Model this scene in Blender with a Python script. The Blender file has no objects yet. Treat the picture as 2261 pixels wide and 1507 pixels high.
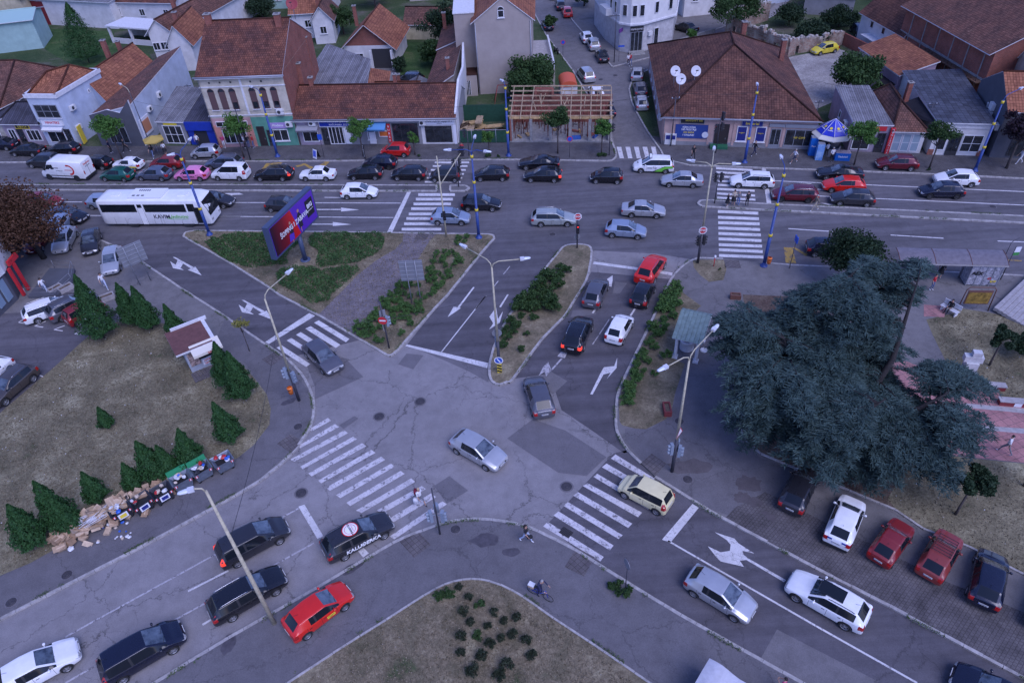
import bpy,bmesh,math,random
from mathutils import Vector,Matrix,noise
from mathutils.geometry import tessellate_polygon
R=math.radians
SC=bpy.context.scene
COL=SC.collection
rnd=random.Random(7)
# ---------------------------------------------------------------- camera
FPX,TH,RO,CH=1587.65,0.70866,0.059324,38.96 # focal length in photo pixels, pitch, roll, height
cd=bpy.data.cameras.new('camera');cam=bpy.data.objects.new('camera',cd);COL.objects.link(cam)
cd.sensor_width=36.0;cd.lens=36.0*FPX/2261.0;cd.clip_end=2000;cd.clip_start=0.5
_D=Vector((0,-math.sin(TH),-math.cos(TH)));_F=Vector((0,math.cos(TH),-math.sin(TH)));_X=Vector((1,0,0))
_R=_X*math.cos(RO)+_D*math.sin(RO);_Dn=-_X*math.sin(RO)+_D*math.cos(RO)
m=Matrix(((_R.x,-_Dn.x,-_F.x,0),(_R.y,-_Dn.y,-_F.y,0),(_R.z,-_Dn.z,-_F.z,CH),(0,0,0,1)))
cam.matrix_world=m
SC.camera=cam
SC.render.resolution_x=1024;SC.render.resolution_y=682
# ---------------------------------------------------------------- sky, sun, exposure
w=bpy.data.worlds.new('World');SC.world=w;w.use_nodes=True
nt=w.node_tree;nt.nodes.clear()
sky=nt.nodes.new('ShaderNodeTexSky');sky.sky_type='NISHITA';sky.sun_disc=False
SUN_EL,SUN_AZ=R(52),R(148)
sky.sun_elevation=SUN_EL;sky.sun_rotation=SUN_AZ
sky.air_density=1.0;sky.dust_density=1.0;sky.ozone_density=2.0
tint=nt.nodes.new('ShaderNodeMixRGB');tint.blend_type='MULTIPLY';tint.inputs[0].default_value=1
tint.inputs[2].default_value=(0.84,0.87,1.48,1)
bg=nt.nodes.new('ShaderNodeBackground');bg.inputs[1].default_value=0.13
out=nt.nodes.new('ShaderNodeOutputWorld')
nt.links.new(sky.outputs[0],tint.inputs[1]);nt.links.new(tint.outputs[0],bg.inputs[0]);nt.links.new(bg.outputs[0],out.inputs[0])
ld=bpy.data.lights.new('sun','SUN');ld.energy=1.6;ld.angle=R(42);ld.color=(0.80,0.80,1.0)
sun=bpy.data.objects.new('sun',ld);COL.objects.link(sun)
sd=Vector((math.sin(SUN_AZ)*math.cos(SUN_EL),math.cos(SUN_AZ)*math.cos(SUN_EL),math.sin(SUN_EL)))
sun.rotation_euler=sd.to_track_quat('Z','Y').to_euler();sun.location=(0,0,80)
SC.view_settings.view_transform='Standard';SC.view_settings.look='None'
SC.view_settings.exposure=0.45;SC.view_settings.gamma=1.0
# ---------------------------------------------------------------- photo pixel -> point of a level plane
def G(x,y,z=0.0):
 u=(x-1130.5)/FPX;v=(y-753.5)/FPX
 d=_F+_R*u+_Dn*v
 t=(z-CH)/d.z
 return Vector((d.x*t,d.y*t,z))
def HG(bx,by,tx,ty): # height of an upright standing on pixel b and ending at pixel t
 g=G(bx,by);u=(tx-1130.5)/FPX;v=(ty-753.5)/FPX
 d=_F+_R*u+_Dn*v
 t=(g.x*d.x+g.y*d.y)/(d.x**2+d.y**2)
 return CH+d.z*t
# ---------------------------------------------------------------- materials
MATS={}
def mat(name,c,rough=0.7,metal=0.0,var=0.0,vs=3.0,bump=0.0,bs=20.0,spec=0.5,c2=None,emit=0.0,world=False,coat=0.0,detail=5.0):
 if name in MATS:return MATS[name]
 m=bpy.data.materials.new(name);m.use_nodes=True;n=m.node_tree.nodes;L=m.node_tree.links
 b=n['Principled BSDF'];b.inputs['Roughness'].default_value=rough;b.inputs['Metallic'].default_value=metal
 b.inputs['Specular IOR Level'].default_value=spec;b.inputs['Base Color'].default_value=(*c,1)
 b.inputs['Coat Weight'].default_value=coat;b.inputs['Coat Roughness'].default_value=0.04
 if emit:
  b.inputs['Emission Color'].default_value=(*c,1);b.inputs['Emission Strength'].default_value=emit
 if var or c2 or bump:
  if world:
   tc=n.new('ShaderNodeNewGeometry');o=tc.outputs['Position']
  else:
   tc=n.new('ShaderNodeTexCoord');o=tc.outputs['Object']
  if var or c2:
   t=n.new('ShaderNodeTexNoise');t.inputs['Scale'].default_value=vs;t.inputs['Detail'].default_value=detail;t.inputs['Roughness'].default_value=0.65
   L.new(o,t.inputs['Vector'])
   r=n.new('ShaderNodeValToRGB');a=c;q=c2 or tuple(min(1,k*(1+var))for k in c)
   if not c2:a=tuple(k*(1-var)for k in c)
   r.color_ramp.elements[0].position=0.33;r.color_ramp.elements[1].position=0.67
   r.color_ramp.elements[0].color=(*a,1);r.color_ramp.elements[1].color=(*q,1)
   L.new(t.outputs['Fac'],r.inputs[0]);L.new(r.outputs[0],b.inputs['Base Color'])
  if bump:
   t2=n.new('ShaderNodeTexNoise');t2.inputs['Scale'].default_value=bs;t2.inputs['Detail'].default_value=4
   L.new(o,t2.inputs['Vector'])
   bp=n.new('ShaderNodeBump');bp.inputs['Strength'].default_value=bump;bp.inputs['Distance'].default_value=0.03
   L.new(t2.outputs['Fac'],bp.inputs['Height']);L.new(bp.outputs[0],b.inputs['Normal'])
 MATS[name]=m
 return m
class NT: # tiny node helper
 def __init__(s,m):s.n=m.node_tree.nodes;s.l=m.node_tree.links
 def new(s,t,**k):
  q=s.n.new('ShaderNode'+t)
  for a,b in k.items():setattr(q,a,b)
  return q
 def math(s,op,a,b=None,c=None):
  q=s.n.new('ShaderNodeMath');q.operation=op
  for i,v in enumerate((a,b,c)):
   if v is None:continue
   if isinstance(v,(int,float)):q.inputs[i].default_value=v
   else:s.l.new(v,q.inputs[i])
  return q.outputs[0]
 def mix(s,f,a,b,mode='MIX'):
  q=s.n.new('ShaderNodeMixRGB');q.blend_type=mode
  for i,v in enumerate((f,a,b)):
   if isinstance(v,(int,float)):q.inputs[i].default_value=v
   elif isinstance(v,tuple):q.inputs[i].default_value=(*v,1)
   else:s.l.new(v,q.inputs[i])
  return q.outputs[0]
 def noise(s,vec,sc,det=4,ro=0.6,dist=0.0,out='Fac'):
  q=s.n.new('ShaderNodeTexNoise');q.inputs['Scale'].default_value=sc;q.inputs['Detail'].default_value=det
  q.inputs['Roughness'].default_value=ro;q.inputs['Distortion'].default_value=dist
  s.l.new(vec,q.inputs['Vector']);return q.outputs[out]
 def ramp(s,v,*st):
  q=s.n.new('ShaderNodeValToRGB');e=q.color_ramp.elements
  while len(e)<len(st):e.new(0.5)
  for i,(p,c)in enumerate(st):
   e[i].position=p;e[i].color=(*c,1)if isinstance(c,tuple)else(c,c,c,1)
  s.l.new(v,q.inputs[0]);return q.outputs[0]
def newmat(name,rough=0.8,spec=0.3):
 m=bpy.data.materials.new(name);m.use_nodes=True;MATS[name]=m
 b=m.node_tree.nodes['Principled BSDF'];b.inputs['Roughness'].default_value=rough;b.inputs['Specular IOR Level'].default_value=spec
 return m,NT(m),b
def setbump(N,b,h,st=0.4,dist=0.02):
 q=N.new('Bump');q.inputs['Strength'].default_value=st;q.inputs['Distance'].default_value=dist
 N.l.new(h,q.inputs['Height']);N.l.new(q.outputs[0],b.inputs['Normal'])
def asphalt(name,base,crack=0.5,stain=0.35,patch=0.12,streak=None):
 m,N,b=newmat(name,0.85,0.25)
 p=N.new('NewGeometry').outputs['Position']
 big=N.noise(p,0.12,5,0.6);mid=N.noise(p,0.9,5,0.7);fine=N.noise(p,14,3,0.7);gr=N.noise(p,60,2,0.7)
 c=N.ramp(big,(0.3,tuple(k*(1-patch)for k in base)),(0.7,tuple(k*(1+patch)for k in base)))
 c=N.mix(1.0,c,N.ramp(mid,(0.25,1-stain*0.55),(0.6,1.03)),'MULTIPLY')
 c=N.mix(1.0,c,N.ramp(fine,(0.3,0.86),(0.7,1.12)),'MULTIPLY')
 c=N.mix(1.0,c,N.ramp(gr,(0.3,0.82),(0.7,1.16)),'MULTIPLY')
 if streak is not None:
  mp=N.new('Mapping');mp.inputs['Rotation'].default_value=(0,0,-streak);mp.inputs['Scale'].default_value=(0.045,0.9,1);N.l.new(p,mp.inputs[0])
  c=N.mix(1.0,c,N.ramp(N.noise(mp.outputs[0],1.0,5,0.6),(0.32,0.72),(0.64,1.16)),'MULTIPLY')
# dark specks
 sp=N.noise(p,3.2,6,0.75);c=N.mix(1.0,c,N.ramp(sp,(0.30,0.55),(0.36,1.0)),'MULTIPLY')
 if crack:
  wv=N.n.new('ShaderNodeVectorMath');wv.operation='MULTIPLY_ADD'
  cn=N.noise(p,0.8,6,0.7,out='Color');N.l.new(cn,wv.inputs[0]);wv.inputs[1].default_value=(2.2,2.2,0);N.l.new(p,wv.inputs[2])
  for sc,wd,lo,hi in((0.17,0.0055,0.38,0.46),(0.6,0.008,0.52,0.60),(1.9,0.014,0.60,0.66)):
   v=N.n.new('ShaderNodeTexVoronoi');v.feature='DISTANCE_TO_EDGE';v.inputs['Scale'].default_value=sc
   N.l.new(wv.outputs[0],v.inputs['Vector'])
   ln=N.ramp(v.outputs['Distance'],(wd*0.3,0.0),(wd,1.0))
   msk=N.ramp(N.noise(p,0.16+sc*.02,4,0.6),(lo,1.0),(hi,0.0))
   ln=N.mix(1.0,ln,msk,'LIGHTEN')
   c=N.mix(crack,c,N.mix(1.0,c,ln,'MULTIPLY'))
 N.l.new(c,b.inputs['Base Color'])
 setbump(N,b,gr,0.25,0.01)
 return m
def brickmat(name,c1,c2,cm,sx,sy,rot=0.0,bumpv=0.3,rough=0.85,mortar=0.02,off=0.5,dirt=0.35,space='pos',axes='xy',wear=None):
 m,N,b=newmat(name,rough,0.25)
 if space=='pos':p=N.new('NewGeometry').outputs['Position']
 else:p=N.new('TexCoord').outputs['UV' if space=='uv' else 'Object']
 if axes=='wall': # upright walls: run along x+y, rise along z
  sep=N.new('SeparateXYZ');N.l.new(p,sep.inputs[0]);cb=N.new('CombineXYZ')
  N.l.new(N.math('ADD',sep.outputs[0],sep.outputs[1]),cb.inputs[0]);N.l.new(sep.outputs[2],cb.inputs[1]);q=cb.outputs[0]
 else:
  mp=N.new('Mapping');mp.inputs['Rotation'].default_value=(0,0,rot);N.l.new(p,mp.inputs[0]);q=mp.outputs[0]
 t=N.new('TexBrick');t.inputs['Scale'].default_value=1;t.inputs['Brick Width'].default_value=sx;t.inputs['Row Height'].default_value=sy
 t.inputs['Mortar Size'].default_value=mortar;t.offset=off;t.inputs['Color1'].default_value=(*c1,1);t.inputs['Color2'].default_value=(*c2,1)
 t.inputs['Mortar'].default_value=(*cm,1);t.inputs['Mortar Smooth'].default_value=0.3
 N.l.new(q,t.inputs['Vector'])
 c=N.mix(1.0,t.outputs['Color'],N.ramp(N.noise(p,0.7,6,0.7),(0.3,1-dirt),(0.62,1.1)),'MULTIPLY')
 c=N.mix(1.0,c,N.ramp(N.noise(p,9,3,0.7),(0.3,0.84),(0.7,1.15)),'MULTIPLY')
 if wear:c=N.mix(N.ramp(N.noise(p,0.45,6,0.65),(0.55,0.0),(0.66,1.0)),c,wear)
 N.l.new(c,b.inputs['Base Color'])
 setbump(N,b,t.outputs['Fac'],-bumpv,0.02)
 return m
def tilemat(name,base,dark,tw=0.28,th=0.38,wear=0.5,light=None):
 """roof tiles; uv: u along the eave, v up the slope, metres"""
 m,N,b=newmat(name,0.85,0.2)
 uv=N.new('TexCoord').outputs['UV'];p=N.new('NewGeometry').outputs['Position']
 t=N.new('TexBrick');t.offset=0.5 if tw<0.3 else 0.0;t.inputs['Scale'].default_value=1
 t.inputs['Brick Width'].default_value=tw;t.inputs['Row Height'].default_value=th;t.inputs['Mortar Size'].default_value=0.025
 t.inputs['Mortar Smooth'].default_value=0.4;t.inputs['Color1'].default_value=(1,1,1,1);t.inputs['Color2'].default_value=(0.62,0.6,0.6,1);t.inputs['Mortar'].default_value=(0.25,0.22,0.22,1)
 N.l.new(uv,t.inputs['Vector'])
 c=N.mix(N.ramp(N.noise(p,0.5,6,0.7),(0.5-wear*.2,0.0),(0.6,1.0)),base,dark)
 if light:c=N.mix(N.ramp(N.noise(p,0.9,5,0.75),(0.60,0.0),(0.68,0.8)),c,light)
 c=N.mix(1.0,c,t.outputs['Color'],'MULTIPLY')
 c=N.mix(1.0,c,N.ramp(N.noise(p,5,4,0.7),(0.3,0.75),(0.7,1.2)),'MULTIPLY')
 N.l.new(c,b.inputs['Base Color']);setbump(N,b,t.outputs['Fac'],-0.5,0.04)
 return m
def lawn(name,cols,sc=0.35,litter=True):
 m,N,b=newmat(name,0.95,0.1)
 p=N.new('NewGeometry').outputs['Position']
 a=N.noise(p,sc,7,0.68,0.3);c=N.ramp(a,*cols)
 f=N.noise(p,5.0,5,0.75);c=N.mix(1.0,c,N.ramp(f,(0.3,0.62),(0.7,1.3)),'MULTIPLY')
 g=N.noise(p,26,3,0.8);c=N.mix(1.0,c,N.ramp(g,(0.3,0.6),(0.7,1.4)),'MULTIPLY')
 if litter:
  v=N.new('TexVoronoi');v.inputs['Scale'].default_value=2.2;N.l.new(p,v.inputs['Vector'])
  c=N.mix(N.ramp(v.outputs['Distance'],(0.045,0.8),(0.06,0.0)),c,(0.42,0.38,0.36))
 N.l.new(c,b.inputs['Base Color']);setbump(N,b,g,0.6,0.05)
 return m
# ---------------------------------------------------------------- objects
def props(o,label=None,cat=None,group=None,kind=None):
 if label:o['label']=label
 if cat:o['category']=cat
 if group:o['group']=group
 if kind:o['kind']=kind
 return o
def thing(name,label,cat,loc=(0,0,0),rz=0.0,group=None):
 o=bpy.data.objects.new(name,None);COL.objects.link(o);o.location=loc;o.rotation_euler=(0,0,rz)
 o.empty_display_size=0.3
 return props(o,label,cat,group)
def link(name,me,parent=None):
 o=bpy.data.objects.new(name,me);COL.objects.link(o)
 if parent:o.parent=parent
 return o
def copytree(o,parent=None):
 c=o.copy();COL.objects.link(c)
 if parent:c.parent=parent
 for ch in list(o.children):copytree(ch,c)
 return c
class MB:
 """collects polygons into one mesh; every add takes a material"""
 def __init__(s):s.v=[];s.f=[];s.m=[];s.uv=[];s.mats=[];s.sm=[]
 def mi(s,m):
  if m not in s.mats:s.mats.append(m)
  return s.mats.index(m)
 def face(s,pts,m,uv=None,smooth=False):
  i=len(s.v);s.v+=[tuple(p)for p in pts];s.f.append(list(range(i,i+len(pts))));s.m.append(s.mi(m));s.uv.append(uv);s.sm.append(smooth)
 def grid(s,rows,m,closed=False,smooth=True,caps=False):
  i=len(s.v);n=len(rows[0]);mi=s.mi(m)
  for r in rows:s.v+=[tuple(p)for p in r]
  for a in range(len(rows)-1):
   for b in range(n if closed else n-1):
    c=(b+1)%n
    s.f.append([i+a*n+b,i+a*n+c,i+(a+1)*n+c,i+(a+1)*n+b]);s.m.append(mi);s.uv.append(None);s.sm.append(smooth)
  if caps:
   s.f.append([i+k for k in range(n)][::-1]);s.m.append(mi);s.uv.append(None);s.sm.append(False)
   s.f.append([i+(len(rows)-1)*n+k for k in range(n)]);s.m.append(mi);s.uv.append(None);s.sm.append(False)
 def box(s,c,d,m,rz=0.0,rot=None,bevel=0):
  M=rot if rot else Matrix.Rotation(rz,3,'Z');c=Vector(c);h=[k/2 for k in d]
  P=[c+M@Vector((x*h[0],y*h[1],z*h[2]))for x in(-1,1)for y in(-1,1)for z in(-1,1)]
  i=len(s.v);s.v+=[tuple(p)for p in P];mi=s.mi(m)
  for q in((0,1,3,2),(4,6,7,5),(0,4,5,1),(2,3,7,6),(0,2,6,4),(1,5,7,3)):
   s.f.append([i+k for k in q]);s.m.append(mi);s.uv.append(None);s.sm.append(False)
 def prism(s,poly,z0,z1,m,mtop=None,bottom=False):
  """poly: list of (x,y) anticlockwise or not"""
  a=sum(p[0]*q[1]-q[0]*p[1]for p,q in zip(poly,poly[1:]+poly[:1]))
  if a<0:poly=poly[::-1]
  n=len(poly)
  for k in range(n):
   p,q=poly[k],poly[(k+1)%n]
   s.face([(p[0],p[1],z0),(q[0],q[1],z0),(q[0],q[1],z1),(p[0],p[1],z1)],m)
  s.face([(p[0],p[1],z1)for p in poly],mtop or m)
  if bottom:s.face([(p[0],p[1],z0)for p in poly][::-1],m)
 def tube(s,pts,rad,m,n=8,caps=True,smooth=True):
  pts=[Vector(p)for p in pts]
  if not isinstance(rad,(list,tuple)):rad=[rad]*len(pts)
  rows=[];up=None
  for k,p in enumerate(pts):
   t=(pts[min(k+1,len(pts)-1)]-pts[max(k-1,0)]).normalized()
   if up is None:
    up=Vector((0,0,1))if abs(t.z)<0.9 else Vector((1,0,0))
   a=t.cross(up).normalized();bb=a.cross(t).normalized();up=bb
   rows.append([p+(a*math.cos(2*math.pi*j/n)+bb*math.sin(2*math.pi*j/n))*rad[k]for j in range(n)])
  s.grid(rows,m,closed=True,smooth=smooth,caps=caps)
 def lathe(s,prof,m,c=(0,0,0),n=16,axis='z',smooth=True):
  rows=[]
  for r,h in prof:
   rw=[]
   for j in range(n):
    a=2*math.pi*j/n;x,y=r*math.cos(a),r*math.sin(a)
    rw.append((c[0]+x,c[1]+y,c[2]+h)if axis=='z' else((c[0]+x,c[1]+h,c[2]+y)if axis=='y' else(c[0]+h,c[1]+x,c[2]+y)))
   rows.append(rw)
  s.grid(rows,m,closed=True,smooth=smooth)
 def mesh(s,name):
  me=bpy.data.meshes.new(name);me.from_pydata(s.v,[],s.f)
  for m in s.mats:me.materials.append(m)
  me.polygons.foreach_set('material_index',s.m);me.polygons.foreach_set('use_smooth',s.sm)
  if any(u is not None for u in s.uv):
   ul=me.uv_layers.new(name='uv');k=0
   for f,u in zip(s.f,s.uv):
    for j in range(len(f)):
     ul.data[k].uv=u[j]if u else(0,0);k+=1
  me.update();return me
 def build(s,name,parent=None,loc=None,rz=None):
  o=link(name,s.mesh(name),parent)
  if loc is not None:o.location=loc
  if rz is not None:o.rotation_euler=(0,0,rz)
  return o
def text_mesh(txt,size,m,depth=0.01,align='CENTER',sx=1.0,bold=0.0,sh=0.0):
 cu=bpy.data.curves.new('text','FONT');cu.body=txt;cu.size=size;cu.extrude=depth;cu.align_x=align;cu.align_y='CENTER'
 cu.offset=bold;cu.resolution_u=2;cu.shear=sh
 o=bpy.data.objects.new('text',cu);COL.objects.link(o)
 dg=bpy.context.evaluated_depsgraph_get();me=bpy.data.meshes.new_from_object(o.evaluated_get(dg))
 bpy.data.objects.remove(o);bpy.data.curves.remove(cu)
 me.materials.clear();me.materials.append(m)
 if sx!=1.0:me.transform(Matrix.Diagonal((sx,1,1,1)))
 me.update();return me
def text_on(parent,txt,size,m,pos,xdir,up=(0,0,1),name='lettering',**k):
 """letters standing with their reading direction xdir and top direction up"""
 me=text_mesh(txt,size,m,**k);x=Vector(xdir).normalized();y=Vector(up).normalized();z=x.cross(y)
 M=Matrix((x,y,z)).transposed().to_4x4();M.translation=Vector(pos);me.transform(M);me.update()
 return link(name,me,parent)
# ================================================================ the setting
K=0.12
ASP_L=asphalt('worn_asphalt',(0.235,0.22,0.225),0.62,0.42,0.12)
ASP_D=asphalt('dark_asphalt',(0.105,0.098,0.11),0.4,0.4,0.1,R(-41))
ASP_M=asphalt('street_asphalt',(0.122,0.115,0.126),0.16,0.4,0.12,R(-8))
ASP_S=asphalt('side_street_asphalt',(0.16,0.15,0.155),0.4,0.5,0.15)
ASP_P=asphalt('pavement_asphalt',(0.138,0.13,0.138),0.35,0.4,0.12)
ASP_X=asphalt('patched_asphalt',(0.145,0.136,0.146),0.4,0.3,0.08)
CONC=asphalt('pavement_concrete',(0.165,0.155,0.155),0.45,0.45,0.15)
PAVN=brickmat('pavers_grey',(0.125,0.118,0.122),(0.10,0.095,0.10),(0.055,0.05,0.055),0.22,0.11,R(-7),mortar=0.012)
PAVP=brickmat('pavers_path',(0.215,0.185,0.19),(0.17,0.15,0.16),(0.09,0.08,0.085),0.42,0.14,R(-12),mortar=0.012,wear=(0.17,0.15,0.14))
PAVB=brickmat('pavers_parking',(0.13,0.118,0.118),(0.11,0.10,0.102),(0.06,0.052,0.052),0.22,0.20,R(-41),mortar=0.015,dirt=0.5)
PLAZA=brickmat('red_plaza_slabs',(0.40,0.20,0.19),(0.33,0.165,0.165),(0.15,0.10,0.10),0.62,0.62,R(-16),mortar=0.02,off=0.0)
SLAB=brickmat('ramp_slabs',(0.14,0.125,0.125),(0.115,0.10,0.105),(0.06,0.055,0.05),0.3,0.3,R(-40),mortar=0.015,off=0.0)
LAWN=lawn('dry_lawn',[(0.28,(0.065,0.09,0.04)),(0.38,(0.13,0.115,0.075)),(0.54,(0.205,0.18,0.115)),(0.68,(0.33,0.30,0.20))])
LAWN2=lawn('dry_lawn_green',[(0.28,(0.055,0.085,0.035)),(0.38,(0.125,0.11,0.07)),(0.54,(0.20,0.165,0.11)),(0.70,(0.31,0.275,0.18))],0.5)
SOIL=lawn('bare_soil',[(0.35,(0.085,0.055,0.045)),(0.6,(0.15,0.115,0.09)),(0.72,(0.20,0.165,0.13))],0.6)
YARD=lawn('yard_ground',[(0.34,(0.03,0.06,0.025)),(0.52,(0.06,0.085,0.04)),(0.63,(0.12,0.115,0.09)),(0.72,(0.17,0.155,0.14))],0.12)
GRASSG=lawn('green_yard',[(0.35,(0.03,0.065,0.022)),(0.55,(0.055,0.10,0.035)),(0.72,(0.11,0.12,0.06))],0.4,False)
GRAVEL=lawn('gravel',[(0.35,(0.24,0.22,0.21)),(0.6,(0.36,0.34,0.32)),(0.72,(0.42,0.40,0.37))],0.4,False)
def paintmat(name,c,under,lo=0.44):
 m,N,b=newmat(name,0.7,0.3);p=N.new('NewGeometry').outputs['Position']
 f=N.ramp(N.noise(p,2.6,8,0.78),(lo-0.05,1.0),(lo+0.02,0.0));g=N.ramp(N.noise(p,14,4,0.75),(0.32,0.9),(0.42,0.0))
 cc=N.mix(N.mix(1.0,f,g,'LIGHTEN'),c,under);cc=N.mix(1.0,cc,N.ramp(N.noise(p,0.7,5),(0.3,0.82),(0.7,1.05)),'MULTIPLY')
 v=N.n.new('ShaderNodeTexVoronoi');v.feature='DISTANCE_TO_EDGE';v.inputs['Scale'].default_value=1.1
 wv=N.n.new('ShaderNodeVectorMath');wv.operation='MULTIPLY_ADD';N.l.new(N.noise(p,0.9,6,0.7,out='Color'),wv.inputs[0]);wv.inputs[1].default_value=(2,2,0);N.l.new(p,wv.inputs[2]);N.l.new(wv.outputs[0],v.inputs['Vector'])
 cc=N.mix(N.ramp(v.outputs['Distance'],(0.004,0.7),(0.014,0.0)),cc,tuple(k*.5 for k in under))
 N.l.new(cc,b.inputs['Base Color']);return m
WHITE=paintmat('road_paint_white',(0.62,0.60,0.60),(0.15,0.14,0.15),0.40)
FADED=paintmat('road_paint_faded',(0.45,0.43,0.45),(0.13,0.12,0.13),0.46)
CREAMP=paintmat('road_paint_crossing',(0.58,0.55,0.56),(0.16,0.15,0.16),0.45)
YELP=paintmat('road_paint_yellow',(0.42,0.27,0.06),(0.11,0.10,0.11),0.47)
KERB=mat('kerb_stone',(0.34,0.32,0.31),0.9,var=0.3,vs=2.5,world=True,bump=0.4,bs=25)
JOINT=mat('kerb_joint',(0.07,0.065,0.06),1.0)
def Z(ox,oy,s,pts,z=0.0):return[G(ox+a/s,oy+b/s,z)for a,b in pts]
A_=lambda p,z=0.0:Z(0,300,3.7667,p,z)
B_=lambda p,z=0.0:Z(500,300,3.7667,p,z)
C_=lambda p,z=0.0:Z(1050,300,3.7667,p,z)
D_=lambda p,z=0.0:Z(1661,300,3.7667,p,z)
E_=lambda p,z=0.0:Z(550,650,3.7667,p,z)
F_=lambda p,z=0.0:Z(1100,650,3.7667,p,z)
H_=lambda p,z=0.0:Z(0,1000,2.9729,p,z)
I_=lambda p,z=0.0:Z(600,1000,2.9729,p,z)
J_=lambda p,z=0.0:Z(1100,1000,2.9729,p,z)
L_=lambda p,z=0.0:Z(1561,1000,2.9729,p,z)
P_=lambda p,z=0.0:Z(0,0,1.0,p,z)
def struct(o):o['kind']='structure';return o
def sheet(name,pts,m,z=None):
 b=MB();q=[(p[0],p[1],p[2]if z is None else z)for p in pts]
 a=sum(p[0]*r[1]-r[0]*p[1]for p,r in zip(q,q[1:]+q[:1]))
 if a<0:q=q[::-1]
 b.face(q,m);return struct(b.build(name))
def slab(name,pix,top=None,h=K):
 pts=P_(pix,h);b=MB();b.prism([(p.x,p.y)for p in pts],-0.05,h,top or ASP_P);return struct(b.build(name))
def kerb(pix,closed=False,h=K,wd=0.2,gap=(),m=KERB,name='kerb',step=0.95):
 pts=P_(pix,h)
 if closed:pts.append(pts[0])
 b=MB();rr=random.Random(len(pix)*7+int(pix[0][0]))
 for p,q in zip(pts,pts[1:]):
  L=(q-p).length;n=max(1,round(L/step));d=(q-p).normalized();ang=math.atan2(d.y,d.x)
  for k in range(n):
   c=p+(q-p)*((k+0.5)/n)
   b.box((c.x+rr.uniform(-.008,.008),c.y+rr.uniform(-.008,.008),h/2-0.03+rr.uniform(-.006,.006)),(L/n-0.022,wd,h+0.08),m,rz=ang+rr.uniform(-.006,.006))
  c=(p+q)/2;b.box((c.x,c.y,h/2-0.045),(L,wd-0.03,h+0.06),JOINT,rz=ang)
 return struct(b.build(name))
def curve(pts,n=3): # Catmull-Rom through the pixel points
 o=[]
 for i in range(len(pts)-1):
  p0=pts[max(i-1,0)];p1=pts[i];p2=pts[i+1];p3=pts[min(i+2,len(pts)-1)]
  for k in range(n):
   t=k/n
   o.append(tuple(0.5*(2*b+(c-a)*t+(2*a-5*b+4*c-d)*t*t+(3*b-a-3*c+d)*t**3)for a,b,c,d in zip(p0,p1,p2,p3)))
 return o+[pts[-1]]
# base ground and road surfaces
b=MB();b.face([(-700,-60,0),(700,-60,0),(700,900,0),(-700,900,0)],ASP_L);struct(b.build('road_junction'))
sheet('main_road',P_([(-700,352),(600,352),(1126,349),(1360,350),(1400,352),(1482,352),(2261,388),(2900,420),(2900,650),(2261,612),(1600,577),(1541,575),(1450,560),(1306,553),(1250,546),(1240,550),(1150,533),(1092,528),(1080,516),(860,512),(430,507),(400,520),(200,520),(-700,520)]),ASP_M,0.004)
sheet('slip_road',P_([(160,512),(408,518),(500,576),(709,699),(760,728),(800,749),(635,790),(600,768),(500,700),(398,634),(313,577),(223,530)]),ASP_D,0.008)
sheet('median_road',E_([(1330,400),(2005,590),(1990,730),(1830,640),(1620,545),(1440,470)]),ASP_X,0.006)
sheet('approach_road',P_([(1092,524),(1150,533),(1240,548),(1204,592),(1182,618),(1124,695),(1089,769),(1081,806),(895,765),(988,650),(1064,556)]),ASP_D,0.008)
sheet('northbound_road',P_([(1306,600),(1480,616),(1458,664),(1440,700),(1400,788),(1368,857),(1361,889),(1362,945),(1390,996),(1378,1000),(1300,945),(1240,905),(1225,860),(1215,825),(1132,836),(1196,748),(1244,700),(1294,618)]),ASP_D,0.008)
sheet('southeast_road',P_([(1355,1000),(1386,993),(1446,1050),(1564,1124),(1800,1252),(2261,1494),(2500,1620),(2100,1700),(1773,1507),(1503,1356),(1312,1240),(1205,1160)]),ASP_D,0.008)
sheet('tarmac_repair',J_([(1830,1155),(2500,1500),(2300,1700),(1715,1360)]),ASP_S,0.012)
sheet('side_street',P_([(1350,352),(1360,335),(1347,268),(1303,213),(1264,154),(1206,77),(1140,-40),(1215,-40),(1265,45),(1314,103),(1352,147),(1700,20),(1700,70),(1440,148),(1400,168),(1390,197),(1411,255),(1456,332),(1470,352)]),ASP_S,0.008)
sheet('tarmac_repair',J_([(-260,30),(0,-90),(80,-60),(330,100),(250,145),(75,190)],0),ASP_X,0.012)if 0 else None
sheet('tarmac_repair',E_([(750,1085),(875,1010),(912,1030),(785,1118)]),ASP_X,0.012)
sheet('tarmac_repair',E_([(1240,580),(1310,490),(1450,505),(1365,622)]),ASP_X,0.012)
sheet('tarmac_repair',E_([(470,560),(560,520),(800,530),(950,685),(550,870),(545,760)]),ASP_X,0.012)
sheet('tarmac_repair',F_([(75,1195),(290,1035),(560,1130),(900,1350),(735,1507),(500,1480)]),ASP_X,0.012)
sheet('tarmac_repair',I_([(1065,215),(1165,150),(1290,245),(1150,330)]),ASP_X,0.012)
sheet('tarmac_repair',F_([(330,690),(440,640),(575,720),(455,830)]),ASP_S,0.012)
sheet('tarmac_repair',C_([(1160,1210),(1260,1225),(1200,1310),(1140,1310)]),ASP_S,0.012)
sheet('tarmac_repair',F_([(620,135),(800,120),(815,165),(600,190)]),ASP_X,0.012)
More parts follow.
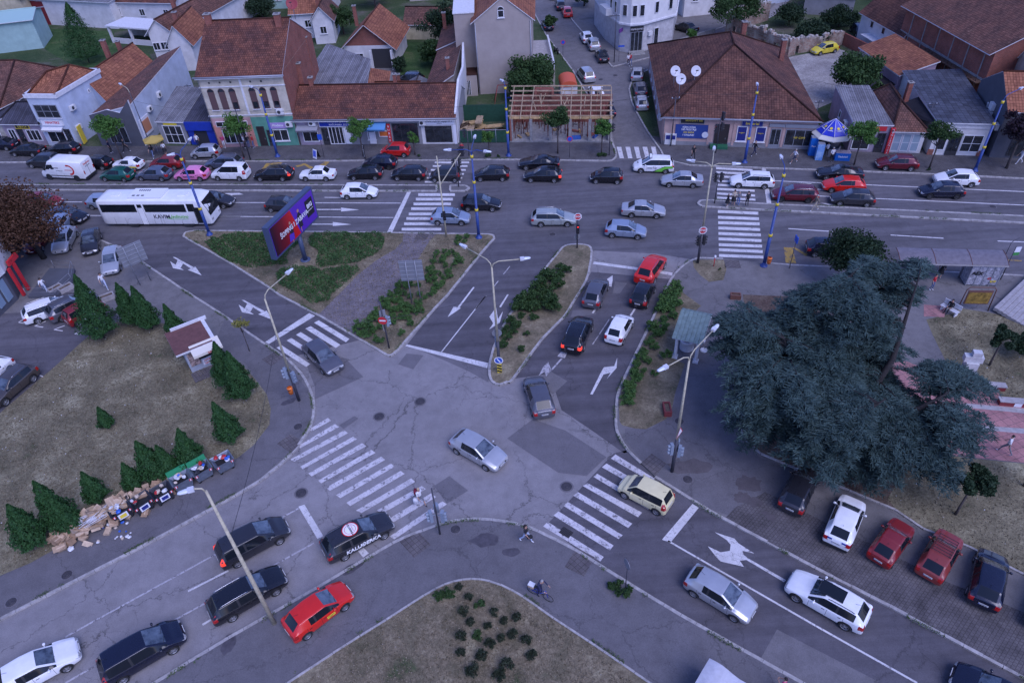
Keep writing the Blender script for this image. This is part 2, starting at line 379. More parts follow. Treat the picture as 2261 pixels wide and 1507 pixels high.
# ---- islands and blocks
triL=[(430,508.5),(520,509.3),(584,510),(700,511),(860,513),(960,515),(1080,516.5),(1089,518.5),(1091.5,525),(1062,558),(988,650),(940.7,700),(880,769),(868.6,780),(861,784),(855.3,782.7),(735.8,713.7),(708.8,697.8),(616.4,650),(600,637),(500,574.8),(415,527),(404.5,520.5),(409,512.4)]
slab('traffic_island',triL,LAWN2)
kerb(triL[:18],name='kerb');kerb(triL[17:]+[triL[0]],name='kerb')
sheet('brick_path',P_([(890,515),(930,515.2),(964.6,515.8),(950,530),(935.4,552),(908.8,597),(872,637),(818.6,693),(786,738),(736,713),(708.5,697.3),(704.4,693),(728.3,669),(792,605),(829,576),(872,550),(889,533)],K+.004),PAVP)
triM=curve([(1241,547),(1251.8,540.5),(1275,538.5),(1299.6,541.6),(1306.5,554.9),(1302,586.7),(1294,618.6),(1262,671.7),(1243.8,700),(1195.6,748.2),(1131.9,835.8),(1120.8,841),(1102,848),(1085,838.5),(1080.4,814.6),(1089,769.5),(1124,695.6),(1182.7,618.6),(1204,592),(1241,547)],2)
slab('traffic_island',triM,LAWN2);kerb(triM)
kC=curve([(1597,570.5),(1560,569),(1541,569.5),(1522.6,576),(1501.3,592),(1480,618.6),(1458.9,663.7),(1437,711),(1400,788),(1368,857),(1361.5,889),(1360.2,936.7),(1368,963),(1386.7,992.5),(1416,1021.7)],2)
kC2=[(1446.5,1050.5),(1564,1124.5),(1800,1252),(1964.6,1336),(2261,1494.5),(2500,1622)]
topC=[(2700,632),(2261,608),(2197,604.5),(1900,591),(1743,584),(1700.8,580.5),(1685,579.5)]
slab('park_block',kC+kC2+[(2900,1500),(2900,650)]+topC,CONC)
kerb(kC);kerb(kC2);kerb(topC)
kD=curve([(60,470),(120,500),(164.6,512),(223,530),(265.5,549.6),(313,577.4),(398,634.5),(493.8,695.6),(550,735),(609.7,774.8),(635,793),(664,822.6),(682.7,854.4),(692,884),(692,915.5),(682.7,944.7),(666.8,968.6),(643,1000),(571.8,1060.5),(454,1128),(286,1218.6),(134.5,1296),(0,1365),(-150,1440)],2)
slab('park_block',kD+[(-500,1200),(-700,500),(-200,470)],CONC);kerb(kD)
sheet('pavement',P_([(497,700),(609,777),(680,860),(688,915),(662,968),(640,998),(571,1058),(454,1125),(286,1215),(0,1361),(-200,1450),(-300,1300),(0,1255),(120,1190),(300,1090),(520,1000),(585,930),(590,870),(540,800),(470,770)],K+.004),ASP_P)
kE=curve([(250,1561),(339.7,1507),(504.5,1407),(700,1296),(865.7,1198.5),(933,1170),(986.8,1151.4),(1037,1144.6),(1087.7,1146.3),(1145,1156.4),(1188.6,1171.5),(1269.4,1212),(1312,1239),(1503.6,1356.6),(1773,1507),(1900,1578)],2)
slab('pavement',kE+[(1900,2200),(0,2200)],ASP_P);kerb(kE)
kE2=curve([(500,1590),(633.6,1507),(734.5,1440.6),(852.3,1366.6),(936.4,1312.8),(980,1289.3),(1020.5,1278.5),(1060.8,1277.5),(1104.5,1289.3),(1155,1316),(1222.3,1363.3),(1300,1414),(1436.4,1507),(1530,1570)],2)
sheet('lawn',P_(kE2+[(1500,2000),(500,2000)],K+.02),LAWN2)
kerb(kE2,h=K+.06,wd=0.12)
kF=[(-500,362),(-100,358.5),(186,356.5),(251,356),(700,354.5),(1000,352.5),(1084,351.3),(1126,351.4),(1235.8,353),(1340,354.4),(1353,353),(1360.6,345),(1358,329),(1346,300),(1342,268),(1300,213),(1264,154),(1205.8,77),(1170,10),(1140,-40)]
slab('town_block',kF+[(600,-330),(-1200,-300)],YARD);kerb(kF)
sheet('pavement',P_([(-500,361.5),(-100,358),(186,356),(700,354),(1126,351),(1340,354),(1352,352),(1360,345),(1358,329),(1345,312),(1126,314),(1020,316),(660,320),(170,323),(0,322),(-500,322)],K+.004),PAVN)
kG=[(2900,426),(2261,393),(2032.7,382.3),(1661,369),(1521.7,363.7),(1482,354.4),(1466,345),(1458,329),(1430,290),(1410,255),(1395,225),(1389,196.5),(1398,170),(1440,150),(1620,72),(1720,30)]
slab('town_block',kG+[(1900,-200),(3300,-120)],YARD);kerb(kG)
sheet('pavement',P_([(2900,424),(2261,391.5),(2032,381),(1661,367.5),(1522,362),(1484,353),(1468,344),(1461,329),(1440,300),(1470,305),(1790,320),(2030,330),(2200,340),(2900,370)],K+.004),PAVN)
sheet('gravel_yard',P_([(1724,130),(1800,115),(1850,108),(1905,125),(1890,200),(1840,225),(1780,250),(1740,190)],K+.004),GRAVEL)
kH=[(1700,20),(1500,95),(1440,125),(1352,147),(1314.6,103.5),(1264.6,45),(1200,-50)]
slab('town_block',kH+[(1400,-250),(1900,-200)],CONC);kerb(kH)
med=[(-700,408),(106,407.5),(500,407.5),(964.6,408.8),(964.6,420.8),(500,419.8),(114,418.5),(-700,420)]
slab('median_strip',med,PAVN);kerb(med,True,wd=0.25)
m2=[(993.8,409),(1028,409),(1036,414.5),(1028,420.8),(993.8,420.8)]
slab('median_strip',m2,CONC);kerb(m2,True,wd=0.25)
m3=[(1546.5,442),(1570,441.3),(1595,443),(1661,448),(2261,476.5),(2900,507),(2900,523),(2261,491),(1661,461),(1593,457.5),(1550,454.5),(1541,448.7)]
slab('median_strip',m3,CONC);kerb(m3,True,wd=0.25)
# surfaces inside the blocks
sheet('garden_lawn',P_([(862,95),(975,92),(985,178),(905,182),(870,150)],K+.004),GRASSG);sheet('garden_lawn',P_([(85,62),(250,70),(260,110),(330,120),(345,150),(170,150),(100,110)],K+.004),GRASSG);sheet('garden_path',P_([(820,120),(862,100),(880,190),(830,190)],K+.006),CONC)
sheet('lawn',P_([(-300,1000),(0,911),(82,841),(114,815),(202,735),(240,715),(300,700),(365,715),(385,760),(420,800),(480,805),(530,800),(563,836),(589,870),(598,902),(595,937),(560,982),(525,1010),(430,1050),(300,1110),(160,1190),(67,1242),(0,1270),(-300,1370)],K+.012),LAWN)
sheet('parking_lot',P_([(-300,900),(-200,700),(45,690),(120,640),(190,650),(225,668),(262,700),(202,737),(114,817),(82,843),(0,913),(-250,1010)],K+.008),ASP_D)
sheet('lawn',P_([(1480,622),(1500,640),(1548,675),(1520,700),(1495,720),(1486,790),(1512,803),(1500,840),(1490,870),(1484,900),(1470,925),(1426,947),(1400,945),(1374,938),(1368,930),(1366,889),(1373,857),(1405,788),(1442,711),(1463,664)],K+.008),LAWN2)
sheet('lawn',P_([(1530,575),(1550,573),(1598,573.5),(1604,595),(1597,618),(1565,622),(1545,606),(1532,590)],K+.008),LAWN2)
sheet('pavement',P_([(1500,720),(1560,690),(1625,700),(1700,800),(1640,900),(1620,960),(1680,1010),(1810,1054),(1700,1115),(1614,1139),(1570,1124),(1450,1050),(1420,1020),(1380,970),(1380,945),(1440,945),(1490,890)],K+.004),ASP_P)
sheet('cedar_bed',P_([(1655,880),(1640,905),(1634,930),(1637,950),(1645,968),(1680,1000),(1740,1025),(1810,1054),(1978,1124),(2038,1165),(2139,1205),(2261,1266),(2600,1430),(2600,1080),(2261,1023),(2117,1008),(2006,995),(1800,960),(1700,900)],K+.012),SOIL)
sheet('lawn',P_([(1960,1100),(1978,1124),(2038,1165),(2139,1205),(2261,1266),(2600,1430),(2600,1080),(2261,1023),(2117,1008),(2020,1000)],K+.02),LAWN)
kerb([(1665,860),(1655,880),(1640,905),(1634,930),(1637,950),(1645,968),(1680,1000),(1740,1025),(1810,1054),(1978,1124),(2038,1165),(2139,1205),(2261,1266),(2600,1430)],h=K+.08,wd=0.14)
sheet('parking_bricks',P_([(1603,1141),(1625,1118),(1640,1112),(1690,1085),(1776,1128),(1813,1148),(1917,1197),(1981,1229),(2089,1283),(2227,1336),(2500,1460),(2500,1618),(2261,1491),(1964,1333),(1800,1249),(1700,1197)],K+.008),PAVB)
sheet('red_plaza',P_([(1690,800),(1800,770),(1960,780),(2139,854),(2200,862),(2216,886),(2261,895),(2600,960),(2600,1080),(2261,1021),(2117,1006),(2006,993),(1800,958),(1700,900)],K+.008),PLAZA)
PALE=mat('pale_slabs',(0.33,0.31,0.31),0.8,var=0.2,world=True)
sheet('pale_stripe',P_([(2110,888),(2215,897),(2300,905),(2300,916),(2215,907),(2108,897)],K+.012),PALE)
sheet('pale_stripe',P_([(2138,937),(2300,948),(2300,960),(2142,946)],K+.012),PALE)
sheet('fountain_bed',P_([(2104,897),(2122,900),(2150,962),(2141,972),(2080,968),(2000,955),(1980,920),(2040,900)],K+.016),SOIL)
kerb([(2104,897),(2122,900),(2150,962),(2141,972),(2080,968),(2000,955)],h=K+.12,wd=0.12,m=PALE)
sheet('lawn',P_([(2045,705),(2110,690),(2120,680),(2185,690),(2261,708),(2600,800),(2600,950),(2261,890),(2218,884),(2202,860),(2140,850),(2090,800),(2060,740)],K+.008),LAWN)
sheet('lawn',P_([(1640,650),(1760,655),(1800,680),(1900,760),(1700,790),(1650,720)],K+.008),SOIL)
sheet('red_path',P_([(2040,672),(2090,676),(2085,700),(2040,698)],K+.012),PLAZA)
# tactile or slab ramps at the crossings
for q in(I_([(832,570),(965,515),(1045,600),(932,685)],K+.008),I_([(1922,745),(2000,620),(2120,680),(2050,808)],K+.008),F_([(1190,1400),(1275,1318),(1400,1400),(1310,1507)],K+.012),E_([(105,540),(215,475),(290,520),(185,595)],K+.01),E_([(232,1240),(345,1155),(440,1220),(350,1315)],K+.01),C_([(2068,1030),(2190,1035),(2210,1100),(2075,1095)],K+.008),B_([(1590,810),(1690,815),(1660,865),(1560,860)],K+.012)):
 sheet('crossing_ramp',q,SLAB)
# dark damp patches and covers
DAMP=mat('damp_patch',(0.07,0.062,0.07),0.6,var=0.3,world=True)
def blob(c,rx,ry,z,m,name='damp_patch',n=14,seed=1,rot=0):
 rr=random.Random(seed);pts=[]
 for k in range(n):
  a=2*math.pi*k/n;s=rr.uniform(0.75,1.15);x,y=rx*s*math.cos(a),ry*s*math.sin(a)
  pts.append((c.x+x*math.cos(rot)-y*math.sin(rot),c.y+x*math.sin(rot)+y*math.cos(rot),z))
 return sheet(name,pts,m)
blob(I_([(540,755)])[0],.85,.3,K+.008,DAMP,seed=2,rot=.6);blob(I_([(1400,575)])[0],1.0,.5,K+.008,DAMP,seed=3);blob(I_([(1580,655)])[0],.6,.35,K+.008,DAMP,seed=4)
blob(H_([(1505,1260)])[0],.4,.6,K+.008,DAMP,seed=5);blob(E_([(330,900)])[0],.6,.3,K+.01,DAMP,seed=6,rot=.5)
STAIN=asphalt('stained_pavement',(0.105,0.092,0.096),0.2,0.6,0.3)
[blob(L_([(x_,y_)])[0],r_,r_*.8,K+.016+i_*.003,STAIN,seed=8+i_,n=22)for i_,(x_,y_,r_)in enumerate(((270,210,.9),(230,300,.6),(310,330,.5),(420,430,.35),(380,400,.25)))];blob(F_([(1600,1440)])[0],1.6,.7,K+.01,STAIN,seed=9)
# ---- painted markings
def paint(name,quads,m=WHITE,z=0.016):
 b=MB()
 for q in quads:
  q=[(p[0],p[1],z)for p in q]
  a=sum(p[0]*r[1]-r[0]*p[1]for p,r in zip(q,q[1:]+q[:1]))
  b.face(q if a>0 else q[::-1],m)
 return struct(b.build(name))
def line(p,q,wd=0.12):
 d=(q-p).normalized();n=Vector((-d.y,d.x,0))*wd/2
 return[p+n,q+n,q-n,p-n]
def rows(ys,xl,xr,th,yr=None):
 o=[]
 for i,y in enumerate(ys):
  t=i/(len(ys)-1);a=xl[0]+(xl[1]-xl[0])*t;b=xr[0]+(xr[1]-xr[0])*t;y2=yr[i]if yr else y
  o.append(P_([(a,y-th/2),(b,y2-th/2),(b,y2+th/2),(a,y+th/2)]))
 return o
paint('zebra_crossing',rows([359,367,375.5,384.5,393,401.7],(960,938),(1036,1017),3.7))
paint('zebra_crossing',rows([430,440,450.5,461,472.6,482.7,494.3,506.3],(923.5,887),(1004.4,974.4),5.9))
paint('zebra_crossing',rows([371.7,380.4,389.8,399.5,408.3,417.3,427.4,436.7],(1581,1583.6),(1662,1668),4.4,[376,384.5,393.5,403,412,421.5,432,441]))
paint('zebra_crossing',rows([467,480,491.7,503.6,515.6,527.5,540.3,551.4,564],(1585,1587.6),(1674.3,1685.4),6.3,[471.2,483.2,494.6,507,519,531.5,543.7,555.6,568]))
paint('zebra_crossing',[P_([(a,324.6),(b,324.6),(d,349.8),(c,349.8)])for a,b,c,d in((1361.6,1371.7,1368.2,1377.5),(1381,1391,1387,1396.4),(1400,1410,1406,1415.5),(1418.7,1428.8,1425.3,1434.5),(1437.5,1447.3,1443,1452))])
paint('zebra_crossing',[E_(q)for q in([(540,235),(580,215),(835,370),(805,397)],[(468,285),(512,263),(760,418),(722,445)],[(390,335),(430,313),(685,470),(650,495)],[(312,382),(352,362),(600,522),(565,545)],[(228,443),(270,422),(510,578),(475,602)])],WHITE)
up=[E_([a,b])for a,b in(((655,1025),(683,1048)),((712,1075),(750,1100)),((790,1128),(825,1152)),((865,1180),(897,1203)),((940,1235),(975,1260)),((1015,1290),(1053,1315)),((1098,1347),(1133,1373)),((1180,1405),(1212,1430)),((1260,1465),(1295,1490)))]
up+=[I_([a,b])for a,b in(((915,165),(942,188)),((985,215),(1012,235)),((1045,263),(1080,288)),((1120,315),(1150,335)))]
lo=[E_([a,b])for a,b in(((500,1120),(520,1138)),((415,1255),(425,1277)),((345,1370),(370,1392)))]
lo+=[I_([a,b])for a,b in(((188,88),(203,105)),((240,133),(262,152)),((305,180),(325,198)),((357,226),(382,247)),((423,275),(450,295)),((490,325),(515,347)),((553,376),(590,392)),((690,375),(722,398)),((740,448),(770,470)),((775,545),(805,565)))]
paint('zebra_crossing',[[a[0],a[1],c[1],c[0]]for a,c in zip(up,lo)],CREAMP)
paint('zebra_crossing',[J_(q)for q in([(740,35),(770,8),(1030,168),(990,180)],[(680,92),(712,68),(1000,235),(970,255)],[(625,155),(650,135),(1010,345),(985,370)],[(555,215),(585,195),(945,390),(918,420)],[(493,278),(523,255),(880,462),(853,490)],[(428,345),(458,320),(817,538),(790,563)],[(362,408),(397,382),(757,605),(733,637)],[(295,480),(325,450),(693,680),(670,710)])],CREAMP)
paint('stop_line',[E_([(135,395),(500,155),(550,178),(165,412)])])
paint('stop_line',[J_([(1075,567),(1275,332),(1317,357),(1130,587)])])
paint('stop_line',[I_([(175,350),(215,337),(340,545),(300,562)]),I_([(565,640),(600,618),(638,655),(600,685)])])
paint('stop_line',[E_([(1300,430),(1315,415),(1990,570),(1980,612)])])
paint('stop_line',[C_([(975,1065),(985,1045),(1350,1095),(1355,1118)]),C_([(1500,1137),(1510,1118),(1638,1138),(1635,1163)])])
paint('stop_line',[B_([(1505,462),(1537,462),(1380,800),(1337,800)])])
paint('stop_line',[D_([(78,268),(112,268),(158,560),(120,560)])])
def pl(name,f,*ls,wd=0.12,m=WHITE):
 paint(name,[line(*f([a,b]),wd)for a,b in ls],m)
pl('lane_line',J_,((1115,575),(2081,1130)),((2081,1130),(2750,1507)))
pl('lane_line',H_,((430,1205),(1430,655)),((1430,655),(1960,362)),((430,1507),(1145,1095)),((1145,1095),(2060,590)),m=FADED)
pl('lane_line',H_,((1235,905),(1500,770)),((1330,1125),(1405,1080)),wd=0.14)
pl('lane_line',E_,((1600,478),(1970,10)),wd=0.1)
pl('lane_line',C_,((285,1085),(232,1150)),((190,1205),(155,1250)),((85,1330),(0,1440)),wd=0.1,m=FADED)
pl('lane_line',F_,((785,415),(925,205)),wd=0.09,m=FADED)
pl('lane_line',F_,((1100,178),(1138,118)),((785,155),(812,118)),wd=0.16)
pl('lane_line',A_,((505,550),(685,550)),((745,663),(2000,670)),wd=0.14)
pl('lane_line',P_,((506,447.3),(885,448.7)),((482,477.9),(869,480.5)),((716,436),(762,436.5)),wd=0.14)
pl('lane_line',D_,((120,372),(2261,465)),((2261,465),(3500,520)),((530,500),(2261,577)),((2261,577),(3500,632)),wd=0.16)
pl('lane_line',D_,((300,772),(722,800)),((1150,825),(1590,852)),((2040,875),(2400,888)),wd=0.16)
def arrow(f,*polys,m=WHITE):paint('lane_arrow',[f(p)for p in polys],m)
arrow(L_,[(50,518),(180,560),(205,590),(310,658),(232,640),(240,665),(268,690),(258,700),(215,705),(243,745),(90,710),(60,680),(5,610),(90,650),(150,640),(155,600),(130,570)],[(268,688),(258,700),(505,845),(518,832)])
arrow(F_,[(765,828),(785,832),(875,665),(935,650),(905,700),(985,610),(990,525),(965,595),(880,605),(858,640)])
arrow(F_,[(335,680),(385,640),(400,680),(445,630),(415,560),(375,600)],[(490,515),(555,530),(575,480),(530,468)],[(440,622),(452,628),(535,535),(522,530)],m=FADED)
arrow(C_,[(1105,1250),(1095,1190),(1140,1160),(1140,1200),(1130,1255)])
arrow(B_,[(1890,1420),(1950,1432),(1840,1507)],[(2052,1256),(2064,1260),(1938,1428),(1922,1424)])
arrow(E_,[(2080,103),(2094,108),(2160,0),(2146,0)],[(1998,185),(2055,108),(2070,205),(2112,138),(2085,235),(1998,290),(2030,240)])
for ox,oy,s in((0,0,1),(573,357,1.1)):
 T=lambda q:[(1437+ox+(a-1437)*s,1008+oy+(b_-1008)*s)for a,b_ in q]
 arrow(A_,T([(1437,1008),(1455,1008),(1610,1092),(1588,1103)]),T([(1478,1035),(1525,1060),(1503,1097),(1460,1075)]),T([(1415,1043),(1530,1117),(1440,1100)]),T([(1562,1115),(1625,1088),(1677,1160)]))
arrow(B_,[(745,609),(958,609),(958,617),(745,617)],[(953,598),(1105,615),(953,630)]);arrow(B_,[(690,731),(888,731),(888,739),(690,739)],[(885,717),(1040,737),(885,750)])
arrow(A_,[(1870,478),(1990,475),(2025,488),(1940,492),(1900,512)]);arrow(D_,[(530,440),(600,446),(600,452),(530,448)],[(565,557),(680,572),(640,576)])
paint('bus_bay_marking',[B_([(290,280),(330,230),(470,220),(440,252)]),B_([(575,250),(650,228),(735,268),(700,280),(650,245),(590,262)]),B_([(770,247),(820,215),(860,215),(825,250)]),D_([(262,925),(335,930),(365,1060),(278,1055)]),D_([(335,930),(350,925),(460,985),(445,1000)]),D_([(1640,1000),(2240,1035),(2240,1043),(1640,1010)])],YELP)
paint('parking_bay_line',[line(*Z(0,650,3.7667,q,K),0.1)for q in([(155,232),(218,195)],[(155,232),(205,240)],[(288,262),(382,222)],[(288,262),(360,272)],[(450,292),(540,258)],[(450,292),(522,303)],[(622,326),(745,275)],[(622,326),(670,334)],[(330,672),(360,684)])],WHITE,K+.016)
IRON=mat('cast_iron',(0.045,0.04,0.045),0.6,var=0.3,vs=14)
def manhole(p,r=0.36,z=0.018):
 b=MB();b.lathe([(0,0.012),(r*.3,0.012),(r*.32,0.004),(r*.38,0.004),(r*.4,0.012),(r*.7,0.012),(r*.72,0.004),(r*.78,0.004),(r*.8,0.012),(r,0.012),(r,-0.01)],IRON,n=20)
 b.lathe([(r*1.02,0.004),(r*1.3,0.001)],ASP_X,n=20)
 o=b.build('manhole_cover',loc=(p.x,p.y,z));o['kind']='structure';return o
for q in E_([(1423,890),(1082,1015)])+H_([(1977,262)])+J_([(449,220)]):manhole(q)
for q in E_([(410,1108)])+I_([(1207,507)])+J_([(1242,180)])+H_([(445,805),(80,985)])+F_([(1505,1062)]):manhole(q,0.3,K+.02)
for q in D_([(2000,590)])+C_([(640,820)])+Z(1150,0,3.7667,[(665,662),(785,628)]):manhole(q,0.3)
b=MB();q=J_([(445,520)])[0]
for k in range(8):b.box((q.x+(k-3.5)*.09*.75,q.y+(k-3.5)*-.09*.66,.03),(.04,.5,.03),IRON,rz=R(-40))
b.box((q.x,q.y,.014),(.75,.55,.02),mat('black_hole',(.01,.01,.01)),rz=R(-40));struct(b.build('drain_grate'))
# ================================================================ vehicles
def paintc(name,c,metal=0.25,rough=0.32,dirt=0.12):
 """car paint with seams of the doors drawn from the body's own coordinates"""
 m,N,b=newmat('paint_'+name,rough,0.5)
 b.inputs['Metallic'].default_value=metal;b.inputs['Coat Weight'].default_value=0.6;b.inputs['Coat Roughness'].default_value=0.06
 o=N.new('TexCoord').outputs['Object'];s=N.new('SeparateXYZ');N.l.new(o,s.inputs[0]);x,y,z=s.outputs
 f=None
 for c0 in(0.78,-0.22,-1.12):
  d=N.math('ABSOLUTE',N.math('SUBTRACT',x,c0));k=N.math('LESS_THAN',d,0.011)
  f=k if f is None else N.math('MAXIMUM',f,k)
 f=N.math('MULTIPLY',f,N.math('GREATER_THAN',N.math('ABSOLUTE',y),0.66));f=N.math('MULTIPLY',f,N.math('MULTIPLY',N.math('GREATER_THAN',z,0.34),N.math('LESS_THAN',z,0.95)))
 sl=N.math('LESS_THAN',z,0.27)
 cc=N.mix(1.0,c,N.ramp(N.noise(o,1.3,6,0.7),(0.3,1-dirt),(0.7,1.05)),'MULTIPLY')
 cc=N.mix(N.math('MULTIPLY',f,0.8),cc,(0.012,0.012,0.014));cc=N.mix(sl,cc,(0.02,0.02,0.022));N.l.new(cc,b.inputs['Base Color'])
 N.l.new(N.ramp(N.noise(o,2.0,5,0.6),(0.3,rough),(0.7,rough+0.1)),b.inputs['Roughness'])
 return m
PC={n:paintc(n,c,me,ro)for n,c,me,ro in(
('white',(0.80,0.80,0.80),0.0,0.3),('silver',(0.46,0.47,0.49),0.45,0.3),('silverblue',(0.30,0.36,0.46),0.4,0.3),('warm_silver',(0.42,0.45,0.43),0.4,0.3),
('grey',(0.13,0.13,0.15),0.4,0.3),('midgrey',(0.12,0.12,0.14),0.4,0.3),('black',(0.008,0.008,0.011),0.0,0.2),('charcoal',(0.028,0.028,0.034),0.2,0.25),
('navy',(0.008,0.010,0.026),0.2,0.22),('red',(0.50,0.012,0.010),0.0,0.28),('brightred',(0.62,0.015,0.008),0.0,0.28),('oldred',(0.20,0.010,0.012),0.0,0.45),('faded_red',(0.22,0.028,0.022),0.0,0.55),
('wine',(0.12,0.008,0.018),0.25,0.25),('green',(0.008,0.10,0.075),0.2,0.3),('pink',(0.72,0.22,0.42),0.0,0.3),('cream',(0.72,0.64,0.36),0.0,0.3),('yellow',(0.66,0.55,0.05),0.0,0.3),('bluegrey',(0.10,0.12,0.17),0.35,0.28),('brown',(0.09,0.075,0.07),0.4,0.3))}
GLASS=mat('car_glass',(0.010,0.013,0.017),0.06,spec=0.4)
WSHIELD=mat('windscreen_glass',(0.06,0.075,0.09),0.05,spec=1.0,coat=1.0,var=0.8,vs=2.0)  # base colour lightened to paint in pale bluish reflections on the windscreens
TYRE=mat('tyre_rubber',(0.012,0.012,0.013),0.85);RIM=mat('rim_alloy',(0.38,0.38,0.40),0.35,metal=0.7);RIMD=mat('rim_dark',(0.05,0.05,0.055),0.5,metal=0.4)
BLK=mat('black_plastic',(0.018,0.018,0.02),0.6);HEADL=mat('headlamp_glass',(0.38,0.38,0.38),0.12,spec=0.8,coat=1.0,var=0.25,vs=9);TAILL=mat('tail_lamp_red',(0.35,0.008,0.008),0.18,coat=0.8)
TAILON=mat('tail_lamp_lit',(1.0,0.06,0.03),0.3,emit=.5);PLATE=mat('number_plate',(0.62,0.62,0.62),0.5);CHROME=mat('chrome',(0.5,0.5,0.52),0.2,metal=1.0);PLATEB=mat('plate_letters',(0.03,0.03,0.04),0.6);PLATEU=mat('plate_blue',(0.02,0.06,0.3),0.5)
def subsurf_eval(me,lvl,bools=()):
 o=bpy.data.objects.new('tmp',me);COL.objects.link(o);cut=[]
 if lvl:
  s=o.modifiers.new('s','SUBSURF');s.levels=lvl;s.render_levels=lvl
 for bm_ in bools:
  c=bpy.data.objects.new('cut',bm_);COL.objects.link(c);cut.append(c)
  q=o.modifiers.new('b','BOOLEAN');q.object=c;q.operation='DIFFERENCE';q.solver='EXACT'
 dg=bpy.context.evaluated_depsgraph_get();r=bpy.data.meshes.new_from_object(o.evaluated_get(dg))
 bpy.data.objects.remove(o)
 for c in cut:bpy.data.objects.remove(c)
 return r
def split_mesh(me,classify,names):
 """pieces of one mesh by face class -> dict name: mesh"""
 out={}
 cls=[classify(p)for p in me.polygons]
 for nm in names:
  fs=[p for p,c in zip(me.polygons,cls)if c==nm]
  if not fs:continue
  vm={};V=[];Fc=[];MI=[]
  for p in fs:
   q=[]
   for v in p.vertices:
    if v not in vm:vm[v]=len(V);V.append(me.vertices[v].co[:])
    q.append(vm[v])
   Fc.append(q);MI.append(p.material_index)
  m2=bpy.data.meshes.new(nm);m2.from_pydata(V,[],Fc)
  m2.polygons.foreach_set('use_smooth',[True]*len(Fc));m2.update();out[nm]=m2
 return out
CT={} # car types: lengths in metres
def ctype(name,L,W,H,wb,fo,cowl,rf,rr,rg,zb,hz,nose=0.62,tail=None,dk=None,wr=0.31,doors=4,box=0.0,wt=0.70,rails=False,last=None):
 CT[name]=dict(L=L,W=W,H=H,wb=wb,fo=fo,cowl=cowl,rf=rf,rr=rr,rg=rg,zb=zb,hz=hz,nose=nose,tail=tail,dk=dk,wr=wr,doors=doors,box=box,wt=wt,rails=rails,last=last)
#      name       L     W     H     wb    fo    cowl  rf    rr    rg    zb    hz
ctype('hatch',4.05,1.70,1.46,2.49,0.80,1.02,1.78,3.42,3.86,0.93,0.92)
ctype('compact',4.25,1.76,1.47,2.60,0.86,1.12,1.92,3.55,4.02,0.93,0.92)
ctype('small',3.60,1.62,1.50,2.34,0.68,0.80,1.45,3.12,3.46,0.94,0.94)
ctype('tall',3.55,1.60,1.58,2.30,0.66,0.78,1.35,3.22,3.46,0.98,0.96,box=.4)
ctype('sedan',4.48,1.73,1.43,2.53,0.88,1.18,1.98,3.15,3.80,0.92,0.90,dk=0.97)
ctype('old_sedan',4.15,1.62,1.42,2.42,0.80,1.20,1.80,2.95,3.45,0.90,0.86,dk=0.92,box=.8,nose=.70)
ctype('coupe',4.72,1.85,1.39,2.74,0.90,1.38,2.20,3.25,4.15,0.93,0.90,dk=0.98,wr=.33,doors=2)
ctype('estate',4.58,1.77,1.48,2.68,0.88,1.18,1.98,4.02,4.42,0.94,0.92,rails=True,wr=.32)
ctype('suv',4.42,1.82,1.66,2.62,0.86,1.15,1.90,3.80,4.20,1.06,1.04,rails=True,wr=.35,nose=.74)
ctype('crossover',4.45,1.80,1.54,2.76,0.80,1.32,2.10,3.85,4.28,1.00,0.98,rails=True,wr=.35,nose=.70)
ctype('mpv',4.50,1.82,1.64,2.72,0.88,0.95,1.85,4.05,4.38,1.00,0.98,wr=.32)
ctype('old_hatch',3.65,1.55,1.38,2.30,0.70,1.05,1.60,2.95,3.45,0.88,0.84,box=.9,wr=.28,nose=.70)
ctype('box_hatch',3.85,1.62,1.40,2.45,0.72,1.05,1.65,3.25,3.72,0.89,0.85,box=.8,wr=.29,nose=.68)
ctype('van',4.40,1.79,1.82,2.68,0.87,0.95,1.70,4.15,4.34,1.10,1.02,box=.8,wr=.32,nose=.74)
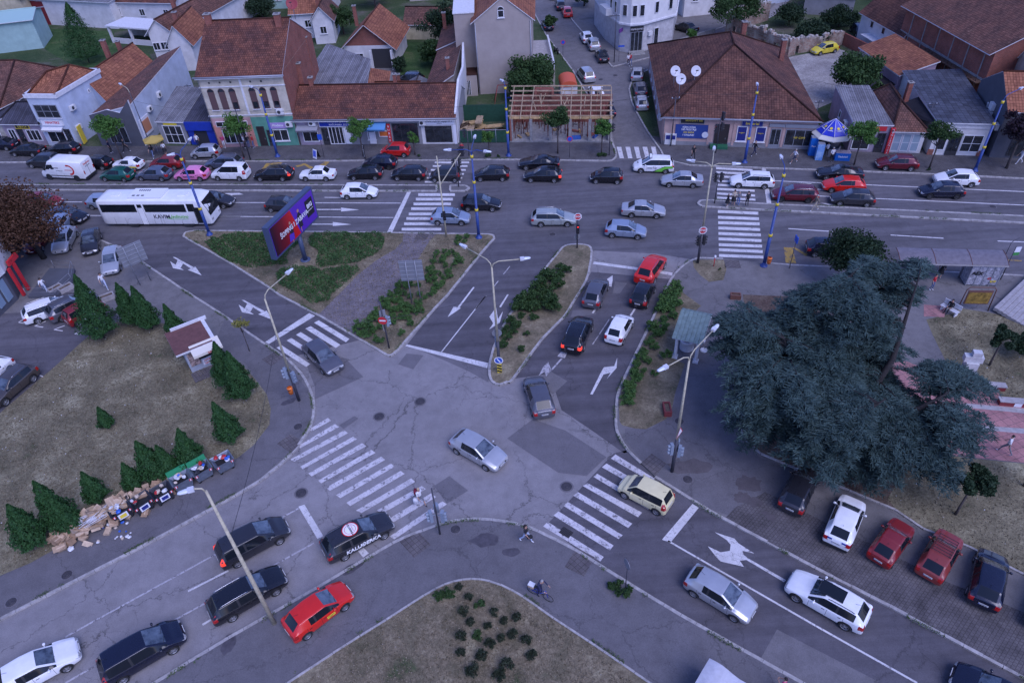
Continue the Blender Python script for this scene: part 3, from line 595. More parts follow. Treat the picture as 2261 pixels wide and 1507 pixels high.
def car_meshes(T):
 t=CT[T];L,W,H=t['L'],t['W'],t['H'];w=W/2;zb,hz,nose=t['zb'],t['hz'],t['nose'];wt=w*t['wt']
 rz=zb+0.06;dk=t['dk'];last=t['last']or(t['rr']-0.55 if not dk else t['rr']-0.02)
 bp=(t['cowl']+0.35+t['rr'])/2+0.15
 S=[] # x, zbot, belt, wscale, ztop, wtop, kind
 def st(x,zbot,belt,ws,zt,wtp,crown=0.02,e=0.0):S.append((x,zbot,belt,ws,zt,wtp,crown,e))
 st(0.0,0.30,nose-.16,.74,nose-.10,.62*w,.0)
 st(0.10,0.22,nose-.05,.88,nose+.04,.70*w)
 st(0.45,0.20,nose+.08,.96,(nose+hz)/2+.02,.74*w)
 st(t['cowl']-.28,0.20,hz-.08,.985,hz-.01,.76*w)
 st(t['cowl'],0.20,zb-.02,1.0,zb+.02,.78*w,.03)
 st(t['rf'],0.20,zb,1.0,H-.05,wt,.03)
 st(bp-.05,0.20,zb+.01,1.0,H-.02,wt+.02,.03)
 st(bp+.05,0.20,zb+.01,1.0,H-.02,wt+.02,.03)
 if dk is None:
  st(last,0.20,zb+.03,1.0,H-.03,wt,.03)
  st(t['rr'],0.20,zb+.05,.995,H-.06,wt-.02,.03)
  st(t['rg'],0.22,zb+.03,.97,zb+.07,.70*w,.03)
  st(L-.06,0.26,zb-.04,.93,zb,.66*w,.02)
  st(L,0.32,zb-.22,.86,zb-.16,.6*w,.0)
 else:
  st(t['rr'],0.20,zb+.03,1.0,H-.06,wt-.02,.03)
  st(t['rg'],0.21,zb+.03,.985,dk,.74*w,.02)
  st(L-.30,0.22,zb+.0,.95,dk-.01,.74*w,.01)
  st(L-.05,0.26,zb-.05,.92,dk-.05,.70*w,.01)
  st(L,0.32,zb-.22,.86,dk-.22,.62*w,.0)
 V=[];n=9;NS=len(S);fx=[]
 for x,zo,be,ws,zt,wp,cr,e in S:
  a=w*ws
  half=[(0,zo),(.78*a,zo),(.95*a,zo+.07),(a,(zo+be)/2+.03),(.985*a,be-.07),(.945*a,be),(wp,zt-.03),(wp-.09*w/.85,zt),(0,zt+cr)]
  ring=half+[(-y,z)for y,z in half[-2:0:-1]]
  V.append([(L/2-x,y,z)for y,z in ring])
 N=len(V[0]);verts=[p for r in V for p in r];F=[];M=[]
 roof=5;iw=4
 def side_glass(s):return(4<=s<6)or(7<=s<(8 if dk is None else 8))
 ns=NS
 for s in range(ns-1):
  for k in range(N):
   k2=(k+1)%N;kk=k if k<n else N-1-k
   if k>=n-1:kk=N-1-k
   mt=0
   if kk==5:
    if s in(4,5,7):mt=1
    if dk is None and s==8 and T in('estate','mpv','suv','crossover','van','compact','tall','hatch','small','old_hatch','box_hatch'):mt=1 if T in('estate','mpv','crossover','tall','suv')else 0
    if s==6:mt=3
   if kk==7 and s==4:mt=2
   if kk==7 and((dk is None and s==9)or(dk is not None and s==8)):mt=4
   F.append((s*N+k,s*N+k2,(s+1)*N+k2,(s+1)*N+k));M.append(mt)
 F.append(tuple(range(N))[::-1]);M.append(0);F.append(tuple((ns-1)*N+k for k in range(N)));M.append(0)
 me=bpy.data.meshes.new('b');me.from_pydata(verts,[],F)
 bm=bmesh.new();bm.from_mesh(me)
 for i,f in enumerate(bm.faces):f.material_index=M[i]
 cl=bm.edges.layers.float.get('crease_edge')or bm.edges.layers.float.new('crease_edge')
 bxx=t['box']
 for e in bm.edges:
  a,c=e.verts[0].index,e.verts[1].index;sa,sc_=a//N,c//N;ka,kc=a%N,c%N
  h=lambda k:k if k<n else N-k
  ka,kc=h(ka),h(kc);cr=0
  if sa!=sc_ and ka==kc:
   if ka==5:cr=.6
   if ka in(6,7):cr=.45+bxx*.3
   if ka==4:cr=.3
   if ka in(1,2):cr=.4
  if sa==sc_:
   if sa in(4,)and ka>=5:cr=.7
   if sa in(5,)and ka>=6:cr=.55+bxx*.25
   if sa in(6,7)and ka>=5 and kc>=5:cr=.6
   if sa in(8,9,10)and ka>=5:cr=.55+bxx*.3
   if sa in(1,ns-2):cr=.35+bxx*.4
   if sa in(0,ns-1):cr=.5+bxx*.4
  e[cl]=cr
 bmesh.ops.recalc_face_normals(bm,faces=bm.faces);bm.to_mesh(me);bm.free()
 for k in range(5):me.materials.append([BLK,GLASS,WSHIELD,BLK,GLASS][k])
 cuts=[];r=t['wr'];ax=(L/2-t['fo'],L/2-t['fo']-t['wb'])
 for x in ax:
  for sd in(1,-1):
   c=MB();c.lathe([(0,-.16),(r+.055,-.16),(r+.055,.16),(0,.16)],TYRE,c=(x,sd*(w-.08),r+.01),n=24,axis='y',smooth=False)
   cm=c.mesh('c');bq=bmesh.new();bq.from_mesh(cm);bmesh.ops.remove_doubles(bq,verts=bq.verts,dist=1e-5);bmesh.ops.recalc_face_normals(bq,faces=bq.faces);bq.to_mesh(cm);bq.free();cuts.append(cm)
 me=subsurf_eval(me,3,cuts)
 tz0,tz1=(zb-.30,zb+.02)if dk is None else(zb-.24,zb-.02)
 if T in('estate','mpv','tall','van'):tz0,tz1=zb-.22,zb+.22
 def cls(p):
  mi=p.material_index;c=p.center
  if mi==1:return 'side_window' if c.y>0 else 'side_window_r'
  if mi==2:return 'windscreen'
  if mi==4:return 'rear_window'
  if mi==3:return 'door_pillar' if c.y>0 else 'door_pillar_r'
  sl=(abs(c.y)-.44*w)+(L/2-c.x)*.9;vl=c.z-(nose-.055+.22*(L/2-c.x))
  if c.x>L/2-.75 and.08<sl<.62 and p.normal.z<.72 and abs(vl)<.085*math.sin(math.pi*(sl/.62)**.8)**.6:return 'headlight' if c.y>0 else 'headlight_r'
  if c.x<-L/2+(.30 if dk is None else.16)and abs(c.y)>w*(.62 if tz1<zb+.1 else.70)and tz0<c.z<tz1 and p.normal.z<.75:return 'tail_light' if c.y>0 else 'tail_light_r'
  if c.x>L/2-.16 and abs(c.y)<w*.42 and nose-.22<c.z<nose-.07:return 'grille'
  return 'body'
 return split_mesh(me,cls,['body','side_window','side_window_r','windscreen','rear_window','door_pillar','door_pillar_r','headlight','headlight_r','tail_light','tail_light_r','grille']),t,ax
def wheel_mesh(r,dark=False):
 a=MB();a.lathe([(r*.66,-.09),(r*.9,-.10),(r,-.075),(r,.075),(r*.9,.10),(r*.66,.09),(r*.64,.02)],TYRE,c=(0,0,0),n=20,axis='y')
 q=MB();q.lathe([(r*.66,.085),(r*.58,.07),(r*.56,-.02),(r*.05,-.02)],RIMD,n=20,axis='y')
 m=RIMD if dark else RIM
 q.lathe([(r*.69,.088),(r*.60,.092),(r*.58,.07)],m,n=20,axis='y');q.lathe([(0.001,.09),(r*.17,.085),(r*.2,.05)],m,n=12,axis='y')
 for k in range(5 if not dark else 7):
  an=2*math.pi*k/(5 if not dark else 7);d=Vector((math.cos(an),0,math.sin(an)));t_=Vector((-d.z,0,d.x))
  p=d*r*.12;e=d*r*.62
  for s in(1,):
   q.face([p+t_*.045+Vector((0,.085,0)),e+t_*.030+Vector((0,.08,0)),e-t_*.030+Vector((0,.08,0)),p-t_*.045+Vector((0,.085,0))][::-1],m)
   q.face([p+t_*.045+Vector((0,.085,0)),e+t_*.030+Vector((0,.08,0)),e+t_*.03+Vector((0,.0,0)),p+t_*.045+Vector((0,.0,0))],m)
   q.face([p-t_*.045+Vector((0,.0,0)),e-t_*.030+Vector((0,.0,0)),e-t_*.03+Vector((0,.08,0)),p-t_*.045+Vector((0,.085,0))],m)
 return a.mesh('tyre'),q.mesh('rim')
WM={}
PROTO={}
def car_proto(T):
 if T in PROTO:return PROTO[T]
 parts,t,ax=car_meshes(T);L,w=t['L'],t['W']/2
 mm=dict(side_window=GLASS,side_window_r=GLASS,windscreen=WSHIELD,rear_window=GLASS,door_pillar=BLK,door_pillar_r=BLK,headlight=HEADL,headlight_r=HEADL,tail_light=TAILL,tail_light_r=TAILL,grille=BLK,body=PC['silver'])
 spec=[]
 for k,me in parts.items():
  me.materials.append(mm[k]);spec.append((k.replace('_r','')if k.endswith('_r')else k,me,(0,0,0),0))
 r=t['wr']
 for dark in(False,True):
  if(r,dark)not in WM:WM[(r,dark)]=wheel_mesh(r,dark)
# mirrors, wipers, plate, handles
 mi=[]
 for s in(1,-1):
  b_=MB();x=L/2-t['cowl']-.38;z=t['zb']+.07;y=s*(w+.06)
  rows=[]
  for k,(dx,sc_)in enumerate(((.07,.4),(.05,.85),(0,1),(-.05,.9),(-.06,.75))):
   rows.append([(x+dx,y+.10*sc_*math.cos(a),z+.065*sc_*math.sin(a))for a in[j*math.pi/4 for j in range(8)]])
  b_.grid(rows,BLK,closed=True,caps=True);b_.box((x,s*(w-.04),z-.03),(.05,.14,.03),BLK);mi.append(('mirror',b_.mesh('mirror'),(0,0,0),1))
 spec+=mi
 for s in(1,-1):
  b_=MB();zp=.48 if s>0 else(t['zb']-.27);xx=s*(L/2+(.005 if s>0 else.0))
  b_.box((xx,0,zp),(.03,.50,.11),PLATE);b_.box((xx+s*.016,.225,zp),(.004,.04,.105),PLATEU)
  for k in range(7):b_.box((xx+s*.016,.16-k*.055,zp),(.004,.028,.065),PLATEB)
  spec.append(('number_plate',b_.mesh('plate'),(0,0,0),0))
 for dy in(.45,-.15):
  b_=MB();b_.tube([(L/2-t['cowl']+.0,dy,t['zb']+.05),(L/2-t['cowl']-.12,dy-.45,t['zb']+.12)],.009,BLK,n=4)
  spec.append(('wiper',b_.mesh('wiper'),(0,0,0),0))
 zh=t['zb']-.14
 for s in(1,-1):
  for x in((-.05,-.95)if t['doors']==4 else(-.05,)):
   b_=MB();b_.box((x+.03,s*(w-.005),zh),(.16,.035,.025),BLK)
   spec.append(('door_handle',b_.mesh('door_handle'),(0,0,0),0))
 b_=MB();b_.tube([(L/2-t['rr']+.28,0,t['H']-.02),(L/2-t['rr']+.02,0,t['H']+.14)],.008,BLK,n=5);spec.append(('antenna',b_.mesh('antenna'),(0,0,0),0))
 if t['rails']:
  for s in(1,-1):
   b_=MB();y=s*(w*t['wt']-.03);x0,x1=L/2-t['rf']-.2,L/2-t['rr']+.12;z=t['H']+.03
   b_.tube([(x0,y,z-.05),(x0-.15,y,z),((x0+x1)/2,y,z+.01),(x1+.15,y,z),(x1,y,z-.05)],.02,CHROME,n=6);spec.append(('roof_rail',b_.mesh('roof_rail'),(0,0,0),0))
 PROTO[T]=(spec,t,ax);return PROTO[T]
def make_car(T,colr,label,cat='car',group='cars in traffic',name=None,loc=(0,0,0),rz=0.0,darkrim=False,tail=False,mirrorc=None,rails=None,swap=None):
 spec,t,ax=car_proto(T);w=t['W']/2
 root=thing(name or{'suv':'suv','crossover':'suv','estate':'estate_car','mpv':'family_van','van':'small_van'}.get(T,'car'),label,cat,loc,rz,group)
 for nm,me,_,fl in spec:
  o=link(nm,me,root)
  if nm=='body' or(nm=='mirror' and(mirrorc or colr not in('black',))):
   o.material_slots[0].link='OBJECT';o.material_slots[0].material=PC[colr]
  if nm=='roof_rail' and rails=='black':o.material_slots[0].link='OBJECT';o.material_slots[0].material=BLK
  if nm=='tail_light' and tail:o.material_slots[0].link='OBJECT';o.material_slots[0].material=TAILON
  if swap and nm in swap:o.material_slots[0].link='OBJECT';o.material_slots[0].material=swap[nm]
 ty,rm=WM[(t['wr'],darkrim)]
 for x in ax:
  for s in(1,-1):
   wo=link('wheel',ty,root);wo.location=(x,s*(w-.10),t['wr']);wo.rotation_euler=(0,0,0 if s>0 else math.pi)
   link('rim',rm,wo)
 return root
def place2(T,f,r,**k):
 """front and rear near-side wheel contact pixels"""
 a,b=G(*f),G(*r);t=CT[T];z=k.pop('z',0.0)
 if z:a,b=G(*f,z),G(*r,z)
 d=(a-b);rz=math.atan2(d.y,d.x);d.normalize();nrm=Vector((-d.y,d.x,0));mid=(a+b)/2
 if nrm.dot(-mid)>0:nrm=-nrm # away from the camera
 wmid=t['L']/2-t['fo']-t['wb']/2 # wheel centre relative to the car's middle
 c=mid+nrm*(t['W']/2-.08)-d*wmid
 return(c.x,c.y,z),rz
def placeR(T,rear,dirp,z=0.0,zd=1.3):
 """rear bumper ground pixel and a direction given by two pixels on the roof"""
 a,b=G(*dirp[0],zd),G(*dirp[1],zd);d=(b-a);rz=math.atan2(d.y,d.x);d.normalize()
 g=G(*rear,z);c=g+d*(CT[T]['L']/2-.05);return(c.x,c.y,z),rz
# ================================================================ the cars of the photograph
UPL,LOWR,PK='cars driving left on the far carriageway','cars driving right on the near carriageway','parked cars'
RT,SJ='cars waiting to turn out of the side road','cars on the small junction roads'
def car2(T,c,f,r,label,group,cat='car',**k):
 z=k.get('z',0.0)
 loc,rz=place2(T,f,r,z=z);k.pop('z',None)
 return make_car(T,c,label,cat,group,loc=(loc[0],loc[1],z+.01),rz=rz,**k)
def car3(T,c,rear,dp,label,group,cat='car',z=0.0,**k):
 loc,rz=placeR(T,rear,dp,z);return make_car(T,c,label,cat,group,loc=(loc[0],loc[1],z+.01),rz=rz,**k)
W2=[
('hatch','green',(236,401),(275,402.5),'small dark green hatchback in the queue, right behind the white van',UPL),
('compact','bluegrey',(315.5,400.4),(358.4,401.4),'blue-grey hatchback between the green hatchback and the pink car',UPL),
('hatch','pink',(400,400.9),(443,400.9),'pink small car with dark lettering on its doors',UPL),
('van','white',(484.5,399.6),(529.1,400.4),'white high-roof passenger van just behind the pink car',UPL),
('estate','black',(577.5,400.9),(624.2,400.9),'black estate car behind the white high-roof van, brake lights lit',UPL),
('old_sedan','white',(676.5,400.9),(721.1,400.9),'white saloon in the far carriageway queue in front of the billboard',UPL),
('hatch','black',(782.7,398.8),(829.2,398.2),'black hatchback directly behind the white saloon, beside a navy hatchback',UPL),
('hatch','black',(877.8,399.6),(925.3,400.4),'black hatchback about to leave the far zebra crossing, behind another black hatchback',UPL),
('tall','charcoal',(958,403),(1007.6,403.5),'dark grey compact people carrier standing on the left zebra crossing',UPL),
('hatch','black',(1060.6,401.4),(1110.5,400.9),'black hatchback right of the left zebra crossing behind a blue lamp post',UPL),
('compact','black',(1172.1,403.5),(1223.9,404.3),'black coupe-shaped hatchback with lit red tail lamps, nearer of a side-by-side pair',UPL),
('coupe','black',(1160.2,376.5),(1216,377),'black low coupe nearer the building site, farther of a side-by-side pair',UPL),
('small','black',(1314.7,406.2),(1363.8,407.5),'small black car alone in the middle of the far carriageway',UPL),
('sedan','silver',(1476.9,414.2),(1529.2,416),'two-tone silver saloon left of the right zebra crossing',UPL),
('estate','white',(1632.7,416),(1683.6,418.1),'white estate car driving over the right zebra crossing',UPL),
('estate','wine',(1723.4,446),(1783.1,448.7),'wine red estate car waiting at the right stop line',UPL),
('compact','brightred',(1835.4,426.1),(1891,428.5),'bright red hatchback boxed in between two dark cars',UPL),
('compact','charcoal',(1852,455.3),(1912.7,458.5),'dark blue-black hatchback beside the median, behind the wine red estate',UPL),
('coupe','black',(1823.7,399.2),(1881,401),'black four-door coupe nearest the pavement on the right, above the red hatchback',UPL),
('compact','white',(2084,412.3),(2141,414.2),'white hatchback at the far right in the lane nearest the shops',UPL),
('compact','navy',(2051.3,439.4),(2109.7,440.7),'dark blue hatchback below the white hatchback at the far right',UPL),
('hatch','navy',(815,375),(859.7,375.7),'navy blue hatchback in the kerb lane below the red parked car',UPL),
('estate','bluegrey',(468.6,375.7),(512,376.2),'grey-blue estate car half hidden behind the white high-roof van',UPL),
('hatch','oldred',(345,375.5),(386.3,375.7),'dark red hatchback in the kerb lane behind the pink car',UPL),
('old_hatch','white',(262,377),(300,378.3),'old white hatchback with a yellow stripe along its side',UPL),
('hatch','black',(188,375.5),(228.3,376.5),'black hatchback directly above the green one, right of the van',UPL),
('suv','charcoal',(73,372),(115,374),'dark grey off-roader half hidden behind the white van',UPL),
('hatch','silverblue',(252,464.5),(205.7,463.3),'silver hatchback sticking out behind the rear of the white coach',LOWR),
('compact','charcoal',(493.8,460.6),(449,459.5),'dark hatchback half hidden just ahead of the white coach',LOWR),
('coupe','black',(168.6,497.8),(118,489),'black saloon turning right in front of the brown-leaved tree',LOWR),
('hatch','oldred',(112,461.5),(72,460.5),'red car seen through the branches of the brown-leaved tree',LOWR),
('hatch','white',(815.4,440.7),(768.7,441.2),'white three-door hatchback approaching the left stop line',LOWR),
('hatch','charcoal',(648,470.2),(600.9,469.1),'dark green-black hatchback half hidden behind the billboard',LOWR),
('compact','black',(1089.3,467.8),(1032.3,467.4),'black hatchback behind the blue lamp post, past the left zebra crossing',LOWR),
('hatch','silverblue',(1020.3,498.6),(966.5,497.8),'light blue three-door hatchback leaving the left zebra crossing',LOWR),
('estate','warm_silver',(1253.9,501),(1193.4,501.8),'pale green-silver estate car beside the octagonal stop sign',LOWR),
('sedan','silver',(1450.9,483.2),(1392.5,481.3),'silver five-door car in the middle of the near carriageway',LOWR),
('hatch','silverblue',(1407.6,529.6),(1351.3,525.7),'light blue five-door hatchback above the turning lane',LOWR),
('hatch','navy',(1856,571),(1802,568),'dark car mostly hidden by the green tree beside the bus bay',LOWR),
('compact','midgrey',(715,826.5),(678.8,790.7),'dark grey hatchback driving over the slip road zebra crossing',SJ),
('compact','silver',(1074.3,1039),(1008.5,1001.8),'silver three-door hatchback in the centre of the near junction',SJ),
('compact','midgrey',(1159,862),(1175.7,918),'grey hatchback turning into the waiting lanes from the junction',RT),
('suv','black',(1306.5,731),(1288.5,774.8),'black sport utility car with chrome roof rails in the left waiting lane',RT),
('small','white',(1396,722),(1374.8,761.5),'white three-door hatchback in the right waiting lane',RT),
('hatch','midgrey',(1341.5,641),(1326.1,678.3),'dark grey hatchback ahead of the black off-roader in the left waiting lane',RT),
('small','black',(1445,645),(1427,682.3),'tiny black city car right behind the red off-roader',RT),
('suv','brightred',(1467.3,592),(1443,628.5),'red compact off-roader crossing the stop line at the head of the queue',RT),
('tall','cream',(1378.5,1099.2),(1448,1135.6),'pale yellow small car with roof rails on the right zebra crossing',SJ),
('hatch','silver',(1618,1370),(1530.5,1316.2),'silver five-door hatchback driving toward the lower right corner',SJ),
('crossover','white',(1754.4,1326.3),(1862,1388.5),'white crossover with a large glass sunroof',SJ),
('hatch','brightred',(764.8,1344.8),(680,1409.7),'bright red five-door hatchback parked on the pavement near the lamp post',PK),
('estate','charcoal',(850.6,1188.4),(763.8,1235.5),'dark blue estate with white lettering and a round roof emblem',SJ),
('estate','black',(612.2,1312.8),(518,1369),'black estate car behind the leaning lamp post, lower of two',SJ),
('mpv','charcoal',(620.6,1200.1),(528,1250.6),'black estate car nearest the left stop line, a lit red tail lamp',SJ),
('mpv','navy',(385.8,1441.3),(278.5,1505.2),'dark blue people carrier at the bottom left, ahead of the white car',SJ),
('compact','white',(151.4,1481),(42,1541),'white hatchback cut off by the lower left corner',SJ),
]
cars={}
for T,c,f,r,lab,g in W2:
 kw={}
 if 'lit' in lab:kw['tail']=True
 if T in('compact',)and c in('midgrey',):pass
 if 'parked on the pavement' in lab:kw['z']=K
 cars[lab]=car2(T,c,f,r,lab,g,darkrim=c in('wine','navy')and g==UPL,rails='black' if T in('tall',)or(c in('white','charcoal'))else None,**kw)
# parked on the far pavement
for T,c,f,r,lab in(
('small','silver',(434,351.8),(473.9,350.4),'small silver car parked on the far pavement by the blue shop'),
('small','red',(852,347.5),(892.4,348.3),'red hatchback parked on the far pavement in front of the shops'),
('sedan','black',(34.5,346),(76,347),'black saloon parked on the pavement before the shoe shop'),
('hatch','black',(118,343),(158,343),'black hatchback parked on the pavement before the two-storey shop'),
('sedan','navy',(-22,333),(16,333),'dark blue car parked at the left edge beside the low shop'),
('compact','wine',(1953.8,377),(2008.8,378.8),'dark cherry red hatchback parked on the right pavement'),
('estate','white',(158,688),(88,714),'white estate parked at an angle in the left car park'),
('compact','silver',(156.6,554.9),(174,520),'silver saloon parked beneath the brown-leaved tree'),
('sedan','charcoal',(221.7,556.2),(225,524),'dark grey saloon with lit headlamps beside the silver saloon'),
('compact','silver',(268.1,597.3),(274.5,566),'light silver hatchback parked next to the large sign frame'),
('hatch','wine',(96,556),(117,524),'dark red car parked behind the trunk of the brown-leaved tree'),
('sedan','navy',(46,552),(60,518),'dark blue car parked at the left below the brown-leaved tree'),
('sedan','charcoal',(18,505),(34,474),'dark car at the left edge seen through the brown branches'),
('hatch','silver',(2,578),(14,546),'silver car cut off by the left edge above the bank corner'),
('hatch','silverblue',(142,520),(158,498),'pale blue car parked under the overhanging brown branches'),
('crossover','brown',(20,891.6),(74.3,845),'brown hatchback parked on the edge of the lawn'),
('compact','white',(-30,868),(25,821),'white car parked beside the brown hatchback'),
('hatch','yellow',(1811,123.5),(1841.5,118),'yellow hatchback parked on gravel by the ruined wall'),
('sedan','black',(1492.5,67.7),(1515.5,74.5),'black saloon parked behind the white corner building'),
('suv','black',(885,191),(915,191.5),'black car parked in the yard behind the long tiled row'),
('hatch','navy',(1888,82),(1878,72),'dark car squeezed between the ruin and the white house'),
):
 cars[lab]=car2(T,c,f,r,lab,PK,z=K)
# rear-view parked cars on the bricks
PKB='cars parked on the paving bricks'
def LZ(a,b):return(1561+a/2.9729,1000+b/2.9729)
for T,c,rear,d1,d2,lab in(
('hatch','charcoal',(530,408),(560,290),(618,170),'dark grey hatchback parked at the left end of the paving bricks'),
('hatch','white',(830,628),(868,500),(928,355),'white hatchback with black bumpers parked under the cedar tip'),
('old_hatch','oldred',(1105,740),(1150,590),(1240,465),'old dark red three-door hatchback parked beside the white one'),
('box_hatch','faded_red',(1428,842),(1455,720),(1530,590),'old faded red hatchback carrying a black roof rack'),
('hatch','navy',(1785,1030),(1810,880),(1855,670),'dark blue hatchback parked right of the car with a roof rack'),
('compact','navy',(2180,1200),(2200,1080),(2262,880),'dark blue car cut off by the right edge on the bricks'),
):
 cars[lab]=car3(T,c,LZ(*rear),(LZ(*d1),LZ(*d2)),lab,PKB,z=K)
# left car park, rear toward camera
for T,c,rear,d1,d2,lab in(
('crossover','grey',(113,712),(105,672),(163,645),'dark grey crossover parked between a white and a red car'),
('tall','oldred',(154,722),(150,690),(202,662),'small red and white car half hidden by the tall thuja'),
):
 cars[lab]=car3(T,c,rear,(d1,d2),lab,PK,z=K)
# side street
SS='cars along the side street'
def SZ(a,b):return(1150+a/3.7667,b/3.7667)
for T,c,rear,d1,d2,lab in(
('hatch','red',(395,158),(385,110),(360,40),'red hatchback driving up the side street'),
('hatch','charcoal',(338,98),(338,55),(318,0),'dark car ahead of the red one far up the side street'),
('sedan','grey',(280,8),(275,-30),(262,-80),'grey car farthest up the side street at the picture edge'),
('sedan','navy',(235,268),(225,210),(200,130),'dark blue saloon parked at the left kerb of the side street'),
('hatch','white',(562,375),(555,315),(510,230),'white hatchback parked above two others in the side street'),
('estate','silver',(620,435),(615,375),(570,290),'silver estate parked between the white and the black car of the side street'),
('old_sedan','black',(695,535),(690,480),(640,390),'old black saloon at the lower end of the parked row in the side street'),
('mpv','silver',(575,702),(560,620),(500,540),'silver people carrier driving down the left side of the side street'),
('compact','white',(645,850),(640,790),(600,690),'white car half hidden behind the building site corner'),
('sedan','navy',(742,995),(735,920),(685,820),'dark blue saloon beside the building site at the street mouth'),
('compact','silver',(962,692),(965,645),(975,560),'silver hatchback at the top of the three parked beside the pink building'),
('compact','midgrey',(1000,822),(995,765),(975,670),'grey hatchback in the middle of the three parked beside the pink building'),
('hatch','silver',(1010,938),(1005,880),(985,780),'silver hatchback nearest the corner of the pink building'),
):
 cars[lab]=car3(T,c,SZ(*rear),(SZ(*d1),SZ(*d2)),lab,SS)
# cut off at the lower right
a,b2=G(1754.4,1326.3),G(1862,1388.5);d=(a-b2).normalized();p=G(2108,1470)
c0=p-d*2.0+Vector((-d.y,d.x,0))*0.75
cars['br']=make_car('compact','navy','dark blue car entering at the lower right corner','car',SJ,loc=(c0.x,c0.y,.01),rz=math.atan2(d.y,d.x))
# ---- lettering and extras on single cars
def find(s):return next(o for l,o in cars.items()if s in l)
LW=mat('lettering_white',(0.78,0.78,0.78),0.5);LD=mat('lettering_dark',(0.03,0.03,0.05),0.5);LR=mat('lettering_red',(0.55,0.02,0.02),0.5);LG=mat('lettering_green',(0.12,0.42,0.05),0.5);LY=mat('lettering_yellow',(0.72,0.55,0.05),0.5);LB=mat('lettering_blue',(0.02,0.05,0.30),0.5)
o=find('white lettering');t=CT['estate']
text_on(o,'KALUĐERKA',.40,LW,(.02,-t['W']/2-.004,.66),(1,0,0),(0,0,1),bold=.012,sx=1.02,sh=.15)
text_on(o,'KALUĐERKA',.40,LW,(.02,t['W']/2+.004,.66),(-1,0,0),(0,0,1),bold=.012,sx=1.02,sh=.15)
b=MB();zt=t['H']+.035
b.lathe([(0.0,.006),(.44,.004),(.46,0)],LW,c=(-.35,0,zt),n=32);b.lathe([(.46,.0),(.52,-.006)],LR,c=(-.35,0,zt+.001),n=32);b.lathe([(.33,.0105),(.36,.0105)],LR,c=(-.35,0,zt),n=32)
em=b.build('roof_emblem',o);text_on(em,'KALUĐERKA',.17,LD,(-.35,0,zt+.014),(0,-1,0),(1,0,0),bold=.005,depth=.002)
text_on(em,'ĆEVABDŽINICA',.07,LR,(-.20,0,zt+.014),(0,-1,0),(1,0,0),depth=.002)
o=find('large glass sunroof');t=CT['crossover'];b=MB()
b.box((-.10,0,t['H']+.018),(1.35,.86,.02),GLASS);b.box((.62,0,t['H']+.02),(.04,.9,.02),BLK);b.build('sunroof',o)
o=find('black roof rack');t=CT['box_hatch'];b=MB()
for k in range(7):b.box((-.62+k*.22,0,t['H']+.10),(.03,1.05,.025),BLK)
for s in(1,-1):
 b.box((.04,s*.5,t['H']+.075),(1.4,.03,.03),BLK)
 for x in(-.55,.6):b.box((x,s*.5,t['H']+.02),(.03,.03,.12),BLK)
b.build('roof_rack',o)
o=find('yellow stripe');t=CT['old_hatch'];b=MB()
for s in(1,-1):b.box((.0,s*(t['W']/2-.002),.55),(3.0,.02,.16),LY)
b.build('side_stripe',o)
o=find('pink small car');t=CT['hatch']
text_on(o,'KOZMETIKA',.24,LD,(0,t['W']/2+.004,.62),(-1,0,0),bold=.006);text_on(o,'KOZMETIKA',.24,LD,(0,-t['W']/2-.004,.62),(1,0,0),bold=.006)
for o in[find('parked on the pavement near the lamp post')]:
 t=CT['hatch'];b=MB();b.box((.35,-t['W']/2-.004,.62),(.52,.012,.20),LY);q=b.build('door_sticker',o)
 text_on(q,'MAGACIN',.09,LD,(.35,-t['W']/2-.016,.65),(1,0,0),depth=.002);text_on(q,'ALATA',.07,LD,(.35,-t['W']/2-.016,.57),(1,0,0),depth=.002)
o=find('white hatchback with black bumpers');t=CT['hatch'];b=MB()
for y in(.42,-.42):b.box((-t['L']/2+.02,y,.86),(.03,.26,.12),LB)
b.box((-t['L']/2+.05,0,.30),(.16,1.45,.20),BLK);b.build('rear_bumper_trim',o)
# lower white panels of the small red and white car
o=find('small red and white car');t=CT['tall'];b=MB()
for s in(1,-1):b.box((.05,s*(t['W']/2-.0),.42),(1.5,.02,.24),LW)
b.build('white_sill',o)
# ---- the taxi
loc,rz=place2('mpv',(1414.5,382.8),(1468.7,383.9));tx=make_car('mpv','white','white and green taxi with a roof sign by the side street mouth','taxi',None,name='taxi',loc=loc,rz=rz)
t=CT['mpv'];w_=t['W']/2;b=MB();GREEN=mat('taxi_green',(0.16,0.50,0.06),0.35,coat=.5)
for s in(1,-1):
 y=s*(w_+.004);b.face([(-.1,y,.30),(-1.0,y,.30),(-1.0,y,.42),(-1.35,y,.62),(-1.75,y,.68),(-2.1,y*.985,.68),(-2.12,y*.98,.95),(-1.2,y*.985,.93),(-.6,y,.62)],GREEN)
 b.face([(.1,y,.30),(-.1,y,.30),(-.6,y,.62),(-1.2,y*.985,.93),(-1.35,y*.985,.93),(-.75,y,.66)],LD)
b.build('green_livery',tx);text_on(tx,'EURO TAXI',.20,LD,(.15,w_+.008,.70),(-1,0,0));text_on(tx,'423',.26,LD,(1.72,0,.93),(0,-1,0),(1,0,.35))
b=MB();b.box((.35,0,t['H']+.11),(.22,.75,.15),LW);b.box((.35,0,t['H']+.02),(.3,.85,.04),BLK);q=b.build('roof_sign',tx)
text_on(q,'TAXI',.12,LG,(.465,0,t['H']+.11),(0,1,0),depth=.003);text_on(q,'TAXI',.12,LG,(.235,0,t['H']+.11),(0,-1,0),depth=.003)
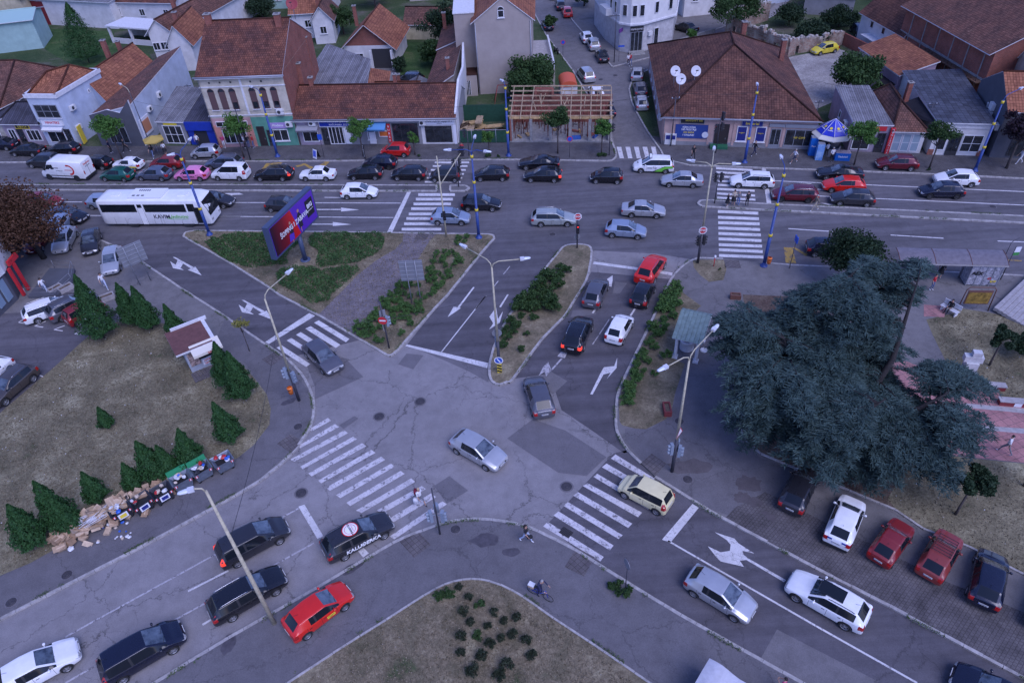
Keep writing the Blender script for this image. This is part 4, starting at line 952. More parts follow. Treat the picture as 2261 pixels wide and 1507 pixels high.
# ---- big box vehicles: a loft of rounded rectangles with real window pieces
def boxbody(mb,L,W,prof,m,r=.12):
 """prof: list of (x, z0, z1, halfwidth)"""
 rows=[]
 for x,z0,z1,h in prof:
  p=[]
  for cx,cz,a0 in((h-r,z0+r*.5,-90),(h-r,z1-r,0),(-h+r,z1-r,90),(-h+r,z0+r*.5,180)):
   for k in range(4):
    a=R(a0+k*30);p.append((x,cx+r*math.cos(a),cz+r*(1 if cz>1.2 else.5)*math.sin(a)))
  rows.append(p)
 mb.grid(rows,m,closed=True,caps=True)
def panel_van(loc,rz):
 root=thing('delivery_van','white delivery van with a big red letter D at the left of the queue','van',loc,rz)
 L,W=5.9,2.0;w=W/2;b=MB()
 boxbody(b,L,W,[(-L/2,.35,2.28,w*.96),(-L/2+.1,.3,2.42,w),(L/2-1.9,.3,2.46,w),(L/2-1.55,.3,2.38,w),(L/2-1.0,.3,1.42+.25,w*.98),(L/2-.85,.3,1.42,w*.97),(L/2-.2,.3,1.12,w*.93),(L/2,.35,.9,w*.85)],PC['white'],.14)
 b.build('body',root)
 b=MB();x0,x1=L/2-1.42,L/2-.93
 b.face([(x1+.02,w*.82,1.53),(x1+.02,-w*.82,1.53),(x0,-w*.84,2.24),(x0,w*.84,2.24)],WSHIELD);b.build('windscreen',root)
 for s in(1,-1):
  b=MB();b.face([(x0-.62,s*(w+.004),1.4),(x1+.05,s*(w*.985+.004),1.36),(x0+.1,s*(w+.004),1.98),(x0-.62,s*(w+.004),2.02)][::s],GLASS);b.build('side_window',root)
  b=MB();b.box((x1+.0,s*(w+.16),1.5),(.12,.2,.34),BLK);b.box((x1,s*(w+.04),1.4),(.05,.16,.05),BLK);b.build('mirror',root)
  b=MB();b.box((-.1,s*(w+.004),.62),(3.4,.02,.09),BLK);b.build('side_moulding',root)
  b=MB();b.box((-L/2-.005,s*(w-.14),1.1),(.05,.14,.42),TAILL);b.build('tail_light',root)
  b=MB();b.lathe([(0,.0),(.13,-.02),(.17,-.06)],HEADL,c=(L/2-.12,s*.68,.93),n=12,axis='x');b.build('headlight',root)
  for x in(L/2-.95,-L/2+1.25):
   if(.34,False)not in WM:WM[(.34,False)]=wheel_mesh(.34)
   if(.34,True)not in WM:WM[(.34,True)]=wheel_mesh(.34,True)
   ty,rm=WM[(.34,True)];wo=link('wheel',ty,root);wo.location=(x,s*(w-.08),.34);wo.rotation_euler=(0,0,0 if s>0 else math.pi);link('rim',rm,wo)
   b=MB();b.lathe([(0.001,.012),(.40,.012),(.42,0)],BLK,c=(x,s*(w-.005)if s>0 else s*w-.008,.36),n=20,axis='y');b.build('wheel_arch',root)
 b=MB();b.box((-L/2+.02,0,.38),(.22,W*.98,.26),BLK);b.build('rear_bumper',root)
 b=MB();b.box((-L/2-.012,0,1.35),(.012,.025,1.75),BLK);b.build('door_seam',root)
# the red D mark: a bent band and an arrow bar
 y=w+.008
 for s in(1,-1):
  b=MB();pts=[]
  def ribbon(path,th):
   for p,q in zip(path,path[1:]):
    d_=Vector((q[0]-p[0],q[1]-p[1])).normalized()*th/2;n_=Vector((-d_.y,d_.x))
    f=[(p[0]+n_.x,s*y,p[1]+n_.y),(q[0]+n_.x,s*y,q[1]+n_.y),(q[0]-n_.x,s*y,q[1]-n_.y),(p[0]-n_.x,s*y,p[1]-n_.y)]
    b.face(f if s<0 else f[::-1],LR)
  arc=[(-1.05,1.95)]+[(-1.15-.55*math.sin(R(a)),1.4+.55*math.cos(R(a)))for a in range(0,181,20)]+[(-1.05,.85)]
  ribbon(arc,.2);ribbon([(-.55,1.38),(-1.5,1.38)],.07);ribbon([(-.9,1.95),(-1.2,1.95)],.2);b.build('side_emblem',root)
  text_on(root,'Dexpress',.32,LD,(.85,s*y,1.62),(-s,0,0))
  text_on(root,'www.dexpress.rs',.13,LD,(.25,s*y,1.25),(-s,0,0))
 text_on(root,'Dexpress',.30,LR,(-L/2-.02,0,1.95),(0,-1,0));text_on(root,'011 3313 333',.15,LD,(-L/2-.02,0,1.62),(0,-1,0))
 return root
a,b2=G(110.2,396.6),G(176.5,399.6);d=(a-b2).normalized();c0=(a+b2)/2+Vector((d.y,-d.x,0))*(.95 if Vector((d.y,-d.x,0)).y>0 else-.95)-d*.15
panel_van((c0.x,c0.y,.01),math.atan2(d.y,d.x))
def coach(loc,rz):
 root=thing('coach','white long-distance coach with green and black lettering on its side','bus',loc,rz)
 L,W=12.0,2.5;w=W/2;Wt=PC['white'];b=MB()
 boxbody(b,L,W,[(-L/2,.5,2.9,w*.93),(-L/2+.15,.38,3.15,w*.99),(-L/2+.6,.35,3.25,w),(L/2-1.3,.35,3.25,w),(L/2-.55,.35,3.1,w*.98),(L/2-.15,.35,2.2,w*.95),(L/2,.4,1.2,w*.9)],Wt,.18)
 b.build('body',root)
 for s in(1,-1):
  for x0,x1 in(((-L/2+.35,-1.75),(-.85,L/2-2.35),(-1.55,-1.05))if s<0 else((-L/2+.35,L/2-2.2),)):
   b=MB();z0=1.85 if(x1-x0)>1 else 2.35;b.box(((x0+x1)/2,s*(w+.002),(z0+2.75)/2),(x1-x0,.03,2.75-z0),GLASS);b.build('side_window',root)
  b=MB();b.box((L/2-1.75,s*(w-.004),2.35),(.8,.04,.9),GLASS);b.build('driver_window',root)
  b=MB();b.tube([(L/2-.5,s*w*.9,3.0),(L/2+.25,s*(w+.05),2.85),(L/2+.35,s*(w+.08),2.5)],.03,BLK,n=6);b.box((L/2+.36,s*(w+.08),2.25),(.12,.26,.55),BLK);b.build('mirror',root)
  for x in(L/2-2.65,-L/2+3.3):
   if.5 not in WM:WM[.5]=wheel_mesh(.5,True)
   ty,rm=WM[.5];wo=link('wheel',ty,root);wo.location=(x,s*(w-.12),.5);wo.rotation_euler=(0,0,0 if s>0 else math.pi);link('rim',rm,wo)
   b=MB();b.lathe([(0.001,.012),(.58,.012),(.60,0)],BLK,c=(x,(w-.004)if s>0 else-w-.008,.52),n=24,axis='y');b.build('wheel_arch',root)
  b=MB();b.box((L/2-.02,s*.85,.85),(.12,.34,.2),HEADL);b.build('headlight',root)
  b=MB();b.box((-L/2+.0,s*1.0,1.1),(.06,.16,.5),TAILL);b.build('tail_light',root)
 b=MB();b.face([(L/2-.02,w*.86,1.35),(L/2-.02,-w*.86,1.35),(L/2-.14,-w*.92,2.25),(L/2-.5,-w*.92,2.98),(L/2-.5,w*.92,2.98),(L/2-.14,w*.92,2.25)],GLASS)
 me=b.build('windscreen',root);me.location.x=.05
 b=MB();b.box((-1.3,-w-.006,1.35),(.62,.012,1.9),Wt);b.box((-1.62,-w-.008,1.35),(.02,.014,1.95),BLK);b.box((-.98,-w-.008,1.35),(.02,.014,1.95),BLK);b.build('rear_door',root)
 b=MB();b.box((L/2-1.1,-w+.002,1.45),(.75,.04,1.85),GLASS);b.box((L/2-1.52,-w+.0,1.5),(.05,.05,2.2),BLK);b.build('front_door',root)
 b=MB();b.box((-.6,0,3.32),(3.6,2.0,.2),mat('roof_unit',(.72,.72,.72),.5))
 for k in range(6):b.box((-1.7+k*.22,.55,3.425),(.14,.25,.02),BLK)
 for k in range(3):b.box((-1.9+k*.5,-.55,3.425),(.3,.22,.02),BLK)
 b.build('air_conditioning_unit',root)
 for x in(-4.2,3.2):b=MB();b.box((x,0,3.30),(.9,.75,.1),Wt);b.build('roof_hatch',root)
 text_on(root,'KAVIM',.62,LD,(.75,-w-.012,1.28),(1,0,0),bold=.01,align='CENTER');text_on(root,'Jedinstvo',.52,LG,(2.65,-w-.012,1.3),(1,0,0),bold=.006,sh=.4)
 b=MB();b.box((2.65,-w-.012,1.0),(1.9,.01,.035),LG);b.box((1.55,-w-.012,1.1),(.45,.01,.09),LG);b.build('green_underline',root)
 for x in(-4.6,-3.4,.5,1.9):b=MB();b.box((x,-w-.006,.8),(.014,.01,.9),BLK);b.build('locker_seam',root)
 return root
a,b2=G(414.7,500.9),G(304.8,500.9);d=(a-b2).normalized();c0=(a+b2)/2+Vector((-d.y,d.x,0))*1.15-d*.3
coach((c0.x,c0.y,.01),math.atan2(d.y,d.x))
# ================================================================ buildings
T_BRN=tilemat('tiles_brown',(0.185,0.085,0.060),(0.105,0.052,0.042),.3,.36)
T_RED=tilemat('tiles_red',(0.225,0.09,0.060),(0.115,0.054,0.045),.28,.34,light=(0.36,0.15,0.09))
T_ORG=tilemat('tiles_orange',(0.36,0.145,0.08),(0.26,0.10,0.062),.3,.38,wear=.2)
T_OLD=tilemat('tiles_old',(0.23,0.11,0.08),(0.14,0.075,0.06),.26,.3,light=(0.26,0.15,0.11))
T_GRY=tilemat('sheet_grey',(0.24,0.24,0.26),(0.17,0.17,0.185),.25,40,wear=.3)
T_BLU=tilemat('slate_blue',(0.085,0.095,0.125),(0.065,0.072,0.095),.62,.62,wear=.1)
T_DRK=tilemat('sheet_dark',(0.075,0.075,0.10),(0.055,0.055,0.07),.3,30,wear=.1)
BRICK=brickmat('brick_wall',(0.30,0.085,0.055),(0.22,0.065,0.045),(0.20,0.15,0.13),.26,.085,axes='wall',dirt=.3,mortar=.012)
def stucco(n,c,d=.22):return mat('stucco_'+n,c,.9,var=d,vs=.9,world=True,bump=.15,bs=18)
S_CRM=stucco('cream',(.46,.42,.34));S_BLU=stucco('pale_blue',(.42,.47,.56),.12);S_WHT=stucco('white',(.58,.57,.57),.12);S_BEI=stucco('beige',(.33,.285,.26),.08)
S_PNK=stucco('pink',(.44,.30,.265),.12);S_GRY=stucco('grey',(.22,.22,.235),.15);S_DGR=stucco('dark_grey',(.075,.08,.10),.12);S_GRN=stucco('green',(.09,.26,.19));S_LIL=stucco('lilac',(.28,.235,.29));S_ROS=stucco('rose',(.40,.25,.25));S_OLD=stucco('old',(.36,.33,.29),.35);S_YEL=stucco('yellow',(.46,.40,.27));S_MNT=stucco('mint',(.30,.44,.42),.1);S_BLK=stucco('black',(.02,.022,.03),.1);S_VIO=stucco('violet',(.34,.26,.32),.12)
TRIM=mat('trim_white',(.60,.60,.62),.7,var=.12,world=True);GUT=mat('gutter_metal',(.30,.32,.36),.5,metal=.4);FRW=mat('frame_white',(.66,.66,.68),.5);FRD=mat('frame_dark',(.035,.035,.04),.5);PANE=mat('window_pane',(.02,.024,.03),.06,spec=.9,var=.6,vs=1.2,world=True)
SHUT=mat('shutter_brown',(.10,.055,.055),.7);DOOR=mat('door_dark',(.03,.022,.022),.5);CONCR=mat('concrete',(.26,.25,.24),.95,var=.25,world=True,bump=.3)
ACW=mat('ac_white',(.6,.6,.6),.5);AWB=mat('awning_blue',(.03,.10,.30),.8);AWC=mat('awning_cream',(.62,.58,.50),.8);AWG=mat('awning_grey',(.25,.25,.28),.7);BLUE=mat('blue_paint',(.01,.035,.30),.5,var=.15);WOOD=mat('raw_timber',(.42,.28,.13),.85,var=.3,vs=2,world=True);DWOOD=mat('dark_timber',(.10,.055,.035),.85,var=.4,vs=3,world=True)
GREENF=mat('green_fence',(.012,.06,.035),.9,var=.2)
def colmat(n,c,r=.6,**k):return mat('col_'+n,c,r,**k)
RED_=colmat('red',(.50,.02,.03));SGNB=colmat('signblue',(.012,.02,.16));SGNK=colmat('signblack',(.012,.012,.016));SGNY=colmat('yellow',(.66,.50,.05));SGNG=colmat('green',(.04,.22,.05));SGNO=colmat('orange',(.62,.15,.03));SGNW=colmat('white',(.66,.66,.70))
def V2(p,z=0.0):return Vector((p[0],p[1],z))
class House:
 def __init__(s,name,label,cat,corners,h,wm,base=None,gable=None):
  s.o3=V2(corners[0]);s.root=thing(name,label,cat,s.o3);s.root['group']='buildings around the junction'
  s.c=[V2(p)-s.o3 for p in corners];s.h=h;s.wm=wm
 def walls(s,m=None,hs=None,name='wall'):
  """hs: heights at the four corners"""
  hs=hs or[s.h]*4;b=MB();c=s.c;n=len(c)
  for i in range(n):
   p,q=c[i],c[(i+1)%n]
   b.face([(p.x,p.y,-.1),(q.x,q.y,-.1),(q.x,q.y,hs[(i+1)%n]),(p.x,p.y,hs[i])],m or s.wm)
  return b.build(name,s.root)
 def roofface(s,b,pts,m,th=.1):
  pts=[Vector(p)for p in pts];e=(pts[1]-pts[0]).normalized();nrm=(pts[1]-pts[0]).cross(pts[-1]-pts[0]).normalized();v=nrm.cross(e)
  if nrm.z<0:pts=pts[::-1];nrm=-nrm
  uv=[((p-pts[0]).dot(e),(p-pts[0]).dot(v))for p in pts];lo=[p-Vector((0,0,th))for p in pts]
  for t in([(0,1,2),(0,2,3)]if len(pts)==4 else[tuple(range(len(pts)))]):
   b.face([pts[i]for i in t],m,uv=[uv[i]for i in t]);b.face([lo[i]for i in t][::-1],TRIM)
  for i in range(len(pts)):
   j=(i+1)%len(pts);b.face([lo[i],lo[j],pts[j],pts[i]],TRIM)
 def gable(s,rz,m,along='x',oe=.35,og=.2,gm=None,off=0.5,name='roof'):
  c=s.c if along=='x' else[s.c[1],s.c[2],s.c[3],s.c[0]] # ridge runs along edge 0-1
  h=s.h;A,B_2,C2,D2=c
  l=A.lerp(D2,off);r=B_2.lerp(C2,off);d=(r-l).normalized();L0,R0=l-d*og,r+d*og
  b=MB()
  def ex(p,q,k): # eave corner pushed out down the slope
   dd=(p-q);ln=dd.length;zz=h-(rz-h)*k/ln;o=p+dd.normalized()*k;return Vector((o.x,o.y,zz))
  for a1,b1,la,rb in((A,B_2,l,r),(D2,C2,l,r)):
   e1=ex(a1,la,oe)-d*og;e2=ex(b1,rb,oe)+d*og
   s.roofface(b,[e1,e2,(R0.x,R0.y,rz),(L0.x,L0.y,rz)],m)
  b.tube([(L0.x,L0.y,rz+.03),(R0.x,R0.y,rz+.03)],.11,m,n=6)
  ro=b.build(name,s.root)
  g=gm or s.wm
  b=MB();b.face([(A.x,A.y,h),(D2.x,D2.y,h),(l.x,l.y,rz-.04)][::-1],g);b.build('gable_wall',s.root)
  b=MB();b.face([(B_2.x,B_2.y,h),(C2.x,C2.y,h),(r.x,r.y,rz-.04)],g);b.build('gable_wall',s.root)
  s.ridge=(l,r,rz);return ro
 def hip(s,ridge,m,o=.4,name='roof'):
  """ridge: two local points (x,y,z); point 0 nearer edge 3-0 / 0"""
  b=MB();P,Q=[Vector(p)for p in ridge];cen=(s.c[0]+s.c[1]+s.c[2]+s.c[3])/4;E_2=[]
  for p in s.c:
   d=(p-cen).normalized();q=p+d*o*1.35;E_2.append(Vector((q.x,q.y,s.h-.12)))
  a,bb,c,d=E_2
  faces=[[a,bb,Q,P],[bb,c,Q],[c,d,P,Q],[d,a,P]]if not s.hipfront else[[a,bb,P],[bb,c,Q,P],[c,d,Q],[d,a,P,Q]]
  for f in faces:s.roofface(b,f,m)
  for e,t in((a,P),(bb,Q if not s.hipfront else P),(c,Q),(d,P if not s.hipfront else Q),(P,Q)):
   b.tube([e+Vector((0,0,.04)),t+Vector((0,0,.04))],.12,m,n=6)
  return b.build(name,s.root)
 hipfront=False
 def shed(s,zs,m,o=.3,name='roof'):
  b=MB();cen=(s.c[0]+s.c[1]+s.c[2]+s.c[3])/4
  P=[Vector((p.x,p.y,z))+(V2(p-cen).normalized()*o)for p,z in zip(s.c,zs)]
  s.roofface(b,P,m,.14);return b.build(name,s.root)
 def frame(s,wall):
  i={'front':0,'right':1,'back':2,'left':3}[wall];p,q=s.c[i],s.c[(i+1)%4];d=(q-p);ln=d.length;d.normalize();n=Vector((d.y,-d.x,0))
  return p,d,n,ln
 def bx(s,b,wall,u,z,w,h,dep,m,out=0.0):
  p,d,n,ln=s.frame(wall);c=p+d*u+n*(out+dep/2-.02)+Vector((0,0,z));b.box(c,(w,dep,h),m,rz=math.atan2(d.y,d.x))
 def window(s,wall,u,z,w,h,fm=FRW,mull=1,trans=0,sill=True,pane=None,name='window',shut=0.0,arch=False):
  b=MB();t=.09
  for du in(-w/2+t/2,w/2-t/2):s.bx(b,wall,u+du,z,t,h,.08,fm)
  for dz in(-h/2+t/2,h/2-t/2):s.bx(b,wall,u,z+dz,w-2*t,t,.08,fm)
  for k in range(mull):s.bx(b,wall,u-w/2+w*(k+1)/(mull+1),z,.06,h-2*t,.075,fm)
  for k in range(trans):s.bx(b,wall,u,z-h/2+h*(k+1)/(trans+1),w-2*t,.05,.072,fm)
  if arch:
   p,d,n,ln=s.frame(wall);c=p+d*u+Vector((0,0,z+h/2))
   pts=[c+d*(w/2*math.cos(a))+Vector((0,0,w/2*math.sin(a)))for a in[k*math.pi/8 for k in range(9)]]
   b.face([q+n*.05 for q in pts],PANE);b.tube([q+n*.05 for q in pts],.04,fm,n=4)
  o=b.build(name,s.root)
  b=MB();s.bx(b,wall,u,z,w-.02,h-.02,.045,pane or PANE);b.build('pane',o)
  if shut:b=MB();s.bx(b,wall,u,z+h/2-h*shut/2,w-.14,h*shut,.066,SHUT);b.build('shutter',o)
  if sill:b=MB();s.bx(b,wall,u,z-h/2-.05,w+.16,.07,.16,TRIM);b.build('sill',o)
  return o
 def door(s,wall,u,w,h,m=DOOR,fm=FRD,glass=False,z0=K):
  b=MB();t=.08
  for du in(-w/2+t/2,w/2-t/2):s.bx(b,wall,u+du,z0+h/2,t,h,.1,fm)
  s.bx(b,wall,u,z0+h-t/2,w-2*t,t,.1,fm);s.bx(b,wall,u,z0+h/2,w-2*t,h-t,.06,PANE if glass else m)
  if glass:s.bx(b,wall,u,z0+.25,w-2*t,.5,.075,fm);s.bx(b,wall,u,z0+h/2,.06,h-t,.085,fm)
  o=b.build('door',s.root);b=MB();s.bx(b,wall,u+w*.3,z0+1.0,.04,.2,.06,GUT,.07);b.build('handle',o);return o
 def board(s,wall,u,z,w,h,bg,lines,dep=.12,frame=None,name='sign_board',out=0.0):
  b=MB();s.bx(b,wall,u,z,w,h,dep,bg,out)
  if frame:
   for dz in(-h/2,h/2):s.bx(b,wall,u,z+dz,w+.06,.05,dep+.03,frame,out)
   for du in(-w/2,w/2):s.bx(b,wall,u+du,z,.05,h,dep+.028,frame,out)
  o=b.build(name,s.root);p,d,n,ln=s.frame(wall)
  for t,size,m,du,dz in lines:text_on(o,t,size,m,p+d*(u+du)+n*(dep-.015+out)+Vector((0,0,z+dz)),d,bold=size*.02,depth=.006)
  return o
 def ac(s,wall,u,z,w=.85,h=.6):
  b=MB();s.bx(b,wall,u,z,w,h,.34,ACW,.04);p,d,n,ln=s.frame(wall)
  c=p+d*(u-.12)+n*.365+Vector((0,0,z));pts=[c+d*(.22*math.cos(a))+Vector((0,0,.22*math.sin(a)))for a in[k*math.pi/6 for k in range(12)]]
  b.face(pts,FRD);s.bx(b,wall,u,z-h/2-.04,w,.04,.4,GUT,.0);return b.build('air_conditioner',s.root)
 def awning(s,wall,u,z,w,drop,dep,m):
  p,d,n,ln=s.frame(wall);b=MB();a=p+d*(u-w/2)+n*.03;e=p+d*(u+w/2)+n*.03;zz=Vector((0,0,z));f=n*dep-Vector((0,0,drop))
  P=[a+zz,e+zz,e+zz+f,a+zz+f];b.face([P[3],P[2],P[1],P[0]],m);b.face([q-Vector((0,0,.04))for q in P],m)
  v=Vector((0,0,-.22));b.face([P[3]+v,P[2]+v,P[2],P[3]],m);b.face([P[3],P[2],P[2]+v,P[3]+v],m);b.face([P[0],P[3],P[3]+v],m);b.face([P[1],P[2]+v,P[2]],m)
  return b.build('awning',s.root)
 def gutter(s,wall,z,out=.38,r=.07):
  p,d,n,ln=s.frame(wall);b=MB();a=p+n*out-d*.3+Vector((0,0,z));e=p+n*out+d*(ln+.3)+Vector((0,0,z));b.tube([a,e],r,GUT,n=6)
  b.tube([a+d*.4,a+d*.4-n*(out-.1)-Vector((0,0,.35)),p+n*.1+d*.1+Vector((0,0,.2))],.045,GUT,n=6);return b.build('gutter',s.root)
 def chimney(s,x,y,z0,z1,w=.6,m=BRICK,d=None):
  b=MB();b.box((x,y,(z0+z1)/2),(w,d or w,z1-z0),m);b.box((x,y,z1+.05),(w+.14,(d or w)+.14,.1),CONCR);b.box((x,y,z1+.11),(w*.5,(d or w)*.5,.06),FRD);return b.build('chimney',s.root)
 def cornice(s,wall,z,h=.2,dep=.15,m=TRIM,name='cornice'):
  p,d,n,ln=s.frame(wall);b=MB();s.bx(b,wall,ln/2,z,ln+.1,h,dep,m);return b.build(name,s.root)
 def strip(s,wall,u0,u1,z0,z1,m,dep=.035,name='facade_panel'):
  b=MB();s.bx(b,wall,(u0+u1)/2,(z0+z1)/2,u1-u0,z1-z0,dep,m);return b.build(name,s.root)
def quad(FLp,FRp,depth,skew=0.0):
 a,b_=Vector((*FLp,0)),Vector((*FRp,0));d=(b_-a).normalized();n=Vector((-d.y,d.x,0))+d*skew
 return[tuple(FLp),tuple(FRp),tuple((b_+n*depth)[:2]),tuple((a+n*depth)[:2])]
# ---- cream two-storey house with the big tiled roof
H=House('town_house','cream two-storey house with six arched shuttered windows and a big brown roof','house',quad((-35.4,86.2),(-25.1,85.5),14.2),9.2,S_CRM)
H.walls();H.gable(13.2,T_RED,oe=.5,og=.1,gm=BRICK);H.gutter('front',9.02,.5,.1)
b=MB();p,q=H.c[1],H.c[2];b.face([(p.x+.02,p.y,0),(q.x+.02,q.y,0),(q.x+.02,q.y,9.2),(p.x+.02,p.y,9.2)],BRICK);b.build('brick_side',H.root)
H.cornice('front',8.85,.3,.22);H.cornice('front',7.75,.12,.1);H.cornice('front',4.2,.14,.1)
for u in(1.15,2.45,3.75,6.2,7.5,8.8):H.window('front',u,6.05,.78,2.2,fm=SHUT,mull=0,shut=.98 if u in(1.15,2.45)else.6,arch=True,sill=True)
for u in(1.3,2.6,3.9,6.3,7.6):b=MB();H.bx(b,'front',u,8.25,.22,.22,.03,FRD);b.build('vent',H.root)
H.strip('front',0.0,5.0,.1,3.9,S_ROS);H.strip('front',5.02,10.3,.1,3.9,S_GRN);H.strip('front',.15,.9,.1,3.0,stucco('salmon',(.5,.22,.17)),.06);H.strip('front',4.2,4.95,.1,3.0,stucco('salmon',(.5,.22,.17)),.06)
H.strip('front',4.95,5.2,4.3,8.6,TRIM,.08,'pilaster')
H.board('front',2.55,3.15,3.9,.62,SGNK,[('LAGUMISTI',.48,SGNW,0,0)],frame=FRW)
H.window('front',2.5,1.55,3.0,1.9,mull=3,sill=False);H.door('front',5.9,.95,2.6);H.window('front',8.3,1.5,1.9,1.5,mull=1);H.door('front',7.0,.8,2.1,glass=True)
H.board('front',8.2,2.75,2.3,.75,colmat('lilacsign',(.35,.25,.5)),[('Modena',.42,SGNW,0,.05)]);H.ac('front',9.7,2.95);H.ac('front',9.0,4.55)
H.chimney(.9,6.9,11.5,14.0,.7);H.chimney(9.6,5.6,11.5,13.9,.7);H.chimney(10.9,5.0,3,8.2,.55);H.chimney(10.9,11.0,3,9.4,.55)
# ---- long low row with shops
H=House('shop_row','long single-storey shop row under a red tiled roof with a blue sign','shops',quad((-25.0,85.5),(-5.2,83.2),8.6),3.7,S_GRY)
H.walls();H.gable(6.0,T_RED,oe=.55,og=.1);H.gutter('front',3.55,.55,.09);H.chimney(2.0,4.2,5.4,6.9,.5);H.chimney(12.2,5.3,5.0,6.3,.4)
H.strip('front',.2,2.9,.1,3.4,S_LIL);H.window('front',1.6,1.35,2.0,1.6,mull=1,sill=False);H.awning('front',1.5,2.75,2.7,.35,.9,AWG);H.ac('front',2.2,3.05)
H.board('front',5.6,3.0,5.2,.95,BLUE,[('PRODAJA I SERVIS',.46,SGNW,.35,.2),('RAČUNARA  015 342-118',.30,SGNW,.3,-.25)],frame=FRW)
H.window('front',4.9,1.35,1.9,2.3,mull=3,sill=False);H.door('front',3.5,.8,2.2,glass=True);b=MB();H.bx(b,'front',6.3,1.3,.75,2.1,.1,FRW);b.build('poster',H.root)
H.awning('front',9.9,3.1,3.0,.5,1.3,colmat('awning_light_blue',(.09,.25,.48)));H.window('front',9.3,1.5,1.0,1.5,mull=0);H.window('front',10.9,1.5,1.3,.8,mull=0,pane=SGNO,sill=False);b=MB();H.bx(b,'front',9.4,1.0,.8,1.5,.1,SGNW,.05);b.build('poster',H.root)
b=MB();H.bx(b,'front',11.6,1.6,.4,2.4,.12,RED_,.1);b.build('menu_panel',H.root);p,d,n,ln=H.frame('front')
for k,ch in enumerate('BUREK'):text_on(H.root,ch,.36,SGNW,p+d*11.6+n*.225+Vector((0,0,2.5-k*.45)),d,name='lettering')
H.strip('front',11.9,15.4,2.9,3.45,GUT);H.window('front',13.6,1.55,3.2,2.5,fm=FRD,mull=2,sill=False)
H.strip('front',15.6,19.9,.1,3.5,S_WHT);H.board('front',17.9,3.0,3.6,.75,SGNW,[('ЖИТОПРОДУКТ',.42,colmat('sepia',(.12,.10,.10)),0,.08),('ШАБАЦ',.16,SGNK,0,-.22)]);H.window('front',17.7,1.4,3.3,2.1,fm=FRD,mull=2,sill=False);H.ac('front',15.9,2.95,.8,.6)
b=MB();H.bx(b,'front',19.7,1.3,.35,2.4,.1,SGNW);b.build('patterned_pillar',H.root)
b=MB();p,q=H.c[1],H.c[2];b.face([(p.x+.15,p.y+.2,0),(q.x+.15,q.y+8,0),(q.x+.15,q.y+8,6.8),(q.x+.15,q.y,6.4),((p.x+q.x)/2+.15,(p.y+q.y)/2,6.4),(p.x+.15,p.y+.2,4.0)],S_WHT);q2=b.build('party_wall',H.root)
m_=q2.modifiers.new('s','SOLIDIFY');m_.thickness=.25
# ---- roofs behind the row
H=House('workshop','low building with a pale grey corrugated roof behind the shop row','building',[(-26.2,94.2),(-17.2,93.2),(-17.6,102.5),(-24.0,107.5)],3.6,S_OLD);H.walls(hs=[3.6,3.4,4.2,5.0]);H.shed([3.8,3.5,4.3,5.2],T_GRY)
H=House('shed','small lean-to with an orange tiled roof beside the grey corrugated roof','shed',[(-17.0,95.5),(-14.6,96.0),(-14.8,101.5),(-17.2,101.0)],2.9,S_OLD);H.walls(hs=[3.4,2.7,2.7,3.4]);H.shed([3.6,2.8,2.8,3.6],T_ORG)
H=House('outbuilding','old tiled lean-to along the white party wall','building',[(-9.6,91.6),(-5.4,91.2),(-4.4,102.5),(-8.0,103.0)],3.0,S_OLD);H.walls(hs=[3.0,5.6,6.2,4.4]);H.shed([3.1,5.8,6.4,4.6],T_OLD);H.chimney(3.4,3.0,4,6.6,.45)
H=House('outbuilding','low orange-tiled roof behind the middle of the shop row','building',quad((-16.2,93.9),(-10.4,93.2),3.4),2.6,S_OLD);H.walls();H.gable(3.7,T_ORG);H.chimney(3.2,2.0,3,4.4,.4)
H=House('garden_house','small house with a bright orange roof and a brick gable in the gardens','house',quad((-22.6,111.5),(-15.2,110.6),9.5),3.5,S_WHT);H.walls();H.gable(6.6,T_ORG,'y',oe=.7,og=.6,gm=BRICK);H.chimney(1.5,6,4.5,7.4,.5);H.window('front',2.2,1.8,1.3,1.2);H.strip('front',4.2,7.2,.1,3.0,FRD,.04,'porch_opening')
for u in(4.1,7.3):b=MB();H.bx(b,'front',u,1.5,.25,3.0,.25,TRIM,.6);b.build('porch_post',H.root)
H=House('garden_shed','small mint green shed in the gardens','shed',quad((-12.2,97.6),(-9.8,97.4),2.6),2.0,S_MNT);H.walls();H.gable(2.6,T_GRY,'y',oe=.2)
H=House('long_shed','long low building with a tiled roof and a pale yellow wall across the gardens','building',quad((-14.5,123.5),(-2.5,121.0),4.5),2.8,S_YEL);H.walls();H.gable(4.6,T_OLD);H.chimney(9.2,1.6,3.5,5.6,.5)
# ---- tall beige block
H=House('apartment_block','tall beige apartment building with a plain gable wall and one small arched window','building',[(-2.5,98.3),(5.0,98.3),(6.0,113.0),(-2.0,113.0)],9.9,S_BEI)
H.walls();H.gable(12.7,T_ORG,'y',oe=.5,og=.15,off=.48);H.window('front',3.55,10.55,.85,.95,mull=0,arch=True)
for u in(.12,7.35):b=MB();p,d,n,ln=H.frame('front');b.tube([p+d*u+n*.08+Vector((0,0,z))for z in(.2,9.6)],.06,GUT,n=6);b.build('downpipe',H.root)
b=MB();b.box((-1.35,8.5,5.1),(2.7,12.4,10.2),S_BEI);b.box((-1.35,8.5,10.25),(2.9,12.6,.12),TRIM);b.build('left_wing',H.root)
b=MB();b.box((-1.45,.95,1.5),(2.6,2.7,3.0),S_BEI);b.box((-1.45,.95,3.05),(2.7,2.8,.1),T_BRN);b.build('annex',H.root)
b=MB();b.box((-1.5,-.42,1.3),(.85,.05,1.9),PANE)
for k in range(5):b.box((-1.9+k*.2,-.46,1.3),(.05,.05,1.9),FRW)
b.build('barred_window',H.root)
